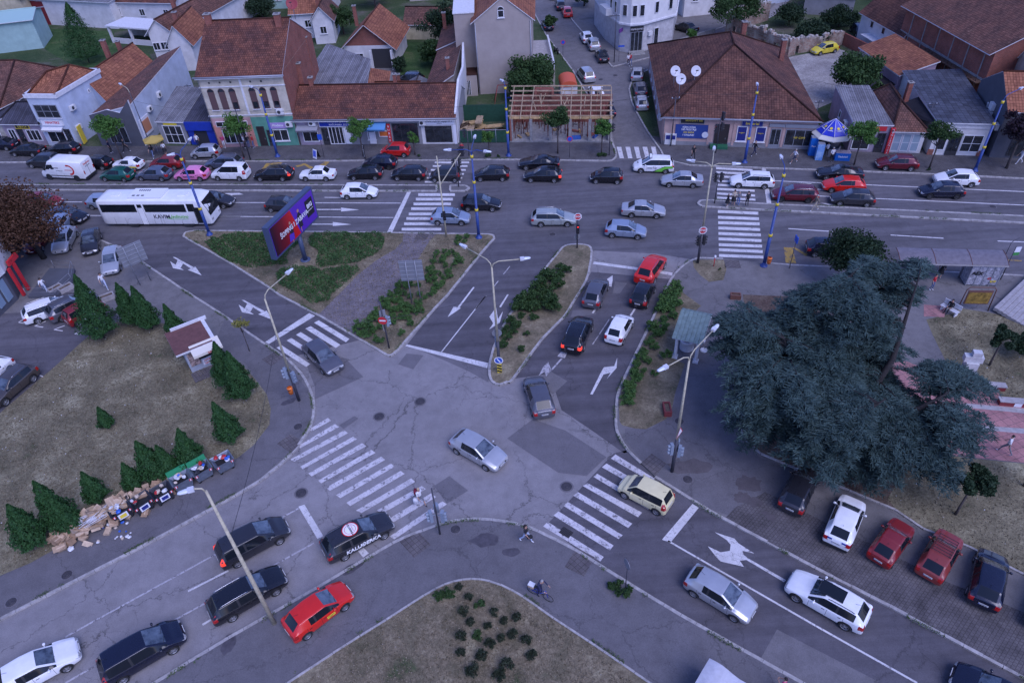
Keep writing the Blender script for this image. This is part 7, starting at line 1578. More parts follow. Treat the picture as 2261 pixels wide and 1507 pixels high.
# ================================================================ street furniture
PBL=mat('pole_blue',(.022,.055,.22),.5,var=.2);PCR=mat('pole_cream',(.42,.38,.27),.6,var=.2,vs=4);PDK=mat('pole_dark',(.045,.045,.06),.6,var=.2);PYL=mat('band_yellow',(.62,.48,.04),.6);LMP=mat('lamp_housing',(.55,.56,.60),.4);LML=mat('lamp_cover',(.62,.66,.72),.2,coat=.5)
SIGB=mat('sign_back',(.24,.25,.28),.5,metal=.3);HSG=mat('signal_housing',(.20,.24,.30),.6);HSD=mat('signal_dark',(.02,.02,.025),.6);SRED=mat('signal_red',(.9,.03,.02),.4,emit=1.5)
def head(o,p,yaw,s=.85):
 b=MB();M=Matrix.Rotation(yaw,3,'Z');rows=[]
 for x,w_,h_ in((-.42,.10,.06),(-.3,.15,.10),(0,.17,.12),(.3,.14,.09),(.42,.08,.05)):rows.append([Vector(p)+M@Vector((x*s,w_*s*math.cos(a),.02+h_*s*math.sin(a)))for a in[R(k*45)for k in range(8)]])
 b.grid(rows,LML,closed=True,caps=True);b.box(Vector(p)+M@Vector((-.28*s,0,.03)),(.34*s,.28*s,.22*s),LMP,rz=yaw);return b.build('lamp_head',o)
def pole(label,base,top,style,heads=(),arm=2.0,z=K,name='street_lamp',cat='street lamp',group='street lamps',r=.09,h=None):
 g_=G(*base,z);h=h or HG(*base,*top);o=thing(name,label,cat,g_,0,group);b=MB()
 if style=='blue':b.tube([(0,0,0),(0,0,h*.35),(0,0,h*.35),(0,0,h*.68),(0,0,h*.68),(0,0,h)],[r*1.7,r*1.7,r*1.35,r*1.35,r,r*.8],PBL,n=10)
 elif style=='cream':b.tube([(0,0,0),(0,0,h*.3),(0,0,h)],[r*1.3,r*1.1,r*.6],PCR,n=10)
 elif style=='mixed':b.tube([(0,0,0),(0,0,h*.32)],[r*1.2]*2,PDK,n=10);b.tube([(0,0,h*.32),(0,0,h)],[r,r*.6],PCR,n=10)
 else:b.tube([(0,0,0),(0,0,h)],[r,r*.8],PDK,n=8)
 b.build('pole',o)
 if style=='blue':
  for f in(.35,.68,.97):
   b=MB();b.tube([(0,0,h*f-.13),(0,0,h*f+.13)],r*1.95 if f<.5 else r*1.65,PYL,n=10);b.build('yellow_band',o)
  b=MB();b.lathe([(.34,.0),(.34,.08),(.2,.1),(.17,.45)],PBL,n=10);b.build('base',o)
 for hp in heads:
  q=G(hp[0],hp[1],h+.35)-g_;q.z=h+.35;d=Vector((q.x,q.y,0));L=d.length
  if L>3.2:d=d.normalized()*3.2
  if L<.4:
   d=Vector((0,-.5,0))if not L else d.normalized()*.5
  e=Vector((d.x,d.y,h+.35));u=d.normalized();b=MB();b.tube([(0,0,h-.1),(u.x*.12,u.y*.12,h+.25),(u.x*.5,u.y*.5,h+.42),e],.04,PCR if style!='blue' else PBL,n=6);b.build('arm',o);head(o,e+u*.3,math.atan2(u.y,u.x))
 return o
def signal(o,z,yaw,out=.28,n=3,back=HSG,red=False):
 d=Vector((math.cos(yaw),math.sin(yaw),0));c=d*out+Vector((0,0,z));b=MB();b.box(c,(.2,.30,.3*n+.06),back,rz=yaw);b.tube([(0,0,z),c],.03,back,n=5)
 for k in range(n):
  lz=z+(k-(n-1)/2)*-.3;f=c+d*.11;f.z=lz;M=Matrix.Rotation(yaw,3,'Z')
  rows=[[f+M@Vector((x,.11*math.cos(a),.11*math.sin(a)))for a in[R(-20+q*27.5)for q in range(9)]]for x in(0,.16)];b.grid(rows,back);b.face([f+M@Vector((.012,.1*math.cos(a),.1*math.sin(a)))for a in[R(q*45)for q in range(8)]],SRED if red and k==0 else HSD)
 return b.build('traffic_light',o)
def disc(o,z,yaw,r,m,n=20,name='sign',out=.08,rim=None,a0=0.0,back=SIGB):
 d=Vector((math.cos(yaw),math.sin(yaw),0));s=Vector((-d.y,d.x,0));b=MB();c=d*out+Vector((0,0,z))
 def ring(rr_,off):return[c+d*off+s*(rr_*math.cos(a0+2*math.pi*k/n))+Vector((0,0,rr_*math.sin(a0+2*math.pi*k/n)))for k in range(n)]
 b.grid([ring(r,0),ring(r,.02)],back,closed=True,smooth=False);b.face(ring(r,.02),rim or m);b.face(ring(r,0)[::-1],back)
 if rim:b.face(ring(r*.78,.026),m)
 q=b.build(name,o);return q,c+d*.03,s,d
S_=-math.pi/2
pole('blue lamp post with yellow bands standing on the right tip of the big traffic island',(1057.5,524.3),(1041.6,340),'blue',((995,334),(1070,337),(1048,307)))
pole('leaning blue lamp post with an orange litter bin at the right zebra crossing',(1686.2,586.7),(1722,380),'blue',((1725,352),))
pole('blue lamp post on the left tip of the big traffic island before the coach',(463,517.7),(406,345),'blue',((419,312),(392,342)))
pole('blue lamp post in front of the cream two-storey house',(613,345.2),(576,206),'blue',((557,195),))
pole('blue lamp post between the fenced timber plot and the building site',(1123.2,343.7),(1115,190),'blue',((1112,183),))
pole('blue lamp post in front of the betting shop of the pink building',(1643.8,358.4),(1668,200),'blue',((1672,190),))
pole('blue lamp post at the right edge before the dark building',(2152,377),(2222,222),'blue',((2251,199),))
pole('grey lamp post in front of the dark grey shop',(336,330),(292,203),'dark',((268,189),),r=.06)
pole('tall cream lamp post with a single head at the bottom left',(605.5,1375),(445,1090),'cream',((440,1080),),r=.11)
o=pole('cream lamp post carrying traffic lights and an orange bin at the slip road',(660.2,883.6),(587,660),'mixed',((635,607),),r=.1)
signal(o,3.0,R(200));signal(o,2.7,R(120));signal(o,2.6,R(330));OB=mat('bin_orange',(.75,.18,.03),.5)
def bin_(o,p,z,nm='litter_bin'):
 b=MB();b.lathe([(.001,0),(.17,0),(.21,.5),(.21,.62),(.15,.66)],OB,c=(p[0],p[1],z),n=12);b.box((p[0],p[1]-.2,z+.5),(.22,.04,.08),BLK);return b.build(nm,o)
bin_(o,(-.35,-.1),.9)
o2=pole('double-armed cream lamp post on the tip of the narrow traffic island',(1103.5,820),(1088,590),'mixed',((1028,549),(1151,575)),r=.1)
q,c,s,d=disc(o2,1.35,S_-.1,.36,colmat('traffic_blue',(.01,.07,.42)),rim=SGNW,out=.16);b=MB();b.box(c+Vector((0,0,0)),(.02,.10,.42),SGNW,rot=Matrix.Rotation(S_-.1,3,'Z')@Matrix.Rotation(R(35),3,'X'));b.build('white_arrow',q)
b=MB();b.box((0,-.15,.5),(.36,.03,.95),SGNY);
for k in range(3):b.box((0,-.17,.2+k*.3),(.37,.02,.15),SGNK,rot=Matrix.Rotation(R(25),3,'Y'))
b.build('striped_marker',o2)
q,c,s,d=disc(o2,3.9,R(90),.38,SIGB,out=.1);signal(o2,2.9,R(100))
o=pole('double-armed lamp post with a warning triangle beside the cedar',(1483.6,1040.3),(1523,795),'mixed',((1471,813),(1574,732)),r=.1);signal(o,2.4,R(190));signal(o,2.4,R(60));signal(o,2.2,R(-20))
disc(o,4.0,R(-40),.5,SGNW,3,rim=RED_,a0=R(90),out=.1)
o=pole('grey and cream lamp post with a stop sign at the top of the waiting lanes',(1540.6,580),(1572,372),'mixed',((1576,333),(1532,359),(1618,365)),r=.1);signal(o,2.5,R(0),back=HSD);signal(o,2.5,R(200),back=HSD)
def stop(o,z,yaw):
 q,c,s,d=disc(o,z,yaw,.40,RED_,8,rim=SGNW,a0=R(22.5),out=.12);b=MB();text_on(q,'STOP',.26,SGNW,c+d*.01-Vector((0,0,0)),Vector((-math.sin(yaw),math.cos(yaw),0)),bold=.01)
stop(o,3.6,S_)
o=pole('cream mast with an arm holding traffic lights over the left zebra crossing',(985.8,523),(966,345),'cream',r=.08,name='signal_mast',cat='signal mast',group='traffic signal masts');h=HG(985.8,523,966,345)
b=MB();b.tube([(0,0,h-3.0),(2.2,3.0,h-1.1)],.05,PCR,n=6);b.tube([(0,0,h-.4),(2.2,3.0,h-1.1)],.015,PDK,n=4);b.build('arm',o);q=signal(o,h-1.1,R(45),back=HSD);q.location=(2.0,2.8,0);q=signal(o,h-1.1,R(215),back=HSD);q.location=(2.3,3.1,0);signal(o,2.6,S_+.2,back=HSD)
for i,(lab,bs,tp,sg)in enumerate((('traffic light post on the small median island by the left zebra crossing',(1013,412),(1009,355),((2.9,0),(2.9,180))),('traffic light post at the tip of the right median',(1577.5,448.7),(1583,385),((3.0,0),(3.0,190))),('traffic light post before the green doorstep of the pink building',(1580,338),(1587,258),((3.2,0),(4.4,20),(3.0,180))),('traffic light post at the building site corner',(1345,342.5),(1346.5,284),((3.4,-10),)),('black traffic light post before the white pillar of the last low shop',(1036,344),(1034,290),((2.8,180),)))):
 o=pole(lab,bs,tp,'dark',r=.06,name='traffic_light_post',cat='traffic light',group='traffic light posts')
 for zz,yw in sg:signal(o,zz,R(yw),back=HSD,red=i in(2,4))
o=pole('post with a red stop octagon and a traffic light on the narrow island',(1274.3,547),(1272,470),'dark',r=.07,name='sign_post',cat='sign post',group=None);stop(o,HG(1274.3,547,1272,477),S_);signal(o,2.3,S_,back=HSD,red=True);disc(o,1.2,R(90),.3,SIGB,out=.1)
o=pole('post with a no-entry sign and traffic lights at the tip of the big island',(859.3,768),(838.6,666),'dark',r=.07,name='sign_post',cat='sign post',group=None)
q,c,s,d=disc(o,3.1,S_-.15,.38,RED_,rim=None,out=.2);b=MB();b.box(c,(.02,.52,.12),SGNW,rz=S_-.15);b.build('white_bar',q);signal(o,2.8,R(20));disc(o,2.3,R(200),.36,SIGB,3,a0=R(90),out=.15);b=MB();b.box((.0,.1,3.6),(.5,.06,.6),SIGB,rz=.5);b.build('sign_panel',o)
o=pole('traffic light post with two grey housings at the near curved kerb',(971.7,1178.3),(956.5,1077),'dark',r=.06,name='traffic_light_post',cat='traffic light',group='traffic light posts');signal(o,2.1,R(200),.36);signal(o,2.0,R(-15),.40);signal(o,2.3,R(90),.3,n=2)
o=pole('thin post with a round sign seen from the side among weeds',(1379.9,1304.4),(1385.9,1236),'dark',r=.035,name='sign_post',cat='sign post',group=None);disc(o,HG(1379.9,1304.4,1386,1244),R(200),.34,SIGB,out=.05,rim=SIGB)
o=pole('bus stop sign post on the pavement left of the green tree',(1743,592),(1756.6,520),'dark',r=.035,name='sign_post',cat='sign post',group=None);b=MB();b.box((0,0,HG(1743,592,1756,528)),(.08,.6,.6),colmat('traffic_blue',(.01,.07,.42)));b.build('sign',o)
for lab,bs,tp,zc in(('round no-parking sign by the side street',(1243,133),(1242,88),1),('no-parking sign between the trees of the building site',(1257.5,347.8),(1260,300),1),('blue parking sign before the blue shop sign',(716,347),(708,293),2),('street name sign at the side street corner',(1366,136),(1367,98),3)):
 o=pole(lab,bs,tp,'dark',r=.03,name='sign_post',cat='sign post',group=None);hh=HG(*bs,*tp)
 if zc==1:disc(o,hh-.35,S_,.34,colmat('traffic_blue',(.01,.07,.42)),rim=RED_)
 elif zc==2:b=MB();b.box((0,-.05,hh-.5),(.5,.04,.7),colmat('traffic_blue',(.01,.07,.42)));b.build('sign',o)
 else:b=MB();b.box((.3,0,hh-.3),(.9,.04,.25),colmat('traffic_blue',(.01,.07,.42)));b.build('sign',o)
for lab,bs,tp in(('dark wooden utility pole before the slate-blue roof',(2032,312),(2054,226)),('leaning rusty utility pole at the corner of the pink building',(1791,300),(1806,222)),('concrete utility pole at the corner of the side street',(1355.8,138),(1362,32)),('dark utility pole at the left corner of the pink building',(1481,322),(1487,214)),('thin utility pole behind the grey lean-to shop',(430,238),(418,186)),('black utility pole before the cream two-storey house',(553,352),(531,240))):
 o=pole(lab,bs,tp,'dark',r=.07,name='utility_pole',cat='utility pole',group='utility poles');hh=HG(*bs,*tp);b=MB();b.box((0,0,hh-.2),(1.0,.08,.08),PDK)
 for k in(-.4,0,.4):b.lathe([(.03,0),(.05,.06),(.02,.14)],SGNW,c=(k,0,hh-.15),n=6)
 b.build('crossarm',o)
for lab,bs,tp,kk in(('thin black bent post at the right end of the bus shelter',(2210,584),(2236,536),0),('bus stop information post with a green and white panel',(2209,617),(2252,546),1)):
 o=pole(lab,bs,tp,'dark',r=.04,name='stop_post',cat='sign post',group=None);hh=HG(*bs,*tp)
 if kk:b=MB();b.box((.25,0,hh-.5),(.5,.05,.8),SGNW);b.box((.25,-.01,hh-.75),(.5,.055,.3),SGNG);b.build('sign',o)
 else:b=MB();b.tube([(0,0,hh),(.8,.3,hh+.25)],.03,PDK,n=5);b.build('arm',o)
g_=G(1690,588,K);o=thing('litter_bin','orange litter bin on the leaning blue lamp post','litter bin',(g_.x+.1,g_.y-.32,K));bin_(o,(0,0),.55,'bin')
g_=G(1575.6,588,K);o=thing('bollard','thin red and white marker post behind the right zebra crossing','bollard',g_);b=MB();b.tube([(0,0,0),(0,0,1.0)],.04,RED_,n=8);b.build('post',o);b=MB();b.lathe([(.05,.95),(.11,1.0),(.09,1.2),(.001,1.22)],SGNW,n=10);b.build('cap',o)
# ---- cables
CAB=mat('cable',(.02,.02,.025),.6)
def cable(label,a,b_,sag=.6):
 b=MB();a,b_=Vector(a),Vector(b_);b.tube([a.lerp(b_,k/12)-Vector((0,0,sag*4*(k/12)*(1-k/12)))for k in range(13)],.014,CAB,n=4);o=b.build('cable');props(o,label,'cable','overhead cables');return o
def at(px,z):g_=G(*px);return(g_.x,g_.y,z)
cable('thin cable from the slip road lamp post to the narrow island lamp post',at((660,883),6.9),at((1103,820),7.6),.5);cable('thin cable from the slip road lamp post down to the lower left',at((660,883),6.8),at((605,1375),8.5),.6)
for a,b_,lab in(((553,352),(716,347),'cable in front of the cream two-storey house'),((716,347),(1123,343),'cable before the long shop row'),((1123,343),(1481,322),'cable across the mouth of the side street'),((1481,322),(1791,300),'cable before the roof of the pink building'),((1791,300),(2032,312),'cable above the corrugated shop roof'),((2032,312),(2152,377),'cable above the slate-blue roof'),((336,330),(553,352),'cable before the blue-white wall')):
 cable(lab,at(a,6.4),at(b_,6.6),.7)
# ---- billboard
bd=Vector((2.6,7.1,0)).normalized();bn=Vector((bd.y,-bd.x,0));yaw=math.atan2(bd.y,bd.x);c0=Vector((-19.85,58.95,0));o=thing('billboard','big dark-framed billboard with a red and violet fashion poster','billboard',(c0.x,c0.y,0),yaw);FRB=mat('billboard_frame',(.05,.07,.13),.45)
b=MB();b.box((0,0,4.65),(7.7,.55,3.35),FRB);b.build('cabinet',o);b=MB();b.tube([(.45,0,K),(.45,0,3.2)],.22,FRB,n=12);b.lathe([(.5,0),(.5,.08),(.24,.1)],FRB,c=(.45,0,K),n=10);b.build('post',o)
def posterm(n,a,b_,c_):
 m,N,bs=newmat(n,.3,.4);s=N.new('SeparateXYZ');N.l.new(N.new('TexCoord').outputs['Object'],s.inputs[0]);N.l.new(N.ramp(N.math('MULTIPLY_ADD',s.outputs[0],.27,.98),(0,a),(.5,b_),(1,c_)),bs.inputs['Base Color']);return m
b=MB();y=-.285;b.box((0,y,4.65),(7.3,.03,2.95),colmat('poster_violet',(.09,.02,.36),.3));P1=posterm('poster_red',(.015,.008,.02),(.16,.01,.02),(.55,.015,.02));b.face([(-3.62,y-.02,3.2),(.55,y-.02,3.2),(-.25,y-.02,6.1),(-3.62,y-.02,6.1)],P1);b.build('poster',o)
FIG=colmat('figure_dark',(.02,.015,.03));SKN=colmat('figure_skin',(.42,.22,.16));b=MB()
for x,z,s_ in((-.75,4.3,.9),(.85,4.6,1.0)):
 b.face([(x-.28*s_,y-.03,z-.9*s_),(x+.3*s_,y-.03,z-.9*s_),(x+.34*s_,y-.03,z+.3),(x+.12,y-.03,z+.62*s_),(x-.12,y-.03,z+.62*s_),(x-.34*s_,y-.03,z+.3)],FIG);b.lathe([(.001,0),(.17*s_,.001)],SKN,c=(x,y-.04,z+.82*s_),n=12,axis='y');b.box((x-.1,y-.035,z-1.1*s_),(.1,.01,.5),SKN)
b.face([(-1.4,y-.045,3.35),(-.6,y-.045,3.3),(-.5,y-.045,3.9),(-1.2,y-.045,4.05)],colmat('bag_violet',(.09,.03,.4)));b.build('figures',o)
text_on(o,'ŠOPING I ZABAVA',.68,SGNW,(-.1,y-.06,4.55),(1,0,0),bold=.012,sx=.86);b=MB();b.box((2.75,y-.03,4.75),(1.25,.02,1.7),SGNK);q=b.build('logo_panel',o);text_on(q,'BIG',.58,SGNW,(2.75,y-.055,4.95),(1,0,0),bold=.02);text_on(q,'FASHION CENTAR',.12,SGNW,(2.75,y-.055,4.5),(1,0,0))
for lab,a,b_,lo,hi in(('grey sign panel on lattice legs seen from behind at the left kerb',(309.3,629),(333,618.6),2.1,4.2),('square sign panel on two lattice legs seen from behind among the bushes',(910,670),(930,669),2.4,4.5)):
 p,q_=G(*a,K),G(*b_,K);d=(q_-p).normalized();L=(q_-p).length;o=thing('road_sign',lab,'road sign',p,math.atan2(d.y,d.x))
 for x in(0,L):
  b=MB()
  for dy in(-.1,.1):b.tube([(x,dy,0),(x,dy,hi)],.03,SIGB,n=5)
  for k in range(9):b.tube([(x,-.1,k*.28),(x,.1,k*.28+.2)],.015,SIGB,n=4)
  b.build('leg',o)
 b=MB();b.box((L/2,.16,(lo+hi)/2),(L+1.2,.05,hi-lo),SIGB)
 for k in range(5):b.box((L/2,.12,lo+.2+k*(hi-lo-.4)/4),(L+1.2,.05,.06),GUT)
 b.build('panel',o)
# ---- lottery kiosk
a,c_,e=G(385,790,K),G(425,823,K),G(487,797,K);d=(e-c_).normalized();L=(e-c_).length;W_=2.7;o=thing('kiosk','small grey lottery kiosk with a flat brown roof and a cream awning','kiosk',c_,math.atan2(d.y,d.x));KG=mat('kiosk_grey',(.33,.36,.42),.6,var=.1)
b=MB();b.box((L/2,W_/2,1.15),(L,W_,2.3),KG);b.build('wall',o);b=MB();b.box((L/2-.15,W_/2,2.36),(L+.9,W_+.8,.14),TRIM);b.box((L/2-.3,W_/2,2.44),(L+.6,W_+.7,.05),T_BRN if 0 else colmat('felt_brown',(.13,.055,.05),.9,var=.2));b.box((L/2+.2,W_+.3,2.55),(L+.6,.14,.3),TRIM);b.build('roof',o)
b=MB();b.face([(.5,-.0,2.55),(L+.5,-.0,2.55),(L+.5,-1.0,2.15),(.5,-1.0,2.15)][::-1],AWC);b.face([(.5,-1.0,2.15),(L+.5,-1.0,2.15),(L+.5,-1.02,1.93),(.5,-1.02,1.93)][::-1],AWC);q=b.build('awning',o);text_on(q,'LOTO',.24,RED_,(L*.85,-1.035,2.04),(1,0,0),bold=.01)
b=MB();b.box((.55,-.02,1.25),(.8,.05,1.3),colmat('magazines',(.30,.22,.20),.5,var=.9,vs=7));b.build('display_window',o);b=MB();b.box((L*.62,-.03,1.4),(1.1,.06,.8),PANE);b.build('window',o)
for k in range(2):b=MB();b.box((L*.62,-.06,.75-k*.3),(.8,.03,.24),SGNW);q=b.build('sign',o);text_on(q,'LOTO',.18,RED_,(L*.62,-.08,.75-k*.3),(1,0,0),bold=.008)
b=MB();b.box((L*.5,-.75,.03),(L+.3,1.3,.06),SLAB);b.build('step',o)
# ---- round newspaper kiosk
kc=Vector((37.4,75.3,K));o=thing('round_kiosk','octagonal kiosk with a bright blue cone roof and cream canopy','kiosk',kc,.1);KBL=mat('cone_blue',(.02,.035,.42),.4,var=.15);oct_=lambda r_,z_:[(r_*math.cos(R(22.5+45*k)),r_*math.sin(R(22.5+45*k)),z_)for k in range(8)]
b=MB();b.grid([oct_(1.25,0),oct_(1.25,.9)],S_GRY,closed=True,smooth=False);b.grid([oct_(1.22,.9),oct_(1.22,2.2)],PANE,closed=True,smooth=False);b.build('body',o);b=MB();b.grid([oct_(1.3,2.2),oct_(2.2,2.15),oct_(2.2,2.25),oct_(1.75,2.6)],AWC,closed=True,smooth=False);b.build('canopy',o)
b=MB();b.grid([oct_(1.8,2.6),oct_(.08,3.95)],KBL,closed=True,smooth=False);q=b.build('cone_roof',o)
for k in range(8):x,y,z_=oct_(1.82,2.6)[k];b=MB();b.tube([(x,y,z_),(0,0,3.98)],.035,SGNW,n=4);b.build('rib',q)
for k in(5,6,7,4):
 a_=R(45*k);dr=Vector((math.cos(a_),math.sin(a_),0));cc=dr*1.12+Vector((0,0,3.09));nn=Vector((dr.x*1.35,dr.y*1.35,1.66)).normalized();t_=Vector((-dr.y,dr.x,0));u_=nn.cross(t_)
 b=MB();b.face([cc+nn*.02+u_*.18+(t_*math.cos(j*.63)+u_*math.sin(j*.63))*.17 for j in range(10)],SGNY);b.build('round_mark',q);text_on(q,'ŠTAMPA',.17,SGNW,cc+nn*.03-u_*.12,t_,u_,bold=.006)
def boxthing(name,label,cat,p,size,m,yaw=R(-13),top=None,txt=None,tm=None):
 o=thing(name,label,cat,p,yaw);b=MB();b.box((0,0,size[2]/2),size,m);b.build('body',o)
 b=MB();b.box((0,0,size[2]+.03),(size[0]*.96,size[1]*.96,.06),top or GUT);b.build('top',o)
 if txt:text_on(o,txt,min(.3,size[0]*.28),tm or SGNW,(0,-size[1]/2-.01,size[2]*.55),(1,0,0),bold=.006)
 return o
FB=colmat('fridge_blue',(.01,.12,.45),.35);boxthing('fridge','tall blue drinks fridge at the left of the round kiosk','fridge',G(1791,341,K),(.8,.7,2.1),FB,txt='Pepsi');boxthing('fridge','white and blue drinks cabinet in front of the tall blue fridge','fridge',G(1806,351.5,K),(.75,.6,1.9),colmat('fridge_pale',(.35,.5,.68),.3,c2=(.04,.2,.55),vs=1.5));boxthing('freezer','light blue ice-cream chest freezer at the right of the round kiosk','freezer',G(1857.5,352,K),(1.6,.75,.9),FB,top=colmat('freezer_lid',(.5,.4,.4),.3,var=.5,vs=5),txt='Sladoled')
# ---- pavilion over the drinking well
p0,p1=G(1490,788,K),G(1535.4,798.7,K);d=(p1-p0).normalized();W_=(p1-p0).length;o=thing('well_pavilion','white four-pillared shelter with a pale green sheet roof over a round well','pavilion',p0,math.atan2(d.y,d.x));PAL=mat('pavilion_white',(.52,.52,.55),.7,var=.15);GRF=mat('copper_green',(.19,.26,.24),.55,metal=.2,var=.2)
for x in(0,W_):
 for y in(0,2.6):b=MB();b.box((x,y,.1),(.42,.42,.2),PAL);b.lathe([(.14,.2),(.125,1.2),(.14,2.15)],PAL,c=(x,y,0),n=14);b.box((x,y,2.2),(.36,.36,.12),PAL);b.build('pillar',o)
b=MB();x0,x1=-.35,W_+.35;b.face([(x0,-.5,2.3),(x1,-.5,2.3),(x1,2.4,2.95),(x0,2.4,2.95)],GRF);b.face([(x0,2.4,2.95),(x1,2.4,2.95),(x1,3.1,2.6),(x0,3.1,2.6)],GRF);b.box(((x0+x1)/2,1.3,2.25),(x1-x0,3.5,.08),PAL)
for s in(x0,x1):b.face([(s,-.5,2.3),(s,2.4,2.95),(s,3.1,2.6),(s,3.1,2.25),(s,-.5,2.25)],PAL)
for k in range(8):x=x0+(x1-x0)*k/7;b.tube([(x,-.5,2.32),(x,2.4,2.97),(x,3.1,2.62)],.02,GRF,n=4)
b.build('roof',o);g_=p0+Vector((1.15,1.0,0));o=thing('well','round white stone well beneath the green-roofed shelter','well',g_);b=MB();b.lathe([(.55,0),(.55,.8),(.6,.82),(.6,.9),(.42,.9),(.42,.3),(.001,.3)],PAL,n=20);b.build('ring',o)
# ---- bus shelter
a=Vector((34.0,50.0,K));yw=math.atan2(48.79-50.05,41.68-33.56);o=thing('bus_shelter','long bus shelter with a curved translucent roof and a graffiti-covered booth','bus shelter',a,yw);SHR=mat('shelter_roof',(.15,.135,.15),.35,var=.2);GRAF=mat('graffiti_glass',(.10,.10,.13),.3,c2=(.50,.50,.56),vs=5.5,detail=9);RST=mat('rusty_frame',(.13,.06,.05),.7)
rows=[[(x,y,2.25+.45*math.sin(math.pi*min(1,(y+.2)/2.0)*.62))for y in[k*.22-.1 for k in range(9)]]for x in(-.3,8.4)];b=MB();b.grid(rows,SHR);b.grid([[(p[0],p[1],p[2]-.04)for p in r_][::-1]for r_ in rows],SHR)
for x in(-.3,2.6,5.5,8.4):b.tube([(x,)+tuple(p[1:])for p in rows[0]],.035,RST,n=5)
b.build('roof',o);b=MB();b.box((4.05,-.1,2.2),(8.7,.06,.12),PALE);b.build('fascia',o)
for x in(.2,2.9,5.6,8.2):b=MB();b.tube([(x,1.3,0),(x,1.3,2.4)],.05,GUT,n=6);b.build('post',o)
b=MB();b.box((6.95,.1,1.1),(2.5,.06,2.0),GRAF);b.box((5.7,.85,1.1),(.06,1.5,2.0),GRAF);b.box((8.2,.85,1.1),(.06,1.5,2.0),GRAF);b.box((6.95,1.6,1.1),(2.5,.06,2.0),GRAF)
for k in range(5):b.box((5.72+k*.62,.06,1.1),(.06,.05,2.1),GUT)
q=b.build('booth',o);text_on(q,'45',.35,RED_,(7.4,.03,.8),(1,0,0));text_on(q,'AEX',.45,SGNK,(6.3,.03,1.3),(1,0,0),bold=.02);text_on(q,'RTP',.28,SGNY,(7.8,.03,.5),(1,0,0),bold=.01)
p,q_=G(2112,685,K),G(2181,686,K);d=(q_-p).normalized();L=(q_-p).length;o=thing('poster_stand','dark red framed advertising panel with a yellow-brown poster on two legs','poster frame',p,math.atan2(d.y,d.x));b=MB();b.tube([(0,0,0),(.1,0,2.15),(.3,0,2.4),(L-.3,0,2.4),(L-.1,0,2.15),(L,0,0)],.045,RST,n=6);b.build('frame',o);b=MB();b.box((L/2,0,1.4),(L-.55,.08,1.35),RST);b.box((L/2,-.05,1.35),(L-.7,.03,1.1),colmat('poster_ochre',(.22,.14,.03),.5,var=.6,vs=4));b.build('poster',o)
# ---- monument, planters, bench, steps, dish-shaped basin
g_=G(2128,838,K);o=thing('monument','white stacked stone monument beside the right edge of the cedar','monument',g_,R(-16));
for nm,c,s_ in(('base',(0,0,.45),(1.2,1.0,.9)),('shaft',(0,.1,1.35),(.85,.7,.9)),('cross_block',(.0,.15,2.05),(1.25,.5,.5)),('top_block',(.1,.15,2.5),(.6,.45,.4))):b=MB();b.box(c,s_,mat('white_marble',(.48,.48,.49),.5,var=.2));b.build(nm,o)
for lab,px,sz,m_,yw in(('concrete planter box near the man in white',(147,640),(1.3,.7,.45),PALE,.9),('concrete planter box beside the white parked car',(124,642),(1.3,.7,.45),PALE,.9),('concrete planter box behind the tallest thuja',(238,660),(1.3,.7,.45),PALE,.6),('dark red planter trough on the edge of the planted strip',(1472,908),(.55,1.1,.5),colmat('planter_red',(.18,.035,.035)),-.05),('brown planter box on the pavement left of the cedar',(1623,658),(.9,.5,.45),colmat('planter_brown',(.16,.07,.05)),-.2)):
 o=thing('planter',lab,'planter',G(*px,K),yw,'planters');x,y,z_=sz;b=MB()
 for sx in(-1,1):b.box((sx*(x/2-.05),0,z_/2),(.1,y,z_),m_);b.box((0,sx*(y/2-.05),z_/2),(x-.2,.1,z_),m_)
 b.build('trough',o);b=MB();b.box((0,0,z_/2-.05),(x-.2,y-.2,z_-.1),SOIL);b.build('soil',o)
o=thing('bench','white slatted bench by the end of the red path','bench',G(2094,690,K),R(-60));b=MB()
for k in range(4):b.box((0,-.2+k*.12,.45),(1.5,.09,.04),TRIM)
b.build('seat',o);b=MB();b.box((0,.27,.75),(1.5,.05,.4),TRIM);b.build('backrest',o)
for x in(-.6,.6):b=MB();b.box((x,0,.22),(.08,.45,.44),TRIM);b.build('leg',o)
g_=G(2110,955,K);o=thing('basin','round white basin set in the grey bed','basin',g_);b=MB();b.lathe([(.42,0),(.42,.2),(.3,.2),(.26,.08),(.001,.06)],TRIM,n=18);b.build('bowl',o);g_=G(1554,773,K);o=thing('basin','round white cover on the pavement beside the pavilion','basin',g_);b=MB();b.lathe([(.3,0),(.3,.06),(.22,.07),(.2,.04),(.001,.04)],TRIM,n=18);b.build('bowl',o)
o=thing('stone_steps','wide pale stone steps at the right edge by the advertising panel','steps',G(2192,686,K),R(38))
for k in range(7):b=MB();b.box((3.5,-.2-k*.36,.08+.07*(7-k)-.2),(7.5,.34,.3),PALE,rz=0);b.build('step',o)
for k,(px,L,yw)in enumerate((((2185,857),1.9,R(-12)),((2240,893),2.2,R(-12)),((1895,783),2.0,R(-10)))):o=thing('low_wall',('low red and white wall beside the monument','low red and white wall at the right edge of the red slabs','low red and white wall glimpsed through the cedar')[k],'wall',G(*px,K),yw,'low plaza walls');b=MB();b.box((0,0,.2),(L,.45,.4),colmat('wall_red',(.20,.03,.035)));b.box((.1,-.01,.2),(.5,.46,.38),SGNW);b.box((0,0,.42),(L+.1,.55,.06),PALE);b.build('block',o)
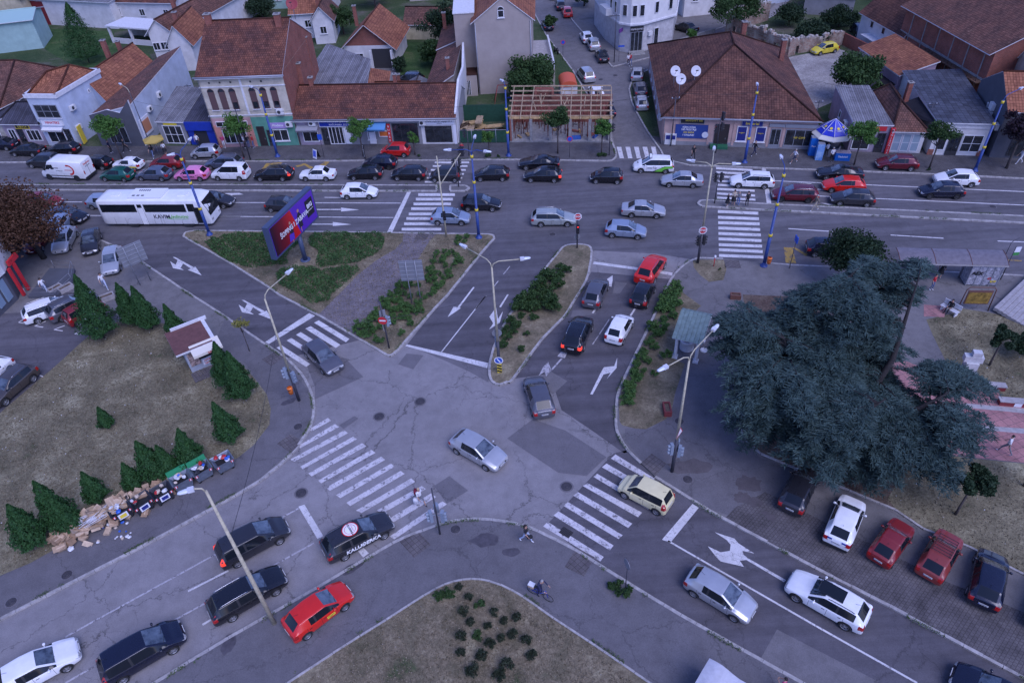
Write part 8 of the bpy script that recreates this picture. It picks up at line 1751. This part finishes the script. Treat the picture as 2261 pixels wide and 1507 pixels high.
# ---- parasol, advertising boards
o=thing('parasol','mustard yellow parasol on the far pavement','parasol',G(352,343,K));b=MB();b.tube([(0,0,0),(0,0,2.4)],.03,GUT,n=6);b.build('pole',o);b=MB();b.lathe([(1.3,2.0),(1.3,2.15),(.001,2.6)],colmat('mustard',(.42,.30,.07),.8),n=6,smooth=False);b.build('canopy',o)
o=thing('advert_board','folding pavement board with a blue and white poster','board',G(700,348,K),R(-40));b=MB();b.box((0,-.2,.55),(.7,.04,1.1),SGNW,rot=Matrix.Rotation(R(-14),3,'X'));b.box((0,-.225,.6),(.5,.03,.7),colmat('poster_blue',(.08,.12,.5)),rot=Matrix.Rotation(R(-14),3,'X'));b.build('front_panel',o);b=MB();b.box((0,.15,.55),(.7,.04,1.1),SGNK,rot=Matrix.Rotation(R(14),3,'X'));b.build('back_panel',o)
o=thing('banner','narrow black banner with white letters at a street tree','banner',G(806,350,K),R(-60));b=MB();b.box((0,0,.9),(.5,.05,1.7),SGNK);b.build('cloth',o)
for k,ch in enumerate('BERBER'):text_on(o,ch,.26,SGNW,(0,-.035,1.6-k*.26),(1,0,0))
# ---- bank corner at the left edge
o=thing('bank_building','white and red corner of a bank building with barred windows at the left edge','building',(-46.0,55.6,K));pts2=[(0,0),(-.5,-3.0),(-6,-5),(-12,0),(-12,8),(-4.5,6.5),(-1.0,3.2)];b=MB();b.prism(pts2,0,3.0,S_DGR);b.build('ground_floor',o);b=MB();b.prism([(x*1.0+.25*(x>-5),y)for x,y in pts2],3.0,5.0,S_WHT,bottom=True);b.build('upper_floor',o)
for k in range(3):
 b=MB();y=-.7-k*1.0;b.box((.02-.17*(k+.7),y,1.6),(.1,.85,2.1),colmat('barred_glass',(.22,.30,.38),.2));b.build('window',o)
for k in range(2):b=MB();b.box((.35,.5+k*.9,1.6),(.2,.3,3.0),RED_);b.build('red_column',o)
b=MB();b.box((.3,1.6,3.4),(.2,1.6,.5),RED_);b.build('red_sign',o);o=thing('ramp_railing','thin metal railings around the dark entrance ramp','railing',(-45.0,57.2,K));b=MB();b.prism([(0,-1.6),(2.8,-1.8),(3.3,.5),(2.6,2.6),(0,3)],-.05,.3,S_DGR);b.build('platform',o)
pp=[(0,-1.6),(2.8,-1.8),(3.3,.5),(2.6,2.6),(.5,3)];b=MB()
for z_ in(.7,1.2):b.tube([(x,y,z_)for x,y in pp],.02,SIGB,n=5)
for x,y in pp:b.tube([(x,y,.3),(x,y,1.2)],.025,SIGB,n=5)
b.build('rails',o)
# ---- waste containers and the heap
CG=mat('container_steel',(.20,.23,.28),.45,metal=.5,var=.2);kdir=(G(640,1000)-G(286,1218)).normalized();ky=math.atan2(kdir.y,kdir.x);CARD=[mat('card%d'%k,c,.9,var=.2,vs=3)for k,c in enumerate(((.46,.33,.22),(.38,.27,.18),(.52,.39,.27),(.32,.21,.13)))];BAG=[mat('bag%d'%k,c,.35,var=.25)for k,c in enumerate(((.60,.60,.64),(.70,.70,.72),(.66,.66,.68),(.03,.12,.50),(.025,.025,.03),(.45,.03,.03),(.55,.45,.35),(.58,.58,.60)))]
rr=random.Random(21)
def crumple(r_,seed):
 b=MB();q=random.Random(seed);rows=[]
 for i in range(6):t=i/5*math.pi;rows.append([Vector((r_*math.sin(t)*math.cos(a),r_*math.sin(t)*math.sin(a),r_*.75*math.cos(t)))*q.uniform(.7,1.2)for a in[R(k*45)for k in range(8)]])
 b.grid(rows,BAG[0],closed=True,smooth=False);return b.mesh('bag')
CRM=[crumple(.2,k)for k in range(4)]
def bag(p,lab,grp,s_=1.0):
 o=link('rubbish_bag',rr.choice(CRM));o.location=p;o.scale=(s_,s_*rr.uniform(.7,1.3),s_);o.rotation_euler=(0,0,rr.uniform(0,6));o.material_slots[0].link='OBJECT';o.material_slots[0].material=rr.choice(BAG);props(o,lab,'rubbish bag',grp)
def container(label,px,m,lid=None,sticker=None,full=True):
 g_=G(*px,K);o=thing('waste_container',label,'container',g_,ky+rr.uniform(-.08,.08),'waste containers along the kerb');b=MB();lo,hi=[(-.5,-.38),(.5,-.38),(.5,.38),(-.5,.38)],[(-.66,-.52),(.66,-.52),(.66,.52),(-.66,.52)]
 b.grid([[(x,y,.22)for x,y in lo],[(x,y,1.05)for x,y in hi],[(x*1.04,y*1.04,1.08)for x,y in hi],[(x*.93,y*.92,1.04)for x,y in hi],[(x*.9,y*.9,.8)for x,y in lo]],m,closed=True,smooth=False);b.face([(x,y,.22)for x,y in lo][::-1],m);b.face([(x*.9,y*.9,.8)for x,y in lo],BLK);b.build('tub',o)
 for x in(-.42,.42):
  for y in(-.3,.3):b=MB();b.lathe([(.001,-.03),(.1,-.03),(.1,.03),(.001,.03)],BLK,c=(x,y,.1),n=10,axis='y');b.build('wheel',o)
 if lid:b=MB();b.box((0,.56,1.18),(1.30,.08,.55),lid,rot=Matrix.Rotation(R(-15),3,'X'));b.build('lid',o)
 if sticker:b=MB();b.box((0,-.53,.72),(.6,.03,.42),SGNW,rot=Matrix.Rotation(R(-9),3,'X'));b.box((0,-.55,.72),(.42,.02,.26),sticker,rot=Matrix.Rotation(R(-9),3,'X'));b.build('sticker',o)
 for s in(-.5,.5):b=MB();b.box((s,-.53,.9),(.18,.02,.14),RED_,rot=Matrix.Rotation(R(-9),3,'X'));b.box((s,-.54,.9),(.06,.02,.15),SGNW,rot=Matrix.Rotation(R(-9),3,'X'));b.build('warning_stripe',o)
 M=Matrix.Rotation(o.rotation_euler[2],3,'Z')
 for k in range(9 if full else 4):bag(tuple(g_+M@Vector((rr.uniform(-.45,.45),rr.uniform(-.3,.3),1.0+rr.uniform(0,.18)))),'rubbish bag lying in an open waste container','rubbish bags in the containers',rr.uniform(.6,1.0))
 return o
LIDG=mat('lid_green',(.02,.22,.09),.5)
container('grey metal container overflowing with bags, rightmost of the row',(499.5,1034),CG);container('grey metal container with an open lid behind it, second from the right',(452.4,1053),CG,LIDG);container('grey metal container full of white bags behind an open green lid',(408.7,1075),CG,LIDG)
for px,lab,st_ in(((366,1102),'black container with a blue sticker, nearest the grey ones',SGNB),((321,1124),'black container with a blue sticker, middle of the black ones',SGNB),((275.8,1141),'black container with a yellow sticker at the heap',SGNY)):container(lab,px,mat('container_black',(.022,.025,.035),.5),None,st_,False)
bxm=[]
for k in range(5):
 b=MB();c=CARD[k%4];x,y,z_=rr.uniform(.3,.55),rr.uniform(.25,.4),rr.uniform(.12,.35);b.box((0,0,z_/2),(x,y,z_),c);b.box((0,0,z_+.001),(x,.05,.006),CARD[2]);b.face([(x/2,-y/2,z_),(x/2+.14,-y/2,z_+.05),(x/2+.14,y/2,z_+.05),(x/2,y/2,z_)],c);b.face([(-x/2,y/2,z_),(-x/2-.1,y/2,z_+.1),(-x/2-.1,-y/2,z_+.1),(-x/2,-y/2,z_)],c);bxm.append(b.mesh('cardboard_box'))
kn=Vector((-kdir.y,kdir.x,0));A0,A1=G(128,1200,K),G(385,1075,K)
for k in range(190):
 t=rr.uniform(0,1);hmax=.15+.95*max(0,math.sin(math.pi*min(1,t*.9+.12)));sd_=rr.gauss(0,.42);zz=K+max(0,hmax*(1-abs(sd_)/.95))*rr.uniform(.5,1);p=A0.lerp(A1,t)+kn*(sd_+.05)
 if k<150:
  o=link('cardboard_box',rr.choice(bxm));o.location=(p.x,p.y,zz);o.rotation_euler=(rr.uniform(-.5,.5),rr.uniform(-.5,.5),rr.uniform(0,6));s_=rr.uniform(.85,1.6);o.scale=(s_,s_,s_);props(o,'crushed cardboard box in the rubbish heap by the containers','box','cardboard boxes in the heap')
 else:bag((p.x,p.y,zz+.1),'plastic bag lying in the rubbish heap by the thujas','plastic bags in the heap',rr.uniform(.6,1.1))
for k in range(22):p=G(rr.uniform(170,290),rr.uniform(1150,1200),K)+kn*rr.uniform(-.3,.3);bag((p.x,p.y,K+.08),'loose scrap of plastic on the pavement beside the heap','scraps beside the heap',rr.uniform(.3,.7))
o=thing('plastic_rods','bundle of white plastic strips sticking out of the heap','rods',G(218,1138,K+.8));b=MB()
for k in range(26):a_=ky+rr.uniform(-.35,.25);d=Vector((math.cos(a_),math.sin(a_),rr.uniform(-.1,.2)));p=Vector((rr.uniform(-.4,.4),rr.uniform(-.4,.3),rr.uniform(-.1,.25)));b.tube([p-d*1.0,p+d*1.1],.02,SGNW,n=4)
b.build('strips',o)
# ---- tarpaulin-covered stall at the bottom
c_=G(1566,1454,1.9);yw=R(-41);o=thing('covered_stall','grey tarpaulin-covered stall cut off by the bottom edge','stall',(c_.x,c_.y,K),yw);TARP=mat('tarpaulin',(.46,.46,.50),.5,var=.12,bump=.5,bs=3);b=MB();nx,ny=14,8;q=random.Random(4)
top_=[[Vector((x*.34,-y*.3+.0,1.9+.12*math.sin(x*.9)-.25*(y/ny)**2+q.uniform(-.03,.03)-(.5 if x>9 else 0)*(x-9)/5))for x in range(nx)]for y in range(ny)];b.grid(top_,TARP,smooth=True)
for edge in(top_[0],top_[-1],[r_[0]for r_ in top_],[r_[-1]for r_ in top_]):b.grid([edge,[Vector((p.x*1.02,p.y*1.02,p.z*.5))+Vector((q.uniform(-.05,.05),q.uniform(-.05,.05),0))for p in edge],[Vector((p.x*1.03,p.y*1.03,.05))for p in edge]],TARP,smooth=True)
b.build('tarpaulin',o)
# ================================================================ people
def smat(n,c,r=.8):return mat('p_'+n,c,r)
SK=smat('skin',(.42,.25,.18),.6);HR={'dark':smat('hair_dark',(.02,.014,.012)),'grey':smat('hair_grey',(.32,.31,.30)),'fair':smat('hair_fair',(.30,.20,.10)),'cap':smat('cap',(.45,.33,.2))}
CL={n:smat(n,c)for n,c in dict(white=(.66,.66,.68),black=(.012,.012,.016),navy=(.015,.02,.06),grey=(.16,.16,.18),blue=(.08,.14,.34),red=(.42,.02,.03),pink=(.50,.05,.16),beige=(.40,.34,.26),khaki=(.20,.17,.13),jeans=(.10,.14,.26),palejeans=(.42,.48,.62)).items()}
def person(label,pos,yaw,top,bot,hair='dark',shoes='white',pose='stand',sleeves=False,shorts=False,h=1.72,dress=False,longhair=False):
 s=h/1.72;o=thing('person',label,'person',pos,yaw);J={};w={'walk':1.0,'jog':1.2}.get(pose,.12)
 J['pelvis']=(0,0,.95);J['spine']=(.0,0,1.13);J['chest']=(.02,0,1.32);J['neck']=(.02,0,1.48);J['chin']=(.035,0,1.55);J['crown']=(.02,0,1.66)
 for sd,n in((1,'l'),(-1,'r')):
  st=sd*w;J['hip'+n]=(0,sd*.09,.90);J['knee'+n]=(.05+.20*st,sd*.10,.50);J['ankle'+n]=(-.02+.36*st if st>0 else-.06+.38*st,sd*.10,.09 if st>0 else.09+.10*abs(w)*.5);a=J['ankle'+n];J['toe'+n]=(a[0]+.15,sd*.11,.035 if st>0 else max(.035,a[2]-.09))
  J['sh'+n]=(.0,sd*.17,1.41);J['elb'+n]=(-.03-.12*st,sd*.25,1.15);J['wri'+n]=(.06-.22*st,sd*.25,.93);J['han'+n]=(.08-.25*st,sd*.245,.85)
 if pose=='bike':
  J.update(elbl=(.2,.26,1.2),wril=(.42,.24,1.02),hanl=(.50,.23,.99),elbr=(.2,-.26,1.2),wrir=(.42,-.24,1.02),hanr=(.50,-.23,.99),chest=(.10,0,1.3),neck=(.16,0,1.46),chin=(.19,0,1.53),crown=(.19,0,1.64))
 if pose=='phone':J.update(elbl=(.05,.27,1.17),wril=(.25,.14,1.25),hanl=(.30,.10,1.30),elbr=(.03,-.28,1.15),wrir=(.24,-.16,1.12),hanr=(.30,-.12,1.15))
 if pose=='sit':
  for k in list(J):
   if k[:-1]not in('hip','knee','ankle','toe'):J[k]=(J[k][0],J[k][1],J[k][2]-.42)
  for sd,n in((1,'l'),(-1,'r')):J['hip'+n]=(0,sd*.09,.50);J['knee'+n]=(.42,sd*.11,.52);J['ankle'+n]=(.44,sd*.11,.10);J['toe'+n]=(.60,sd*.12,.04);J['wri'+n]=(.22,sd*.16,.64);J['han'+n]=(.32,sd*.13,.60);J['elb'+n]=(-.0,sd*.24,.74)
 B=[('pelvis','spine'),('spine','chest'),('chest','neck'),('neck','chin'),('chin','crown')]
 for n in 'lr':B+=[('pelvis','hip'+n),('hip'+n,'knee'+n),('knee'+n,'ankle'+n),('ankle'+n,'toe'+n),('chest','sh'+n),('sh'+n,'elb'+n),('elb'+n,'wri'+n),('wri'+n,'han'+n)]
 RD=dict(pelvis=(.15,.11),spine=(.135,.10),chest=(.16,.11),neck=(.055,.055),chin=(.075,.085),crown=(.082,.09),hip=(.085,.09),knee=(.055,.058),ankle=(.036,.038),toe=(.035,.03),sh=(.06,.06),elb=(.042,.042),wri=(.027,.027),han=(.036,.02));ks=list(J);me=bpy.data.meshes.new('p');me.from_pydata([J[k]for k in ks],[(ks.index(a),ks.index(b_))for a,b_ in B],[])
 ob=bpy.data.objects.new('p',me);COL.objects.link(ob);ob.modifiers.new('s','SKIN');
 for k,v in zip(ks,me.skin_vertices[0].data):
  r_=RD.get(k)or RD[k[:-1]];v.radius=r_;v.use_root=(k=='pelvis')
 m_=ob.modifiers.new('u','SUBSURF');m_.levels=2;dg=bpy.context.evaluated_depsgraph_get();bm_=bpy.data.meshes.new_from_object(ob.evaluated_get(dg));bpy.data.objects.remove(ob)
 V=[v.co[:]for v in bm_.vertices];F=[list(p.vertices)for p in bm_.polygons];mats=[SK,CL[top],CL[bot],smat('shoe_'+shoes,CL[shoes].diffuse_color[:3])if 0 else CL[shoes],HR[hair],BLK];MI=[];hz=1.0 if pose!='sit' else.58
 seg=[(Vector(J[a]),Vector(J[b_]),a,b_)for a,b_ in B]
 for p in bm_.polygons:
  c=p.center;best=min(seg,key=lambda q:(c-(q[0]+(q[1]-q[0])*max(0,min(1,(c-q[0]).dot(q[1]-q[0])/(q[1]-q[0]).length_squared)))).length);a,b_=best[2],best[3]
  if b_.startswith('toe'):k=3
  elif b_.startswith('ankle'):k=0 if(shorts or dress)else 2
  elif b_.startswith('knee')or b_.startswith('hip'):k=2
  elif b_.startswith('wri'):k=1 if sleeves else 0
  elif b_.startswith('han'):k=0
  elif b_ in('chin','crown'):k=0
  elif b_=='neck' and c.z>J['neck'][2]-.03:k=0
  elif b_=='spine' and c.z<J['pelvis'][2]+.02:k=2
  else:k=1
  MI.append(k)
 b=MB();b.mats=mats;b.v=V;b.f=F;b.m=MI;b.uv=[None]*len(F);b.sm=[True]*len(F)
 for n,sd in(('l',1),('r',-1)): # fingers and thumb, face
  hnd,wr=Vector(J['han'+n]),Vector(J['wri'+n]);d=(hnd-wr).normalized();sx=Vector((1,0,0))if abs(d.x)<.7 else Vector((0,1,0));u=(sx-d*sx.dot(d)).normalized()
  for k in range(4):q=hnd+d*.015+u*(.026-k*.017);L=(.075,.082,.078,.06)[k];cu=Vector((0,-sd*.02,0));b.tube([q,q+d*L*.5,q+d*L*.8+cu,q+d*L*.9+cu*1.6],[.009,.008,.007,.005],SK,n=5)
  q=hnd-d*.02+u*.03;b.tube([q,q+u*.03+d*.025,q+u*.035+d*.055],[.011,.009,.006],SK,n=5)
 cx,_,cz=J['crown'];f=cx+.085
 b.tube([(f-.005,0,cz-.02),(f+.025,0,cz-.055),(f+.0,0,cz-.06)],[.008,.014,.01],SK,n=5);b.box((f-.0,0,cz-.095),(.012,.045,.01),CL['red'])
 for sd in(-1,1):b.box((f-.004,sd*.032,cz-.022),(.014,.022,.012),BLK);b.tube([(cx,sd*.078,cz-.06),(cx-.01,sd*.092,cz-.02)],.012,SK,n=5)
 link('body',b.mesh('body'),o)
 b=MB();rows=[]
 for i in range(6):t=i/5*R(105);rows.append([(cx-.012+.108*math.sin(t)*math.cos(a)-(.02 if math.cos(a)>.3 and t>1 else 0),.097*math.sin(t)*math.sin(a),cz+.0+.085*math.cos(t)+(.05 if math.cos(a)>.4 and t>1.2 else 0))for a in[R(k*36)for k in range(10)]])
 b.grid(rows,HR[hair],closed=True)
 if longhair:b.tube([(cx-.05,0,cz),(cx-.10,0,cz-.12),(cx-.11,0,cz-.32)],[.09,.09,.05],HR[hair],n=8)
 b.build('hair',o)
 if dress:b=MB();zz=J['pelvis'][2];b.lathe([(.14,zz+.1),(.2,zz-.1),(.27,zz-.42)],CL[bot],n=12);b.build('skirt',o)
 o.scale=(s,s,s);return o
def facing(a,b_):d=G(*b_)-G(*a);return math.atan2(d.y,d.x)
def bagitem(name,label,p,size,m,cat='bag'):
 b=MB();x,y,z_=size;b.grid([[(sx*x/2*f,sy*y/2*f,z_*t)for sx,sy in((-1,-1),(0,-1.15),(1,-1),(1.15,0),(1,1),(0,1.15),(-1,1),(-1.15,0))]for t,f in((0,.6),(.1,.95),(.7,1),(.95,.8),(1,.5))],m,closed=True,caps=True);b.tube([(-x*.3,0,z_*.95),(0,0,z_*1.3),(x*.3,0,z_*.95)],.012,m,n=4);o=b.build(name,loc=p);props(o,label,cat);return o
g_=G(1162,1194,K);person('woman with long dark hair, black top and pale wide trousers walking on the near pavement',g_,facing((1150,1190),(1200,1210)),'black','palejeans',pose='walk',longhair=True,h=1.70);bagitem('handbag','black and white handbag held by the walking woman',(g_.x+.22,g_.y-.28,.85),(.34,.16,.26),CL['black'])
g_=G(930,1113);person('person in a cap, white shirt and grey shorts crossing the left zebra',g_,facing((920,1100),(960,1130)),'white','grey','cap','black','walk',shorts=True);bagitem('backpack','dark red backpack on the person crossing the left zebra',(g_.x-.20,g_.y+.1,1.05),(.26,.3,.42),smat('pack_red',(.16,.01,.03)));bagitem('shopping_bag','white patterned shopping bag carried over the left zebra',(g_.x-.28,g_.y-.14,.45),(.3,.2,.42),CL['white'])
# bicycle
wb0,wb1=G(1175.2,1308.5,K),G(1210.5,1326,K);by=math.atan2((wb1-wb0).y,(wb1-wb0).x);o=thing('bicycle','blue city bicycle with a box on its rear rack on the near pavement','bicycle',(wb0+wb1)/2,by);BB=mat('bike_blue',(.01,.03,.35),.3)
for x in(-.53,.53):
 b=MB();n=24;b.grid([[(x+(.33+.018*math.cos(q))*math.cos(a),.018*math.sin(q),.34+(.33+.018*math.cos(q))*math.sin(a))for q in[R(k*60)for k in range(6)]]for a in[2*math.pi*k/n for k in range(n+1)]],TYRE,closed=True);w_=b.build('wheel',o);b=MB()
 for k in range(12):a=k*math.pi/6;b.tube([(x,0,.34),(x+.31*math.cos(a),0,.34+.31*math.sin(a))],.003,RIM,n=3)
 b.build('spokes',w_)
b=MB()
for q in([(-.53,0,.34),(-.12,0,.34),(.38,0,.78)],[(-.12,0,.34),(-.22,0,.88)],[(-.53,0,.34),(-.2,0,.78),(.36,0,.84)],[(.53,0,.34),(.36,0,.98)]):b.tube(q,.022,BB,n=6)
b.build('frame',o);b=MB();b.tube([(.25,.27,1.0),(.36,.12,1.02),(.36,-.12,1.02),(.25,-.27,1.0)],.015,CHROME,n=6);b.build('handlebar',o);b=MB();b.box((-.24,0,.92),(.26,.15,.06),BLK);b.build('saddle',o);b=MB();b.box((-.55,0,.74),(.4,.14,.02),BLK);b.build('rack',o)
b=MB();b.box((0,0,.1),(.36,.28,.2),CARD[0]);b.box((0,0,.21),(.38,.30,.03),CL['white']);q=b.build('crate',loc=tuple((wb0+wb1)/2+Matrix.Rotation(by,3,'Z')@Vector((-.55,0,.75))),rz=by);props(q,'small box with a white lid on the rack of the bicycle','box')
person('grey-haired man in a dark jacket standing over the blue bicycle',(wb0+wb1)/2+Matrix.Rotation(by,3,'Z')@Vector((-.08,.10,0)),by,'navy','navy','grey','black','bike',sleeves=True,h=1.75)
PP=[((1604.9,456.6),0,'black','black','grey','elderly woman in a black coat waiting on the right median, leftmost of the group',dict(dress=True,sleeves=True,h=1.6)),((1618,453),80,'beige','black','dark','woman in a beige blouse and dark skirt waiting on the right median',dict(dress=True)),((1628.5,453.5),60,'grey','blue','grey','man in a grey shirt and jeans waiting on the right median',{}),((1648,456),100,'black','black','dark','person all in black waiting on the right median, rightmost of the group',{}),
((1797.7,465),180,'khaki','beige','grey','bent man in beige clothes walking alone on the right median',dict(pose='walk',sleeves=True)),((1529.6,351.8),-90,'black','black','dark','woman in black with a white bag before the pink building',dict(pose='walk',longhair=True)),((1663.7,343.8),20,'black','navy','fair','person in a black jacket walking before the pink building',dict(pose='walk',sleeves=True)),((1752,359.7),190,'white','navy','grey','man in a white shirt and dark shorts striding past the kiosk',dict(pose='jog',shorts=True)),
((1823,345.5),90,'white','black','dark','person in a white top served at the round kiosk',{}),((1833.6,358.4),100,'white','black','grey','grey-haired man in a white shirt standing by the ice-cream freezer',{}),((2249,361),180,'white','white','dark','person in white at the right edge of the far pavement',dict(pose='walk')),((1021,342),-90,'red','white','dark','girl in a red top and white shorts before the last low shop',dict(shorts=True,longhair=True,h=1.6)),
((1387,145),-90,'white','navy','dark','person with a white shirt front at the side street corner',dict(pose='walk')),((1391,144),-80,'red','jeans','dark','person in a red top beside another at the side street corner',dict(pose='walk',sleeves=True)),((1400,116),-90,'khaki','blue','grey','person on the steps of the white corner building',{}),((235,636),-60,'white','palejeans','dark','man in white clothes striding through the left car park',dict(pose='jog')),((104,646),120,'white','palejeans','dark','person in white next to the white estate in the left car park',dict(pose='walk')),
((247,338),0,'navy','black','dark','person in dark clothes under the leftmost street tree',{}),((280,336),20,'black','black','dark','person in black by the door of the dark grey shop',dict(pose='walk')),((340,348),-90,'black','jeans','dark','person with tattooed-looking dark top under the mustard parasol',dict(pose='walk')),((367,342),90,'white','black','dark','woman in a white blouse and black skirt right of the mustard parasol',dict(dress=True)),((497,327),-90,'pink','white','fair','woman in pale clothes before the cream two-storey house',{}),
((543,327),0,'white','black','dark','person in a white shirt behind the street tree of the cream house',{}),((551,326.5),90,'black','jeans','dark','person in a black shirt behind the street tree of the cream house',{}),((562,327),180,'red','jeans','dark','woman in red with a white bag right of the street tree of the cream house',{}),((440,325),-90,'white','navy','dark','person standing in front of the bright blue shop',{}),
((2072.5,613),40,'black','black','dark','woman in a black dress waiting under the bus shelter',dict(dress=True,longhair=True)),((2055,640),-60,'red','jeans','dark','person in a red top half hidden by the cedar near the bus shelter',{}),((2216,1000),120,'white','grey','dark','person in a white top at the right edge of the red slabs',dict(pose='walk'))]
for px,yw,a,b_,hr,lab,kw in PP:
 z_=0 if False else K;kw.setdefault('h',rr.uniform(1.66,1.8));person(lab,G(*px,z_),R(yw),a,b_,hr,**kw)
person('person in black sitting on the white bench',G(2094,688,K),R(-150),'black','black','dark','black','sit',sleeves=True);person('person in a pink top with dark hair cut off by the bottom edge',G(1722,1530,K),R(130),'pink','jeans','dark',pose='phone')
# scooter by the terrace
g_=G(1228,118,K);o=thing('motor_scooter','dark motor scooter parked along the terrace wall in the side street','scooter',g_,R(110))
for x in(-.6,.6):b=MB();b.lathe([(.12,-.06),(.26,-.05),(.26,.05),(.12,.06)],TYRE,c=(x,0,.26),n=14,axis='y');b.build('wheel',o)
b=MB();b.tube([(-.75,0,.55),(-.3,0,.75),(.0,0,.35),(.35,0,.35),(.5,0,.9)],[.14,.2,.12,.12,.1],BLK,n=8);b.build('body',o);b=MB();b.tube([(.45,.3,1.05),(.5,0,1.0),(.45,-.3,1.05)],.02,CHROME,n=5);b.build('handlebar',o)
